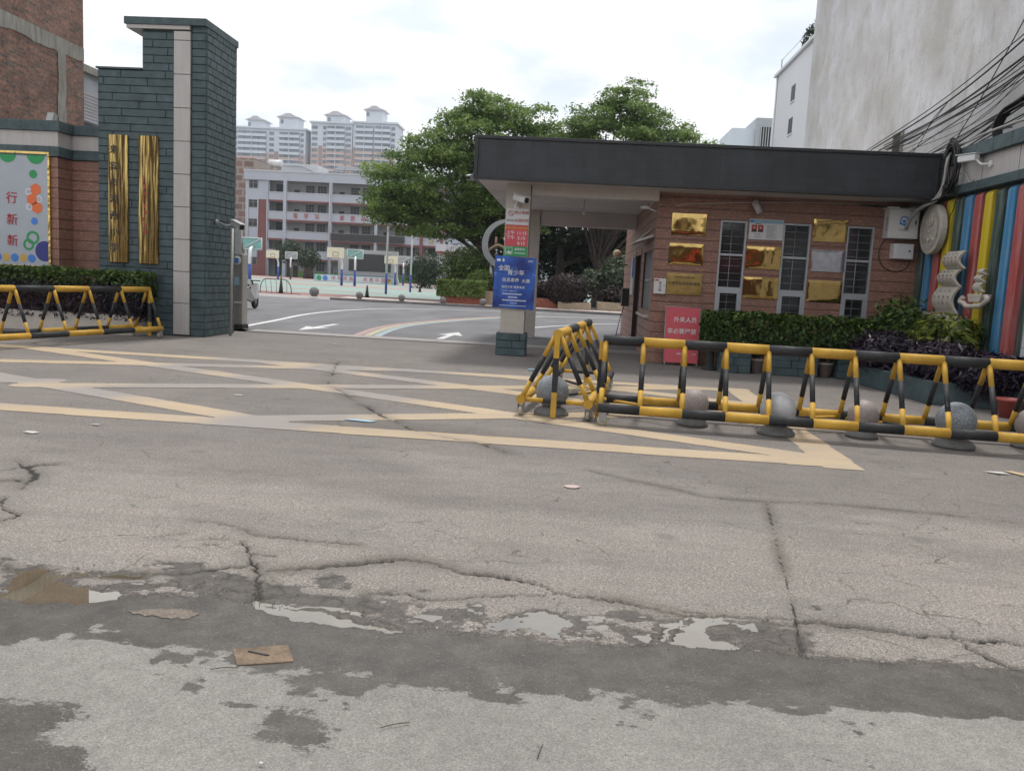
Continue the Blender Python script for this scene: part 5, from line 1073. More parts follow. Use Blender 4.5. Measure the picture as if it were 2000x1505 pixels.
bk = thing('rubber_bollard', 'short black rubber post with round base beside the red sign', 'bollard', (2.68, 16.45, 0)); b_ = MB(); b_.lathe([(0, 0), (.15, 0), (.15, .03), (.085, .05), (.075, .52), (.06, .55), (0, .55)], (2.68, 16.45, 0), 20); b_.build('post', 'rubber', bk)
# planters and hedge in front of the gatehouse
for x0, x1, lab in ((2.80, 3.38, 'left of three dark slate planters under the green hedge'), (3.72, 4.62, 'middle dark slate planter under the green hedge'), (4.98, 5.62, 'right dark slate planter under the green hedge')):
    t_ = thing('slate_planter', lab, 'planter', ((x0 + x1) / 2, 16.3, 0), 'slate planters under the hedge'); Bx(x0 + .02, x1 - .02, 16.07, 16.6, 0, .43).build('box', 'slate_joint', t_)
    for i in range(3):
        xs = [x0, x0 + (x1 - x0) * (.45 if i % 2 else .6), x1]
        for a, c_ in zip(xs[:-1], xs[1:]): inst(tmesh(c_ - a), 'slate_tile', t_, (a, 16.07, i * .143))
        inst(tmesh(.52), 'slate_tile', t_, (x1 - .02, 16.07, i * .143), (0, 0, PI / 2)); inst(tmesh(.52), 'slate_tile', t_, (x0 + .02, 16.59, i * .143), (0, 0, -PI / 2))
hd = thing('clipped_hedge', 'long bright green clipped hedge below the gatehouse windows', 'hedge', (4.05, 16.3, .43))
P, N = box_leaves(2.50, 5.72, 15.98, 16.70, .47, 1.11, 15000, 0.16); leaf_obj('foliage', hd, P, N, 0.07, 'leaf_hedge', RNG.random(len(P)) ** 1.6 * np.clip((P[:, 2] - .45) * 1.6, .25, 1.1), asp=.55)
b_ = MB()
for k in range(14): x = 2.85 + k * .2; b_.tube([(x, 16.35, .40), (x + random.uniform(-.1, .1), 16.35, .9)], .014, 5)
b_.build('stem', 'bark', hd)
for x, yq, lab, cc in ((3.55, 16.35, 'pale clay pot between the left and middle slate planters', 'pot_clay'), (4.80, 16.30, 'clay pot with spiky plant between middle and right slate planters', 'pot_clay')):
    t_ = thing('plant_pot', lab, 'plant pot', (x, yq, 0), 'clay pots by the hedge'); b_ = MB(); b_.lathe([(0, 0), (.11, 0), (.155, .24), (.17, .24), (.17, .28), (.145, .28), (.14, .25), (0, .25)], (x, yq, 0), 20); b_.build('pot', cc, t_)
    n_ = 70; a = RNG.random(n_) * 6.28; r_ = RNG.random(n_) * .22; P = np.column_stack([x + np.cos(a) * r_, yq + np.sin(a) * r_, .30 + RNG.random(n_) * .22]); N = np.column_stack([np.cos(a), np.sin(a), .5 + 0 * a]); leaf_obj('leaves', t_, P, N, .18, 'leaf_dark', RNG.random(n_), asp=.18)

# ================================================================== STRIPED WALL (right)
XW = 6.68
stw = thing('striped_wall', 'boundary wall of upright painted posts in red, yellow, green and blue', 'wall', (6.85, 15, 0))
Bx(6.80, 7.0, 13.22, 17.34, 0, 3.42).build('backing', 'stripe_green', stw)
cols = ['stripe_green', 'stripe_blue', 'stripe_red', 'stripe_yellow', 'stripe_green', 'stripe_blue', 'stripe_red', 'stripe_yellow', 'stripe_green', 'stripe_blue', 'stripe_red']
b_ = MB(); w_ = 0.235
prof = [(0, 0), (0, 3.30), (.02, 3.355), (.06, 3.385), (.13, 3.39), (.13, 0)]
b_.add([(p[0], 0, p[1]) for p in prof] + [(p[0], w_, p[1]) for p in prof], [(5, 4, 3, 2, 1, 0), (6, 7, 8, 9, 10, 11)] + [(i, (i + 1) % 6, 6 + (i + 1) % 6, 6 + i) for i in range(6)])
pm = {c_: b_.mesh('painted_post', c_) for c_ in set(cols)}
for i, c_ in enumerate(cols):
    yf = 17.36 - i * 0.3665 if i < 10 else 13.735
    o = inst(pm[c_], 'painted_post', stw, (XW, yf - w_, 0)); md = o.modifiers.new('bevel', 'BEVEL'); md.width = .02; md.segments = 2
wt = thing('tiled_wall', 'white tiled boundary wall with slate courses at the right edge', 'wall', (6.9, 10, 0))
Bx(6.74, 7.0, 4, 13.21, 0, 3.42).build('tiled_face', 'white_tile', wt)
Bx(6.62, 7.05, 4, 17.3, 3.425, 3.575).build('slate_course', 'slate', wt, bev=.005); Bx(6.68, 7.03, 4, 17.3, 3.577, 3.975).build('pale_band', 'cream_panel', wt); Bx(6.58, 7.1, 4, 17.3, 3.977, 4.20).build('slate_course', 'slate', wt, bev=.005)
for k in range(22): Bx(6.577, 6.60, 16.9 - k * .6, 16.906 - k * .6, 3.98, 4.195).build('joint', 'slate_joint', wt)
for k in range(10): Bx(6.677, 6.69, 16.2 - k * 1.2, 16.208 - k * 1.2, 3.58, 3.97).build('panel_joint', 'slate_joint', wt)
# stone reliefs
def oval_pts(cy, cz, ry, rz, n=28): return [(cy + ry * math.cos(2 * PI * k / n), cz + rz * math.sin(2 * PI * k / n)) for k in range(n)]
ov = thing('oval_relief', 'oval carved stone medallion mounted on the painted posts', 'relief', (6.55, 16.4, 2.4))
b_ = MB(); b_.extr(oval_pts(16.42, 2.845, .47, .46), 'x', 6.50, 6.62); b_.build('disc', 'relief_stone', ov, bev=.012)
o_ = oval_pts(16.42, 2.845, .36, .355); i_ = oval_pts(16.42, 2.845, .33, .325); b_ = MB(); b_.add([(6.485, p[0], p[1]) for p in o_ + i_], [(k, (k + 1) % 28, 28 + (k + 1) % 28, 28 + k) for k in range(28)]); b_.build('raised_ring', 'relief_stone', ov)
b_ = MB(); b_.tube(smooth_path([(6.495, 16.62, 3.02), (6.495, 16.5, 2.93), (6.495, 16.36, 2.92), (6.495, 16.24, 3.02)]), .022, 6); b_.tube(smooth_path([(6.495, 16.47, 2.96), (6.495, 16.44, 3.12), (6.495, 16.36, 3.14), (6.495, 16.36, 2.98)]), .02, 6); b_.tube(smooth_path([(6.495, 16.62, 2.62), (6.495, 16.52, 2.68), (6.495, 16.42, 2.62), (6.495, 16.32, 2.68), (6.495, 16.22, 2.63)]), .022, 6); b_.tube([(6.495, 16.48, 2.82), (6.495, 16.40, 2.78)], .022, 6); b_.build('carving', 'relief_stone', ov)
MB().tube([(6.62, 16.42, 2.5), (6.7, 16.42, 2.5)], .03, 8).tube([(6.62, 16.42, 3.2), (6.7, 16.42, 3.2)], .03, 8).build('fixing', 'grey_metal', ov)
def sail(y0, y1, z0, z1, x=6.50, bul=.10, lean=0.0):
    b2 = MB(); n = 8; vs_ = []
    for k in range(n + 1):
        v = k / n; xx = x - bul * math.sin(PI * v) * 0.8 - lean * (1 - v); sh = .10 * math.sin(PI * v)
        for d in (0, .05): vs_ += [(xx + d, y0 + sh * .8, z0 + (z1 - z0) * v), (xx + d, y1 + sh * .4, z0 + (z1 - z0) * v)]
    fs = []
    for k in range(n):
        a = k * 4; c_ = a + 4; fs += [(a, a + 1, c_ + 1, c_), (a + 2, c_ + 2, c_ + 3, a + 3), (a, c_, c_ + 2, a + 2), (a + 1, a + 3, c_ + 3, c_ + 1)]
    e_ = n * 4; fs += [(0, 2, 3, 1), (e_, e_ + 1, e_ + 3, e_ + 2)]; b2.add(vs_, fs); return b2
def ship(name, label, yc, s, zb, sails):
    bu = .10 if s > .8 else .035
    t_ = thing(name, label, 'relief', (6.55, yc, zb))
    for (a, c_, z0, z1) in sails:
        o = sail(a, c_, z0, z1, 6.50, bu).build('sail', 'relief_stone', t_, bev=.006)
        if s > .8:
            b2 = MB(); nr = 4
            for r_ in range(nr):
                for k in range(4): zz = z0 + (z1 - z0) * (r_ + .7) / (nr + .4); yy2 = min(a, c_) + abs(c_ - a) * (k + .8) / 4.6 + .05; b2.box(6.385 + .03 * abs(r_ - 1.5), 6.43, yy2 - .012, yy2 + .012, zz - .018, zz + .018)
            b2.build('carved_characters', 'pot_clay', o)['kind'] = 'stuff'
    return t_
sh = ship('ship_relief', 'large carved stone sailing ship on the painted post wall', 15.3, 1.0, 1.0, [(14.86, 15.52, 2.10, 2.40), (14.95, 15.66, 1.80, 2.095), (14.95, 15.78, 1.33, 1.795)])
b_ = MB(); b_.extr([(14.70, 1.30), (15.90, 1.30), (15.72, 1.05), (14.90, 1.05)], 'x', 6.42, 6.60); b_.build('hull', 'relief_stone', sh, bev=.015)
b_ = MB()
for a in (15.15, 15.45): b_.tube([(6.52, a, 1.28), (6.52, a, 1.36)], .03, 8)
b_.build('mast', 'relief_stone', sh)
b_ = MB(); b_.tube(smooth_path([(6.45, 16.05, 1.32), (6.42, 16.08, 1.15), (6.42, 15.9, .98), (6.40, 15.6, .93), (6.40, 15.2, .98), (6.42, 14.8, .95), (6.42, 14.55, 1.08), (6.45, 14.6, 1.22)]), .075, 8); b_.tube(smooth_path([(6.40, 16.0, 1.25), (6.38, 15.85, 1.05), (6.38, 15.5, .88), (6.38, 15.0, .88)]), .05, 8); b_.build('waves', 'relief_stone', sh)
sh = ship('ship_relief', 'small carved stone sailing ship to the right of the large one', 14.25, .5, 1.46, [(14.05, 14.27, 1.99, 2.08), (14.09, 14.37, 1.875, 1.985), (14.09, 14.38, 1.715, 1.87)])
b_ = MB(); b_.extr([(13.98, 1.675), (14.50, 1.675), (14.42, 1.545), (14.06, 1.545)], 'x', 6.44, 6.60); b_.build('hull', 'relief_stone', sh, bev=.01); MB().tube([(6.52, 14.17, 1.66), (6.52, 14.17, 1.72)], .016, 6).tube([(6.52, 14.30, 1.66), (6.52, 14.30, 1.72)], .016, 6).build('mast', 'relief_stone', sh)
b_ = MB(); b_.tube(smooth_path([(6.46, 14.66, 1.62), (6.44, 14.72, 1.55), (6.44, 14.58, 1.52), (6.42, 14.4, 1.47), (6.42, 14.15, 1.48), (6.43, 13.95, 1.50), (6.45, 13.80, 1.60), (6.46, 13.9, 1.64)]), .04, 8); b_.build('waves', 'relief_stone', sh)
bullet_cam('security_camera', 'white box camera on the pale band of the right wall', (6.66, 14.69, 3.80), (6.5, 14.95, 3.93), (6.38, 15.2, 3.93), 'white_metal', .055, (-1, 0, 0))

# plants along the striped wall
pl = thing('corner_planter', 'long slate planter bed along the painted post wall', 'planter', (6.0, 14.6, 0))
b_ = MB(); b_.extr([(5.10, 15.75), (5.35, 12.9), (6.66, 12.6), (6.66, 16.9), (5.75, 16.9)], 'z', 0, .34); b_.build('box', 'slate', pl, bev=.01)
def shrub(name, label, c, r, n, size, mat, tint, asp=.4, group=None, stems=6, flat=0, upn=0.0, shell=.35, jit=.10):
    t_ = thing(name, label, 'shrub', (c[0], c[1], max(0, c[2] - r[2])), group)
    P, N = ball_leaves(c, r, n, shell=shell)
    P += (RNG.normal(size=P.shape)) * np.array(r) * jit
    P[:, 2] = np.maximum(P[:, 2], 0.06)
    N[:, 2] += upn
    leaf_obj('foliage', t_, P, N, size, mat, tint(P), asp=asp)
    b2 = MB()
    for k in range(stems):
        a = random.uniform(0, 6.28); b2.tube([(c[0] + math.cos(a) * r[0] * .2, c[1] + math.sin(a) * r[1] * .2, max(0.0, c[2] - r[2])), (c[0] + math.cos(a) * r[0] * .6, c[1] + math.sin(a) * r[1] * .6, c[2] + r[2] * .3)], max(.008, size * .12), 5)
    b2.build('stem', 'bark', t_); return t_
rt = lambda lo, hi: (lambda P: lo + (hi - lo) * RNG.random(len(P)))
shrub('green_shrub', 'dark green bushy shrub in the corner below the oval medallion', (6.0, 16.0, 1.02), (.55, .5, .55), 2600, .11, 'leaf_hedge', rt(0, .75), .4)
shrub('croton_shrub', 'yellow-green variegated shrub at the foot of the large ship carving', (6.15, 14.45, .98), (.50, .75, .34), 1500, .17, 'leaf_croton', lambda P: RNG.random(len(P)) ** 2, .26)
for c, r, lab in (((5.45, 15.1, .62), (.55, .75, .36), 'purple leaved plants at the left end of the slate bed'), ((5.75, 13.6, .60), (.6, .8, .34), 'purple leaved plants in the middle of the slate bed'), ((6.2, 12.8, .50), (.6, .5, .32), 'purple leaved plants at the right end of the slate bed')):
    shrub('purple_plant', lab, c, r, 5200, .13, 'leaf_purple', rt(0, 1), .2, 'purple plants in the slate bed', 10)
P_ = np.column_stack([RNG.normal(5.15, .12, 900), RNG.uniform(12.9, 15.6, 900), RNG.uniform(.12, .6, 900)]); N_ = RNG.normal(size=P_.shape)
rp = thing('plant_pot', 'red plastic pot behind the long barrier at the right edge', 'plant pot', (6.02, 11.9, 0)); b_ = MB(); b_.lathe([(0, 0), (.115, 0), (.16, .23), (.175, .23), (.175, .26), (.15, .26), (.14, .22), (0, .22)], (6.02, 11.9, 0), 20); b_.build('pot', 'pot_red', rp)
bg_ = thing('rubbish_bag', 'blue and white plastic sack beside the red pot', 'bag', (6.42, 11.9, 0)); b_ = MB(); b_.lathe([(0, 0), (.17, .01), (.20, .12), (.18, .24), (.09, .31), (.03, .35), (.07, .40), (0, .40)], (6.42, 11.9, 0), 14); b_.v = [(v[0] + random.uniform(-.02, .02), v[1] + random.uniform(-.02, .02), v[2]) for v in b_.v]; b_.build('sack', 'bag_blue', bg_)

# cables over the right wall
cw = thing('overhead_cables', 'tangle of black overhead cables crossing the grey wall above the canopy', 'cables', (6.9, 16, 4.2))
def cable(pts, r=.012, mt='cable', nm='cable', par=None, k=10): return MB().tube(smooth_path(pts, k), r, 6).build(nm, mt, par or cw)
for (a, zA, b2, zB, c_, zC, r_) in ((21.9, 5.14, 17.3, 5.37, 10.5, 6.6, .016), (21.7, 5.10, 17.4, 5.34, 10.5, 6.42, .010), (20.8, 4.95, 17.2, 5.05, 10.5, 5.95, .018), (20.6, 4.93, 16.8, 5.00, 10.5, 5.80, .014), (20.4, 4.92, 17.0, 4.96, 10.5, 5.70, .010),
                                  (19.0, 4.6, 16.0, 4.85, 10.5, 5.55, .010), (18.2, 4.45, 15.8, 4.62, 10.5, 5.3, .012), (17.2, 4.30, 15.5, 4.5, 10.5, 5.15, .016), (17.0, 4.28, 15.4, 4.44, 10.5, 5.05, .012), (16.9, 4.26, 15.2, 4.38, 10.5, 4.9, .012)):
    j = random.uniform(-.12, .12); cable([(6.95 + j, a, zA), (6.85 + j, b2, zB), (6.8 + j, (b2 + c_) / 2, (zB + zC) / 2 - .10), (6.8, c_, zC)], r_)
for k in range(12):
    zA = random.uniform(4.25, 5.1); yA = 17.0 + (zA - 4.25) * 5 + random.uniform(-.4, .4); zC = zA + random.uniform(.5, 1.3); sg = random.uniform(.05, .3)
    cable([(6.92 + random.uniform(-.15, .15), yA, zA), (6.85 + random.uniform(-.1, .1), 16.0, zA + .25 - sg), (6.8, 14.0, (zA + zC) / 2 - sg * .6), (6.75 + random.uniform(-.1, .1), 10.5, zC)], random.choice((.006, .008, .012)))
cable([(6.9, 16.9, 4.25), (6.9, 16.6, 4.6), (6.92, 16.0, 5.05), (6.95, 15.0, 5.9), (6.95, 13.5, 7.2)], .010); cable([(6.95, 19.3, 4.5), (6.95, 18.6, 4.75), (6.95, 18, 5.15), (6.95, 17.4, 5.33)], .008); cable([(6.95, 20.3, 4.93), (6.95, 19, 4.85), (6.95, 18.4, 4.95), (6.95, 17.5, 5.3)], .010)
cable([(6.6, 17.2, 4.2), (6.56, 16.6, 4.25), (6.6, 15.6, 4.28), (6.6, 14.6, 4.32), (6.6, 13, 4.3), (6.6, 10, 4.28)], .02, 'cable_pale'); cable([(6.6, 17.2, 4.28), (6.6, 16.2, 4.22), (6.6, 15, 4.33), (6.6, 14, 4.26)], .012)
lp_ = thing('cable_coil', 'thick coil of black cable hanging at the corner of the dark screen', 'cables', (6.56, 15.86, 3.5))
for k in range(16):
    rr = random.uniform(.30, .46); cy = 15.86 + random.uniform(-.06, .06); cz = 3.90 + random.uniform(-.05, .05); x = 6.52 + random.uniform(-.05, .05)
    b2 = MB(); b2.tube([(x + random.uniform(-.015, .015), cy + rr * .55 * math.cos(2 * PI * j / 20), cz + rr * math.sin(2 * PI * j / 20)) for j in range(21)], .012, 6, caps=False); b2.build('cable_loop', 'cable', lp_)
cable([(6.56, 16.1, 4.24), (6.50, 15.98, 4.05), (6.48, 15.98, 3.75), (6.47, 16.02, 3.5), (6.42, 16.1, 3.34), (6.3, 16.6, 3.2), (6.28, 17.0, 2.9)], .03, 'cable_pale', par=lp_); cable([(6.56, 16.0, 4.22), (6.47, 15.95, 3.95), (6.46, 15.97, 3.6), (6.40, 16.2, 3.34), (6.35, 17.0, 3.22)], .022, 'cable_pale', par=lp_)
for k in range(7): j = random.uniform(-.05, .05); cable([(6.52 + j, 15.85, 3.6), (6.48, 15.9 + j, 3.42), (6.4 + j, 16.2, 3.32), (6.2 + j, 17.0, 3.28), (5.6 + 3 * j, 17.28, 3.32)], .014, par=lp_)
cable([(6.56, 15.7, 3.75), (6.62, 15.5, 3.74), (6.62, 15.3, 3.58), (6.62, 15.1, 3.60)], .010, 'cable_pale', par=lp_); cable([(6.55, 15.8, 4.2), (6.54, 15.6, 3.9), (6.6, 15.7, 3.3), (6.6, 15.9, 3.0)], .008, par=lp_)
hs = thing('cable_hook', 'thick bent bundle of black cable on the coping at the right edge', 'cables', (6.7, 14.6, 4.2))
for k in range(5): j = k * .03; cable([(6.7 + j, 14.75, 4.2), (6.68 + j, 14.78, 4.42), (6.7 + j, 14.6, 4.62), (6.75 + j, 14.2, 4.72), (6.8, 12.5, 4.95)], .024, par=hs)

# ================================================================== RIGHT BUILDINGS
gb = thing('grey_building', 'tall blank building with stained grey plaster wall on the right', 'building', (12, 19, 0))
Bx(7.22, 18, 3.0, 29.1, 0, 17).build('wall', 'grey_plaster', gb)
hl = MB().box(7.17, 7.219, 20.3, 20.75, 4.6, 5.28).build('recess', 'plant_soil', gb)
MB().box(7.16, 7.23, 20.76, 20.80, 4.6, 5.32).box(7.16, 7.23, 20.25, 20.29, 4.6, 5.32).box(7.16, 7.23, 20.29, 20.76, 5.285, 5.32).build('recess_rim', 'concrete', gb)
wh = thing('white_building', 'bright white narrow building with two small windows behind the grey wall', 'building', (13, 43, 0))
Bx(10.0, 20, 36, 47.1, 0, 12.85).build('wall', 'white_house', wh); MB().box(9.85, 20, 36, 47.3, 12.852, 12.98).build('roof_edge', 'white_house', wh)
for z0, z1 in ((10.85, 11.6), (9.3, 10.05)):
    w_ = Bx(9.985, 9.999, 42.9, 43.65, z0, z1).build('window', 'far_window', wh); MB().box(9.96, 9.984, 42.85, 43.7, z0 - .08, z0 - .01).build('sill', 'white_house', w_)
MB().tube([(9.95, 46.9, 2), (9.95, 46.9, 12.8)], .05, 8).build('drainpipe', 'white_house', wh)
b_ = MB()
for y in (39, 42, 46.8): b_.tube([(10.1, y, 12.95), (10.1, y, 13.7)], .03, 6)
b_.tube([(10.1, 38, 13.65), (10.1, 47, 13.65)], .015, 5); b_.build('railing', 'grey_metal', wh)
P, N = ball_leaves((10.1, 41.0, 13.3), (.3, 1.3, .45), 260); o = leaf_obj('rooftop_weeds', wh, P, N, .3, 'leaf_dark', RNG.random(len(P)) * .5, asp=.2)
sm = thing('grey_house', 'small grey house with barred window between the canopy and white building', 'building', (18, 92, 0))
Bx(17.4, 24, 90, 98, 0, 19.2).build('wall', 'grey_house', sm); Bx(15.1, 17.4, 90.5, 98, 0, 18.2).build('side_wall', 'tower_white', sm); w_ = Bx(17.9, 19.2, 89.95, 89.995, 15.6, 18.3).build('window', 'far_window', sm)
b_ = MB()
for k in range(6): b_.box(17.9 + k * .25, 17.95 + k * .25, 89.85, 89.9, 15.6, 18.3)
b_.build('bars', 'white_metal', w_)

# ================================================================== SCHOOL GROUNDS
# kerb balls
for x, y, r, lab in ((-14.05, 45.2, .26, 'largest grey stone ball at the left end of the school kerb'), (-11.5, 45.0, .20, 'stone ball on the school kerb in front of the dark cone'), (-9.2, 45.0, .19, 'stone ball on the kerb left of the red brick planter'), (-6.95, 44.9, .18, 'stone ball on the kerb before the light green hedge'), (-4.8, 44.9, .19, 'stone ball on the kerb just left of the blue poster')):
    t_ = thing('kerb_ball', lab, 'bollard', (x, y, .1), 'stone balls along the school kerb'); b_ = MB(); b_.lathe([(r * math.sin(PI * k / 14), .10 + r - r * math.cos(PI * k / 14)) for k in range(15)], (x, y, 0), 24); b_.build('ball', 'granite_base', t_); b_ = MB(); b_.lathe([(0, .1), (r * .7, .1), (r * .6, .14), (0, .14)], (x, y, 0), 20); b_.build('base', 'granite_base', t_)
def cone(x, y, z, h, lab):
    t_ = thing('traffic_cone', lab, 'traffic cone', (x, y, z), 'dark traffic cones'); b2 = MB(); b2.lathe([(0, z + h), (.04, z + h), (.13, z + .03), (0, z + .03)], (x, y, 0), 14); b2.build('cone', 'cone_dark', t_); Bx(x - .19, x + .19, y - .19, y + .19, z, z + .03).build('base', 'rubber', t_)
cone(-17.3, 49.2, .06, .95, 'dark cone standing in the bicycle rack'); cone(-12.2, 49.5, .06, .72, 'dark cone behind the second kerb ball'); cone(-13.9, 76, .06, .80, 'dark cone near the right flagpole foot')
rk = thing('bicycle_rack', 'dark tubular bicycle rack at the edge of the court', 'bicycle rack', (-17.4, 48.6, .06))
b_ = MB(); b_.tube(smooth_path([(-18.3, 48.5, .06), (-18.25, 48.5, .55), (-18.0, 48.5, .86), (-17.4, 48.5, .88), (-16.8, 48.5, .86), (-16.5, 48.5, .55), (-16.42, 48.5, .06)]), .025, 8); b_.build('hoop_frame', 'cone_dark', rk)
for k in range(5): MB().tube([(-18.0 + k * .32, 48.5, .84), (-17.9 + k * .30, 48.5, .08)], .013, 6).build('bar', 'cone_dark', rk)
MB().tube([(-18.4, 48.5, .07), (-15.9, 48.5, .07)], .02, 6).build('foot_bar', 'cone_dark', rk)
# planters with hedges along the kerb
def kerb_planter(x0, x1, y0, y1, h, mat, lab):
    t_ = thing('brick_planter', lab, 'planter', ((x0 + x1) / 2, (y0 + y1) / 2, .1), 'planters along the school kerb'); Bx(x0, x1, y0, y1, .0, h).build('wall', mat, t_, bev=.02); Bx(x0 + .12, x1 - .12, y0 + .12, y1 - .12, h, h + .01).build('soil', 'plant_soil', t_); return t_
kerb_planter(-7.2, -4.95, 45.6, 47.2, .52, 'red_brick_planter', 'red brick planter under the light green box hedge')
kerb_planter(-4.9, -2.4, 46.2, 48.4, .85, 'tan_brick', 'tan brick planter left of the canopy column')
kerb_planter(-2.35, -0.9, 46.6, 48.4, .62, 'red_brick_planter', 'low red planter right of the blue poster')
kerb_planter(-0.85, 0.95, 46.2, 48.0, .52, 'tan_brick', 'tan brick planter under the round maroon bush'); kerb_planter(1.3, 5.2, 47.0, 49.2, .60, 'tan_brick', 'tan brick planter below the flowering shrub at the gatehouse')
hd = thing('box_hedge', 'light green box hedge in the red brick planter', 'hedge', (-6.1, 46.4, .52)); P, N = box_leaves(-7.4, -4.85, 45.5, 47.3, .5, 1.36, 9000, .22); leaf_obj('foliage', hd, P, N, .14, 'leaf_light', RNG.random(len(P)), asp=.5); MB().tube([(-6.1, 46.4, .5), (-6.1, 46.4, 1.0)], .03, 6).build('stem', 'bark', hd)
shrub('round_bush', 'round clipped maroon bush in front of the dark trees', (-0.45, 46.9, 1.12), (1.17, 1.0, .92), 14000, .11, 'leaf_maroon', rt(0, 1), .5, shell=.9, jit=.025)
shrub('maroon_hedge', 'dark maroon hedge behind the blue poster', (-3.2, 47.6, 1.35), (1.5, .9, .55), 5000, .14, 'leaf_maroon', rt(0, 1), .5); shrub('maroon_hedge', 'low maroon hedge under the flowering shrub', (2.6, 47.8, .95), (1.5, .8, .5), 4500, .14, 'leaf_maroon', rt(0, .9), .5); shrub('maroon_hedge', 'maroon hedge between poster and round bush', (-1.7, 48.2, 1.0), (.9, .7, .55), 3200, .14, 'leaf_maroon', rt(0, .9), .5)
shrub('flowering_shrub', 'pale leaved flowering shrub beside the gatehouse wall', (2.7, 49.4, 2.2), (1.35, 1.0, 1.15), 4200, .2, 'leaf_pale', lambda P: RNG.random(len(P)) ** 1.8, .45); shrub('flowering_shrub', 'smaller pale shrub between round bush and flowering shrub', (1.0, 49.6, 1.7), (.8, .8, .75), 2200, .2, 'leaf_pale', lambda P: RNG.random(len(P)) ** 2.2, .45)
shrub('red_flower_bush', 'green bush with red flowers left of the silver sculpture', (-6.5, 50.5, 2.2), (1.7, 1.2, 1.25), 6000, .17, 'leaf_hedge', rt(0, .8), .4); shrub('light_shrub', 'light green shrub above the box hedge', (-5.4, 48.6, 1.5), (.8, .8, .55), 2200, .16, 'leaf_light', rt(0, .7), .4); shrub('dark_shrub', 'small dark tree at the school steps beyond the flagpoles', (-17.6, 100, 2.1), (2.6, 1.6, 2.2), 3600, .34, 'leaf_dark', rt(0, 1), .4)
# trees
def tree(name, label, base, envs, n_spray, leaf, per, mat, trunk_r, lo=0.0, hi=1.0, spray_r=(.55, 1.25), th=.17, nbr=26, fork=3.2):
    t_ = thing(name, label, 'tree', base)
    base = Vector(base); w_ = np.array([e_[3] * e_[4] * e_[5] for e_ in envs]); w_ = w_ / w_.sum(); C = []
    for k in range(n_spray):
        e_ = envs[RNG.choice(len(envs), p=w_)]; d = RNG.normal(size=3); d /= np.linalg.norm(d); d[2] = d[2] * .9 + .12
        C.append(np.array(e_[:3]) + d * (RNG.uniform(.55, 1.0)) * np.array(e_[3:6]))
    C = np.array(C); PP = []; NN = []; TT = []
    for c_ in C:
        r_ = RNG.uniform(*spray_r); n = int(per * r_ * r_ * RNG.uniform(.7, 1.2)); a = RNG.random(n) * 2 * PI; rr = r_ * np.sqrt(RNG.random(n)) * (0.75 + .35 * np.cos(a * 3 + RNG.random() * 6)); dz = -0.28 * rr ** 2 / r_ + RNG.normal(size=n) * th
        az = RNG.random() * 6.28; sl = RNG.uniform(-.15, .15)
        dz = dz * .8
        p = np.column_stack([c_[0] + np.cos(a) * rr, c_[1] + np.sin(a) * rr, c_[2] + dz + sl * np.cos(a - az) * rr]); PP.append(p)
        NN.append(np.column_stack([RNG.normal(size=n) * .8, RNG.normal(size=n) * .8 - .25, np.ones(n)])); TT.append(np.clip(RNG.uniform(.0, .5) + RNG.random(n) * .5, 0, 1))
    P = np.vstack(PP); N = np.vstack(NN); T = lo + (hi - lo) * np.concatenate(TT)
    leaf_obj('crown', t_, P, N, leaf, mat, T, asp=.48)
    b2 = MB(); fk = base + Vector((0, 0, fork)); b2.tube(smooth_path([tuple(base), tuple(base + Vector((.08, 0, fork * .5))), tuple(fk)], 5), [trunk_r * (1.15 - .45 * i / 10) for i in range(11)], 10)
    for k in range(nbr):
        c_ = Vector(C[int(k * len(C) / nbr)]); st = base + Vector((0, 0, fork * random.uniform(.7, 1.0) + (0 if k % 3 else 1.2)))
        md = st.lerp(c_, .5) + Vector((0, 0, .5)); b2.tube(smooth_path([tuple(st), tuple(md), tuple(c_)], 4), [trunk_r * (.42 - .36 * i / 8) for i in range(9)], 6, caps=False)
    b2.tube([tuple(fk), tuple(fk + Vector((0, 0, max(1.0, (C[:, 2].max() - fk.z) * .7))))], [trunk_r * .7, trunk_r * .15], 8)
    b2.build('trunk', 'bark', t_); return t_
tree('shade_tree', 'large layered green tree left of the canopy above the flagpoles', (-5.6, 53, 0),
     [(-8.6, 53, 7.0, 4.6, 3.6, 3.0), (-6.0, 53, 9.6, 3.8, 3.4, 2.6), (-11.2, 52.5, 5.6, 2.2, 2.4, 1.6), (-4.0, 53, 7.0, 3.6, 3.2, 3.0), (-5.4, 53, 11.6, 2.0, 1.8, 1.4), (-7.9, 53, 10.8, 1.4, 1.5, 1.5), (-8.2, 52.5, 5.0, 4.9, 2.8, 1.5), (-11.6, 52.6, 7.6, 1.7, 2.0, 1.2), (-3.2, 53, 9.4, 2.4, 2.4, 1.8), (-8.9, 53, 9.2, 2.6, 2.4, 1.3), (-4.2, 52, 5.2, 2.6, 2, 1.2), (-3.8, 53, 11.1, 2.0, 2, 1.2), (-2.4, 53, 9.4, 1.5, 2, 1.4), (-6.6, 53, 12.2, 1.0, 1.2, .9), (-12.0, 52.5, 6.4, 1.6, 1.8, .7)], 760, .20, 175, 'leaf_tree', .36, .05, 1.0)
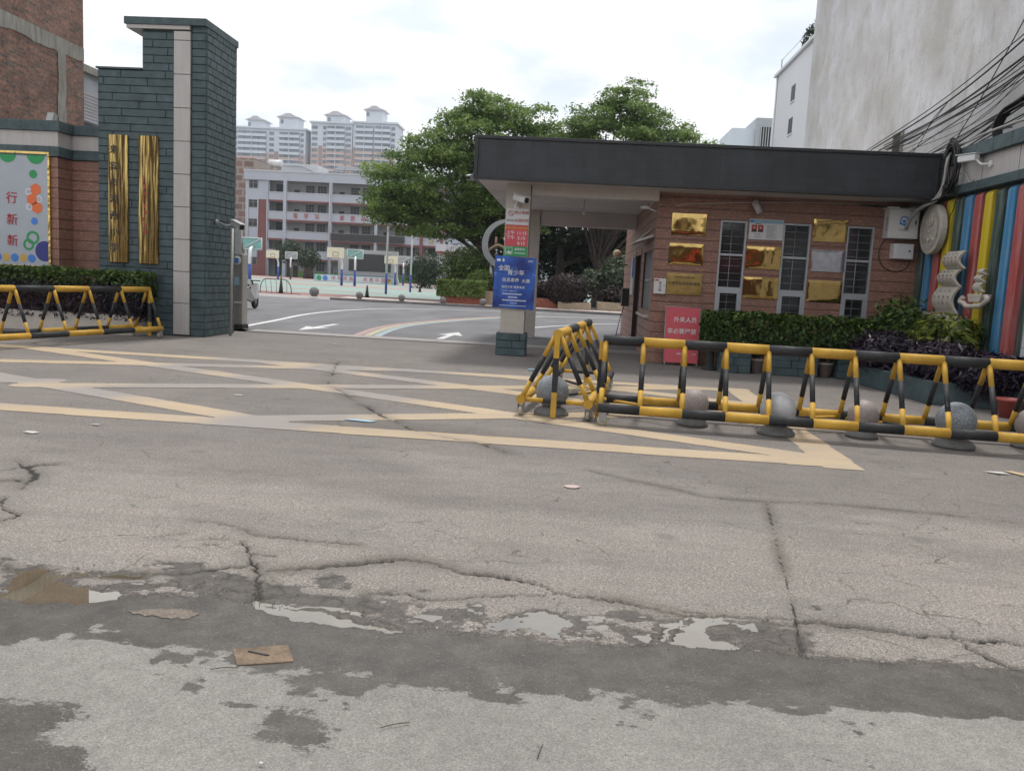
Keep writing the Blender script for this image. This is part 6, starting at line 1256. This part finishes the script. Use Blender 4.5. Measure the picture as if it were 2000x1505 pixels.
tree('shade_tree', 'tall spreading green tree behind the middle of the canopy', (1.4, 55, 0),
     [(2.2, 55, 10.4, 3.4, 3.0, 3.2), (0.2, 55, 8.4, 2.8, 2.6, 2.2), (5.2, 55, 9.4, 2.8, 2.6, 2.0), (2.6, 55, 13.2, 1.3, 1.2, 1.3), (6.6, 54, 8.6, 2.0, 2.0, 1.0), (3.6, 55, 8.6, 4.4, 3, 1.6), (-1.2, 55, 9.8, 1.8, 2, 1.3), (7.4, 54.5, 9.9, 1.5, 1.5, .8), (4.9, 55, 11.3, 1.6, 1.6, .9), (0.6, 55, 11.3, 1.6, 1.6, .9), (-1.6, 55, 10.2, 1.6, 1.6, .9), (5.8, 55, 11.0, 1.5, 1.5, .8), (8.0, 54.5, 9.2, 1.5, 1.5, .8), (8.6, 54.5, 8.6, 2.0, 1.8, .8), (6.6, 54.5, 10.2, 1.9, 1.6, .8), (-1.8, 55, 9.4, 1.8, 1.6, 1.0)], 640, .20, 170, 'leaf_tree', .32, .05, .95)
tree('dark_tree', 'dark leafy tree in the shade seen under the canopy', (-1.1, 58, 0), [(-1.0, 60, 4.6, 4.2, 2.6, 2.4), (2.5, 60, 4.2, 3.4, 2.6, 2.6), (5.5, 61, 5.0, 3.0, 2.5, 2.8), (-3.5, 60, 5.2, 3.0, 2.5, 2.4)], 330, .28, 110, 'leaf_dark', .36, 0, .9, nbr=5)
tree('dark_tree', 'slim dark trunked tree near the flowering shrub', (1.4, 56.5, 0), [(2.2, 63, 3.0, 4.0, 2.0, 2.4), (-2.0, 63, 3.4, 3.0, 2.0, 2.2)], 160, .28, 90, 'leaf_dark', .22, 0, .8, nbr=3)
hz_ = thing('garden_hedge', 'dark mass of garden shrubs at the foot of the shaded trees', 'shrub', (1, 62, 0)); P, N = box_leaves(-7, 11, 62, 66, 0, 6.5, 16000, .8); leaf_obj('foliage', hz_, P, N, .34, 'leaf_dark', RNG.random(len(P)) * .8, asp=.45)
# silver sculpture
sc_ = thing('silver_sculpture', 'curved silver ring sculpture partly hidden by the canopy column', 'sculpture', (-4.0, 49.5, 0))
b_ = MB(); n_ = 26; cx, cz = -4.05, 3.55
def ringpt(a, r): return (cx + r * math.cos(a), cz + r * math.sin(a))
for k in range(n_):
    a0 = rad(70) + rad(250) * k / n_; a1 = rad(70) + rad(250) * (k + 1) / n_; w0 = .12 + .24 * math.sin(PI * k / n_); w1 = .12 + .24 * math.sin(PI * (k + 1) / n_)
    p0, p1, p2, p3 = ringpt(a0, 1.45), ringpt(a1, 1.45), ringpt(a1, 1.45 - w1), ringpt(a0, 1.45 - w0)
    b_.add([(p[0], y, p[1]) for y in (49.3, 49.75) for p in (p0, p1, p2, p3)], [(0, 1, 2, 3), (7, 6, 5, 4), (0, 4, 5, 1), (2, 6, 7, 3)], False)
b_.build('ring', 'silver', sc_); b_ = MB(); b_.tube(smooth_path([(-5.2, 49.5, 3.1), (-4.6, 49.5, 3.5), (-4.0, 49.5, 3.3), (-3.5, 49.5, 3.7)]), .10, 8); b_.tube([(-4.7, 49.5, 3.4), (-4.7, 49.5, 4.0)], .08, 8); b_.build('inner_bars', 'bronze', sc_)
MB().box(-5.1, -3.2, 49.2, 50.0, 0, 1.0).build('plinth', 'red_brick_planter', sc_); MB().tube([(-4.9, 49.5, 1.0), (-4.9, 49.5, 2.4)], .12, 8).tube([(-3.6, 49.5, 1.0), (-3.6, 49.5, 2.3)], .12, 8).build('stand', 'silver', sc_)
sm_ = thing('mushroom_roof', 'brown domed shelter roof behind the silver ring', 'shelter', (-5.3, 56, 0)); b_ = MB(); b_.lathe([(0, 5.0), (.5, 4.85), (.95, 4.55), (.9, 4.5), (0, 4.65)], (-5.1, 56, 0), 20); b_.build('dome', 'pot_clay', sm_); MB().tube([(-5.1, 56, 0), (-5.1, 56, 4.7)], .1, 8).build('pole', 'bark', sm_)
gl = thing('globe_lamp', 'small beige globe lamp on a bracket at the far end of the gatehouse side wall', 'lamp', (1.56, 26, 2.3)); b_ = MB(); b_.lathe([(.125 * math.sin(PI * k / 12), 2.47 - .125 * math.cos(PI * k / 12)) for k in range(13)], (1.22, 26, 0), 16); b_.build('globe', 'tan_tile', gl); MB().tube(smooth_path([(1.56, 26, 2.15), (1.35, 26, 2.15), (1.22, 26, 2.22), (1.22, 26, 2.36)]), .02, 8).build('bracket', 'cone_dark', gl)
# flagpoles
for x, y, lab in ((-13.65, 61, 'nearer white flagpole with dark blue foot'), (-14.2, 73, 'farther white flagpole with dark blue foot, right of the other')):
    t_ = thing('flagpole', lab, 'flagpole', (x, y, 0), 'flagpoles by the court'); MB().tube([(x, y, 0), (x, y, 1.55)], .085, 10).build('painted_foot', 'post_blue', t_); MB().tube([(x, y, 1.55), (x + .05, y, 8.2)], [.085, .06], 10).build('pole', 'white_metal', t_)
# basketball hoops
def hoop(x, y, dirn, lab, board='board_cream', s=1.0, blue=True, frame=False):
    """dirn -1: board faces the gate, +1: faces the school"""
    t_ = thing('basketball_hoop', lab, 'basketball hoop', (x, y, 0), 'basketball hoops on the court')
    MB().tube([(x, y, 0), (x, y, 1.75)], .13 * s, 10).build('post_foot', 'post_blue' if blue else 'cone_dark', t_)
    MB().tube(smooth_path([(x, y, 1.75), (x, y, 2.35), (x - .10, y + dirn * .35, 2.95), (x - .25, y + dirn * 1.15, 3.15)]), .115 * s, 10).build('arm', 'white_metal', t_)
    bx, by = x - .35, y + dirn * 1.3
    Bx(bx - .9, bx + .9, by - .02, by + .02, 2.92, 3.97).build('backboard', board, t_)
    yy = by + dirn * .025; b2 = MB()
    for a, c_, z0, z1 in ((-.30, -.26, 3.05, 3.5), (.26, .30, 3.05, 3.5), (-.26, .26, 3.05, 3.09), (-.26, .26, 3.46, 3.5)): b2.box(bx + a, bx + c_, yy - .004, yy + .004, z0, z1)
    b2.build('target_square', 'dark_print', t_)
    b2 = MB(); b2.tube([(bx + .225 * math.cos(2 * PI * k / 18), by + dirn * (.4 + .225 * math.sin(2 * PI * k / 18)), 3.05) for k in range(19)], .015, 6, caps=False); b2.build('rim', 'orange_print', t_)
    if frame:
        yb = by - dirn * .06; b2 = MB()
        for p in (((-.85, 3.0), (-.85, 3.92)), ((.85, 3.0), (.85, 3.92)), ((-.85, 3.92), (.85, 3.92)), ((-.85, 3.0), (.85, 3.0)), ((-.85, 3.0), (.85, 3.92))): b2.tube([(bx + p[0][0], yb, p[0][1]), (bx + p[1][0], yb, p[1][1])], .045, 6)
        b2.build('back_frame', 'white_metal', t_)
hoop(-24.5, 88.2, -1, 'cream basketball board facing the gate, centre of the court'); hoop(-23.2, 88.6, 1, 'teal basketball board seen from behind beside the central cream board', 'board_teal', 1, True, True)
hoop(-41.6, 117, -1, 'cream basketball board in front of the school stairwell'); hoop(-40.0, 117.5, 1, 'grey basketball board seen from behind near the school stairwell', 'school_inner', .9, False, True)
hoop(-24.4, 114.5, -1, 'cream basketball board to the right of the big screen'); hoop(-23.4, 115, 1, 'small basketball board seen from behind right of the big screen', 'school_inner', .9, True, True)
hoop(-26.75, 68.5, 1, 'large teal basketball board with white frame next to the slate pillar', 'board_teal', 1.1, True, True)
# scooter
st = thing('motor_scooter', 'white and black scooter with top box parked behind the gate head', 'scooter', (-11.6, 29.6, 0))
sx_ = -11.66
for y in (29.15, 30.4):
    b_ = MB(); b_.lathe([(.12, -.045), (.24, -.05), (.26, -.02), (.26, .02), (.24, .05), (.12, .045)], (sx_, y, .26), 20, axis='x'); o = b_.build('wheel', 'rubber', st); b_ = MB(); b_.lathe([(0, -.035), (.125, -.035), (.125, .035), (0, .035)], (sx_, y, .26), 14, axis='x'); b_.build('rim', 'grey_metal', o)
b_ = MB(); b_.extr([(29.0, .42), (29.05, .75), (29.5, .80), (29.8, .55), (30.1, .35), (29.9, .28), (29.4, .30)], 'x', sx_ - .14, sx_ + .14); b_.build('rear_body', 'grey_metal', st, bev=.03)
b_ = MB(); b_.extr([(29.05, .78), (29.75, .80), (29.72, .72), (29.1, .70)], 'x', sx_ - .12, sx_ + .12); b_.build('seat', 'scooter_black', st, bev=.02)
b_ = MB(); b_.extr([(30.05, .35), (30.2, .95), (30.3, .95), (30.35, .40)], 'x', sx_ - .18, sx_ + .18); b_.build('front_shield', 'scooter_white', st, bev=.02)
b_ = MB(); b_.tube([(sx_ - .3, 30.1, 1.02), (sx_ + .3, 30.1, 1.02)], .02, 8); b_.tube([(sx_, 30.15, .9), (sx_, 30.1, 1.02)], .03, 8); b_.build('handlebar', 'scooter_black', st)
b_ = MB(); b_.extr([(sx_ - .26, .82), (sx_ + .24, .82), (sx_ + .27, .92), (sx_ + .26, 1.0), (sx_ - .28, 1.0)], 'y', 28.82, 29.25); b_.build('top_box', 'scooter_black', st, bev=.03); b_ = MB(); b_.extr([(sx_ - .28, 1.002), (sx_ + .27, 1.002), (sx_ + .22, 1.13), (sx_ - .2, 1.16)], 'y', 28.82, 29.25); b_.build('top_box_lid', 'scooter_black', st, bev=.03); Bx(sx_ + .275, sx_ + .29, 28.84, 29.2, .9, 1.08).build('box_trim', 'scooter_white', st)
Bx(sx_ - .10, sx_ + .10, 28.96, 29.0, .40, .60).build('tail_lamp', 'red_print', st); Bx(sx_ - .06, sx_ + .08, 28.98, 29.0, .10, .36).build('mudguard', 'scooter_black', st); MB().tube([(sx_ + .2, 29.5, .3), (sx_ + .2, 28.98, .42)], .05, 8).build('exhaust', 'silver', st); MB().tube([(sx_ + .18, 29.1, .78), (sx_ + .22, 28.9, .45), (sx_ + .22, 28.95, .3)], .015, 6).build('guard_rail', 'silver', st)

# ================================================================== SCHOOL BUILDING
SY = 160.0; FH = 3.6
sc = thing('school_building', 'five storey pale blue school block with open corridors and red bands', 'building', (-45, 166, 0))
Bx(-63.5, -59.35, SY, 174, 0, 18.0).build('end_wall', 'school_blue', sc); Bx(-63.7, -18, SY - .4, 174, 18.0, 19.55).build('roof_parapet', 'school_blue', sc); Bx(-63.8, -18, SY - .5, 174, 19.55, 19.85).build('parapet_cap', 'school_white', sc)
Bx(-59.35, -18, SY + 2.4, 174, 0, 18.0).build('corridor_wall', 'school_inner', sc)
Bx(-60.95, -59.4, SY - .06, SY - .004, 0, 14.4).build('red_panel', 'school_red', sc); Bx(-63.5, -60.95, SY - .06, SY - .004, 0, 3.4).build('red_panel', 'school_red', sc)
wm = MB().box(-.86, .86, -.05, .05, -.75, .75).mesh('window', 'far_window'); wfm = MB()
for a in (-.86, -.02, .82): wfm.box(a, a + .05, -.09, -.051, -.75, .75)
for z in (-.75, .25, .70): wfm.box(-.86, .86, -.085, -.0505, z, z + .05)
wfm = wfm.mesh('window_frame', 'school_inner')
tall = MB().box(-.86, .86, -.05, .05, -.85, .85).mesh('window', 'far_window'); tbar = MB()
for a in (-.86, -.3, .26, .82): tbar.box(a, a + .04, -.09, -.051, -.85, .85)
for z in (-.5, -.1, .3): tbar.box(-.86, .86, -.085, -.0505, z, z + .035)
tbar = tbar.mesh('window_bars', 'grey_metal')
dm = MB().box(-.48, .48, -.04, .04, 0, 2.2).mesh('door', 'dark_door')
for i in range(5):
    z = i * FH; w_ = inst(wm, 'window', sc, (-61.95, SY - .02, z + 2.75)); inst(wfm, 'window_frame', w_, (-61.95, SY - .02, z + 2.75))
bays = [(-58.9, -56.0, 'stair'), (-55.4, -47.1, 'room'), (-46.6, -38.3, 'room'), (-37.8, -29.6, 'room'), (-29.0, -25.7, 'stair'), (-25.2, -18, 'room')]
Bx(-59.35, -58.9, SY, SY + .5, 0, 18.0).build('column', 'school_blue', sc)
for a, c_, mt in ((-56.0, -55.4, 'school_blue'), (-47.1, -46.6, 'school_blue'), (-38.3, -37.8, 'school_blue'), (-29.6, -29.0, 'school_red'), (-25.7, -25.2, 'school_red'), (-18.4, -18, 'school_blue')): Bx(a, c_, SY - .45, SY + .5, 0, 17.99).build('column', mt, sc)
for i in range(1, 5):
    z = i * FH; Bx(-59.35, -18, SY + .01, SY + 2.4, z - .18, z).build('floor_slab', 'school_inner', sc)
for a, c_, kd in bays:
    for i in range(0, 5):
        z = i * FH
        if i > 0:
            Bx(a, c_, SY - .25, SY - .05, z + .02, z + 1.38).build('balcony', 'school_blue', sc); Bx(a, c_, SY - .33, SY + .02, z + 1.382, z + 1.52).build('handrail', 'school_white', sc); Bx(a, c_, SY - .29, SY - .0, z - .32, z + .015).build('red_band', 'school_red', sc)
        if kd == 'room':
            k = 0; x = a + 1.15
            inst(dm, 'door', sc, (x, SY + 2.33, z + .02))
            for dx in (3.75, 6.05):
                if a + dx < c_ - .6: w_ = inst(tall, 'window', sc, (a + dx, SY + 2.36, z + 2.28)); inst(tbar, 'window_bars', w_, (a + dx, SY + 2.36, z + 2.28))
            if c_ - a > 8: inst(dm, 'door', sc, (c_ - .35, SY + 2.33, z + .02))
        else:
            Bx(a + .6, c_ - .2, SY + 2.3, SY + 2.39, z + .3, z + 3.2).build('stair_opening', 'far_window', sc)
    Bx(a, c_, SY + 2.3, SY + 2.38, 0, 1.25).build('green_dado', 'school_green', sc) if kd == 'room' else None
Bx(-46.6, -32.5, SY - .7, SY - .34, 7.35, 8.65).build('display_strip', 'screen_dark', sc)
MB().tube([(-59.2, SY - .15, 0), (-59.2, SY - .15, 17.9)], .12, 8).build('drainpipe', 'school_white', sc)
for xx in (-47.0, -61.0, -62.95): MB().tube([(xx, SY - .55 if xx == -47 else SY - .15, 0.1 if xx == -47 else 3.4), (xx, SY - .55 if xx == -47 else SY - .15, 17.9 if xx == -47 else 14.4)], .11, 8).build('drainpipe', 'school_white', sc)
for k, ch in enumerate('爱学习'): text(ch, 0.98, 'red_print', sc, (-53.6 + k * 2.05, SY - .28, FH * 3 + .70), bold=0.006, ext=.03, name='wall_character')
for k, ch in enumerate('爱劳动'): text(ch, 0.98, 'red_print', sc, (-44.6 + k * 2.05, SY - .28, FH * 3 + .70), bold=0.006, ext=.03, name='wall_character')
text('诚', .95, 'ochre_print', sc, (-27.35, SY - .28, FH * 2 + .70), bold=0.006, ext=.03, name='wall_character')
Bx(-57.5, -50.5, 163, 170, 19.85, 21.6).build('stair_house', 'school_white', sc); b_ = MB(); b_.extr([(-57.9, 21.6), (-53.5, 21.6), (-49.6, 20.0), (-50.5, 20.0), (-53.5, 21.2), (-57.9, 21.2)], 'y', 162.6, 162.95); b_.build('stair_ramp', 'school_white', sc)
sp = []
for k in range(8):
    b_ = MB(); x = -47 + k * 1.9; b_.add([(x, 161.5, 20.6), (x + 1.75, 161.5, 20.6), (x + 1.75, 164.5, 21.7), (x, 164.5, 21.7), (x, 161.5, 20.5), (x + 1.75, 161.5, 20.5), (x + 1.75, 164.5, 21.6), (x, 164.5, 21.6)], [(0, 1, 2, 3), (7, 6, 5, 4), (0, 4, 5, 1), (1, 5, 6, 2), (2, 6, 7, 3), (3, 7, 4, 0)]); b_.tube([(x + .1, 161.6, 19.8), (x + .1, 161.6, 20.6)], .05, 6); b_.tube([(x + .1, 164.4, 19.8), (x + .1, 164.4, 21.6)], .05, 6); b_.build('solar_panel', 'solar', sc)
# low wing on the right
wg = thing('school_wing', 'low white school wing with red eaves to the right of the main block', 'building', (-14, 160, 0))
Bx(-24.6, 2, 150, 158, 0, 5.6).build('wall', 'school_white', wg); Bx(-24.8, 2.2, 149.3, 158, 6.0, 7.3).build('parapet', 'school_white', wg); Bx(-24.8, 2.2, 149.25, 158, 5.6, 5.98).build('red_eave', 'school_red', wg)
for i in range(2):
    for k in range(6): w_ = inst(tall, 'window', wg, (-22 + k * 2.7, 149.97, 1.8 + i * 2.75)); inst(tbar, 'window_bars', w_, (-22 + k * 2.7, 149.97, 1.8 + i * 2.75))
Bx(-24.7, 2.1, 149.5, 150, 2.95, 3.4).build('string_course', 'school_white', wg); Bx(-24.6, 2, 149.93, 149.995, 0, .7).build('green_dado', 'school_green', wg)
# outdoor screen and slogan wall
sn = thing('outdoor_screen', 'large dark outdoor screen in a pale frame in front of the school', 'screen', (-29.6, 121, 0))
Bx(-34.1, -25.5, 120.6, 121.6, 1.1, 4.75).build('frame', 'school_inner', sn, bev=.03); Bx(-32.5, -26.4, 120.5, 120.6, 1.75, 4.2).build('display', 'screen_dark', sn); b_ = MB(); b_.extr([(-34.1, 1.1), (-25.5, 1.1), (-25.2, 0), (-34.4, 0)], 'y', 120.7, 121.6); b_.build('stand', 'school_inner', sn)
bn = thing('slogan_wall', 'long low blue slogan banner with red characters at the foot of the screen', 'banner', (-31, 119, 0))
Bx(-37.0, -25.6, 118.9, 119.1, .06, 1.02).build('panel', 'banner_sky', bn); Bx(-36.7, -25.9, 118.88, 118.899, .14, .92).build('white_field', 'white_board', bn)
for k, ch in enumerate('中华民族'): text(ch, .66, 'red_print', bn, (-34.2 + k * .85, 118.87, .53), bold=0.006, ext=.01)
for k, ch in enumerate('共筑中国梦'): text(ch, .66, 'red_print', bn, (-29.6 + k * .85, 118.87, .53), bold=0.006, ext=.01)
for x, mt in ((-36.3, 'green_print'), (-35.4, 'blue_print'), (-26.2, 'ochre_print')): b_ = MB(); b_.extr(circle(x, .52, .36, 14), 'y', 118.86, 118.875); b_.build('printed_shape', mt, bn)
# small trees by the school
for x, y, r, h, lab in ((-51.5, 150, 2.7, 6.3, 'dark tree in front of the school stairwell behind a basketball board'), (-44.6, 140, 2.1, 4.6, 'dark bush on a broad trunk in front of the school ground floor'), (-21.2, 118, 1.8, 3.4, 'small tree right of the outdoor screen')):
    t_ = thing('school_tree', lab, 'tree', (x, y, 0), 'small trees by the school'); P, N = ball_leaves((x, y, h - r * .6), (r, r, r * .85), 1500, shell=.3); leaf_obj('crown', t_, P, N, .55, 'leaf_dark', RNG.random(len(P)), asp=.4); MB().tube([(x, y, 0), (x, y, h - r * .6)], [.9 if x == -44.6 else .3, .6 if x == -44.6 else .2], 8).build('trunk', 'bark', t_)
# half-built brown building left of the school
bw = thing('brown_building', 'unfinished brown block building with rooftop tank left of the school', 'building', (-75, 185, 0))
Bx(-92, -69.5, 180, 195, 0, 24.5).build('wall', 'brown_block', bw); Bx(-92, -66.2, 182, 195, 0, 20.5).build('wall', 'brown_block', bw); Bx(-92.3, -66.0, 181.5, 195, 20.5, 21.2).build('roof_slab', 'concrete', bw)
b_ = MB(); b_.tube([(-67.5, 183, 24.0), (-64.6, 183, 24.0)], .75, 14); b_.build('water_tank', 'white_metal', bw); MB().box(-67.2, -66.7, 182.7, 183.3, 21.2, 23.4).box(-65.4, -64.9, 182.7, 183.3, 20.5, 23.4).build('tank_stand', 'concrete', bw)

# ================================================================== TOWER BLOCKS
def tower(name, label, x0, x1, y, top, segs, pink_top, turrets, nfl=13):
    t_ = thing(name, label, 'apartment tower', ((x0 + x1) / 2, y + 9, 0), 'apartment towers on the skyline')
    fh = 2.95; Bx(x0, x1, y, y + 18, 0, top).build('wall', 'tower_white', t_); Bx(x0 - .02, x1 + .02, y - .12, y - .005, top - nfl * fh - 2, pink_top).build('pink_facing', 'tower_pink', t_)
    Bx(x0 - .8, x1 + .8, y - .9, y + 18, top, top + .9).build('roof_edge', 'tower_white', t_)
    for s0, s1, kd in segs:
        if kd == 'bay':
            for i in range(nfl):
                z = top - 2.7 - i * fh; o = Bx(s0, s1, y - 1.3, y - .13, z - 1.2, z - .05).build('balcony', 'tower_white' if z > pink_top else 'tower_pink', t_); Bx(s0, s1, y - 1.35, y - .13, z - 1.5, z - 1.21).build('slab', 'tower_white', t_)
                n = max(2, int((s1 - s0) / 3.2)); g = (s1 - s0) / n
                for k in range(n): Bx(s0 + k * g + .25, s0 + (k + 1) * g - .25, y - .9, y - .13, z - .04, z + 1.32).build('window', 'tower_window', t_)
            Bx((s0 + s1) / 2 - .15, (s0 + s1) / 2 + .15, y - 1.6, y - 1.36, top - nfl * fh, top - 1).build('pilaster', 'tower_white', t_)
        elif kd == 'win':
            for i in range(nfl):
                z = top - 2.7 - i * fh; Bx(s0, s1, y - .2, y - .125, z - .3, z + 1.25).build('window', 'tower_window', t_)
        elif kd == 'recess':
            Bx(s0, s1, y - .18, y - .125, top - nfl * fh - 2, pink_top + 1).build('brown_strip', 'tower_brown', t_)
    for a, c_, h in turrets:
        tu = Bx(a, c_, y + 2, y + 12, top + .9, top + h).build('turret', 'tower_white', t_); b2 = MB(); m_ = (a + c_) / 2; b2.extr([(a - 1.4, top + h), (c_ + 1.4, top + h), (c_ - 1.6, top + h + 1.0), (m_ + 1.2, top + h + 2.1), (m_ - 1.2, top + h + 2.1), (a + 1.6, top + h + 1.0)], 'y', y + 1, y + 13); b2.build('turret_roof', 'roof_blue', tu); Bx(m_ - 4.2, m_ - 2.8, y + 1.9, y + 1.98, top + h - 3.2, top + h - 1.2).build('turret_window', 'tower_window', tu)
tower('apartment_tower', 'pale apartment tower with two roof turrets, left on the skyline', -186, -146.5, 450, 74.5, [(-183, -167.5, 'bay'), (-166, -163.5, 'win'), (-163.2, -161, 'recess'), (-160.5, -149.5, 'bay'), (-149, -147.4, 'win'), (-185.5, -183.6, 'win')], 62, [(-178.5, -170, 4.6), (-161.5, -151.5, 6.6)])
tower('apartment_tower', 'pale apartment tower with a roof turret, middle of the skyline', -143.5, -121.3, 450, 78.6, [(-143, -140, 'win'), (-139.3, -137.4, 'recess'), (-137, -135.3, 'win'), (-134.8, -125.2, 'bay'), (-124.8, -122, 'win')], 66, [(-136, -126, 4.5)])
tower('apartment_tower', 'pale apartment tower with the highest roof turret, right on the skyline', -120.9, -98, 450, 79.4, [(-120.6, -119.8, 'recess'), (-119.5, -110, 'bay'), (-109.4, -101, 'bay'), (-100.5, -98.6, 'win')], 66, [(-114.8, -105.8, 7.2)])
tower('apartment_tower', 'narrow side block between the left and middle towers', -146.4, -137.0, 478, 78, [(-146, -142, 'win'), (-141.5, -139, 'recess')], 58, [])

# ================================================================== STREET SIDE OBJECTS BEHIND THE VIEWER
sh_ = thing('street_shophouses', 'brown shophouse row across the street, mirrored in the brass plaques', 'building', (0, -16, 0))
Bx(-34, 34, -24, -15, 0, 4.6).build('wall', 'door_brown', sh_)
for k in range(11):
    x = -31 + k * 6; Bx(x, x + 4.6, -15, -14.9, .1, 2.7).build('shop_front', ('dark_door', 'school_red', 'far_window')[k % 3], sh_); Bx(x, x + 4.8, -14.99, -14.5, 2.8, 3.3).build('shop_sign', ('red_board', 'tan_tile', 'stripe_blue')[k % 3], sh_); Bx(x, x + 5.2, -20, -14.95, 4.61, 4.8 + (k * 37 % 5) * .3).build('parapet', 'concrete', sh_)

# ================================================================== LITTER AND SMALL GROUND THINGS
pt_ = thing('drain_cover', 'rusty square cover plate lying on the wet asphalt strip', 'cover plate', (-1.13, 3.07, 0))
b_ = MB(); b_.extr([(-1.26, 3.10), (-1.19, 2.97), (-0.99, 3.04), (-1.06, 3.18)], 'z', -.004, .004); b_.build('plate', 'sewer_plate', pt_, bev=.004); MB().tube([(-1.19, 3.085, .005), (-1.10, 3.065, .005)], .004, 6).build('handle_slot', 'dark_print', pt_)
p2 = MB(); pq = wobble([(-1.84, 3.38), (-1.72, 3.43), (-1.58, 3.435), (-1.53, 3.40), (-1.57, 3.34), (-1.68, 3.345), (-1.80, 3.35), (-1.84, 3.38)], 6, .03)[:-1]; p2.extr(pq, 'z', -.004, .002); o = p2.build('mud_slab', 'mud'); tag(o, 'flat patch of dried mud at the edge of the wet strip', 'mud')
# loose grit along the broken joint between slab and asphalt
def pebbles(n):
    V_, F_ = [], []; b2 = MB()
    ex, ey = zip(*EDGE)
    for k in range(n):
        x = random.uniform(-2.9, 2.6); u = random.random(); e_ = float(np.interp(x, ex, ey))
        y = e_ + random.gauss(0.02, .05) if u < .45 else (e_ + random.uniform(0, .55) if u < .8 else random.uniform(2.0, 6.5))
        if any(inpoly(np.array([x]), np.array([y]), p)[0] for p in PUDDLES.values()): continue
        r = random.uniform(.0012, .0034) * (2.0 if random.random() < .04 else 1); a = random.random() * 6.28; q_ = [(math.cos(a + j * 2 * PI / 5) * r * random.uniform(.7, 1.2), math.sin(a + j * 2 * PI / 5) * r * random.uniform(.7, 1.2)) for j in range(5)]
        b2.add([(x + p[0], y + p[1], -.006) for p in q_] + [(x + p[0] * .6, y + p[1] * .6, r * .7) for p in q_], [(5, 6, 7, 8, 9)] + [(j, (j + 1) % 5, 5 + (j + 1) % 5, 5 + j) for j in range(5)], mi=k % 3)
    return b2
o = pebbles(1500).build('gravel', ['granite_base', 'granite_pink', 'granite_pink']); o['kind'] = 'stuff'; o['label'] = 'loose grit and small stones along the cracked edge of the concrete'
def litter(name, label, cat, x, y, poly, mat, h=.006):
    b2 = MB(); b2.extr([(x + p[0], y + p[1]) for p in poly], 'z', .005, .005 + h); b2.v = [(v[0], v[1], v[2] * .6 + random.uniform(0, .006)) for v in b2.v]; o = b2.build(name, mat); tag(o, label, cat, None); return o
q = [(-.06, -.02), (.04, -.045), (.07, .01), (.02, .035), (-.05, .03)]
litter('leaf_wrapper', 'tan flattened wrapper on the ground at the far right', 'litter', 4.12, 7.80, [(-.10, .10), (-.02, .13), (.13, -.06), (.10, -.13), (.0, -.10)], 'cardboard'); litter('paper_scrap', 'white paper scrap beside the tan wrapper at the right', 'litter', 3.92, 7.80, [(-.12, .02), (.05, .05), (.09, -.04), (-.02, -.04)], 'paper')
litter('paper_scrap', 'pinkish paper disc on the concrete below the short barrier', 'litter', .07, 6.18, circle(0, 0, .06, 12, rz=.05), 'pink_paper', .002); litter('green_wrapper', 'greenish wrapper on the yellow lines left of centre', 'litter', -2.1, 8.38, [(-.16, .0), (-.1, .06), (.17, .03), (.12, -.05)], 'banner_sky'); litter('paper_scrap', 'small white paper scrap near the gate threshold', 'litter', -4.9, 17.2, q, 'paper')
litter('paper_scrap', 'small paper scrap at the far left of the concrete', 'litter', -4.55, 6.8, q, 'paper'); litter('paper_scrap', 'small paper scrap at left below the yellow lines', 'litter', -4.27, 7.3, [(p[0] * .6, p[1] * .6) for p in q], 'paper'); litter('paper_scrap', 'thin white scrap on the yellow lines at left', 'litter', -3.86, 9.57, [(p[0], p[1] * .5) for p in q], 'paper'); litter('plastic_scrap', 'crumpled pale plastic on the ground left of the short barrier', 'litter', -.62, 14.3, [(p[0] * 1.5, p[1] * 1.2) for p in q], 'banner_sky', .04)
litter('pebble', 'single white pebble near the bottom edge left of centre', 'pebble', -.86, 2.35, [(p[0] * .12, p[1] * .12) for p in q], 'paper', .012)
for k, (x, y, a, L, lab) in enumerate(((-1.22, 2.93, .30, .10, 'dark twig below the rusty cover plate'), (-.02, 2.56, 1.4, .09, 'short dark twig standing out at bottom centre'), (-.51, 2.64, .5, .10, 'thin brown twig left of bottom centre'), (.30, 2.45, -.4, .08, 'tiny dark twig at bottom right of centre'))):
    b_ = MB(); b_.tube([(x - L / 2 * math.cos(a), y - L / 2 * math.sin(a), .006), (x, y, .010), (x + L / 2 * math.cos(a), y + L / 2 * math.sin(a), .006)], .0016, 5); o = b_.build('twig', 'twig'); tag(o, lab, 'twig')
flush_text()

# ================================================================== HAZE
hm = bpy.data.materials.new('haze_air'); hm.use_nodes = True; ht = hm.node_tree; ht.nodes.clear()
pvn = nn(ht, 'ShaderNodeVolumePrincipled'); pvn.inputs['Color'].default_value = (0.86, 0.92, 1.0, 1); pvn.inputs['Density'].default_value = 0.00028; pvn.inputs['Anisotropy'].default_value = 0.2
ho = nn(ht, 'ShaderNodeOutputMaterial'); ht.links.new(pvn.outputs[0], ho.inputs['Volume']); MATS['haze_air'] = hm
hz = Bx(-900, 900, -60, 1300, -1.2, 95).build('haze', 'haze_air'); hz['kind'] = 'stuff'
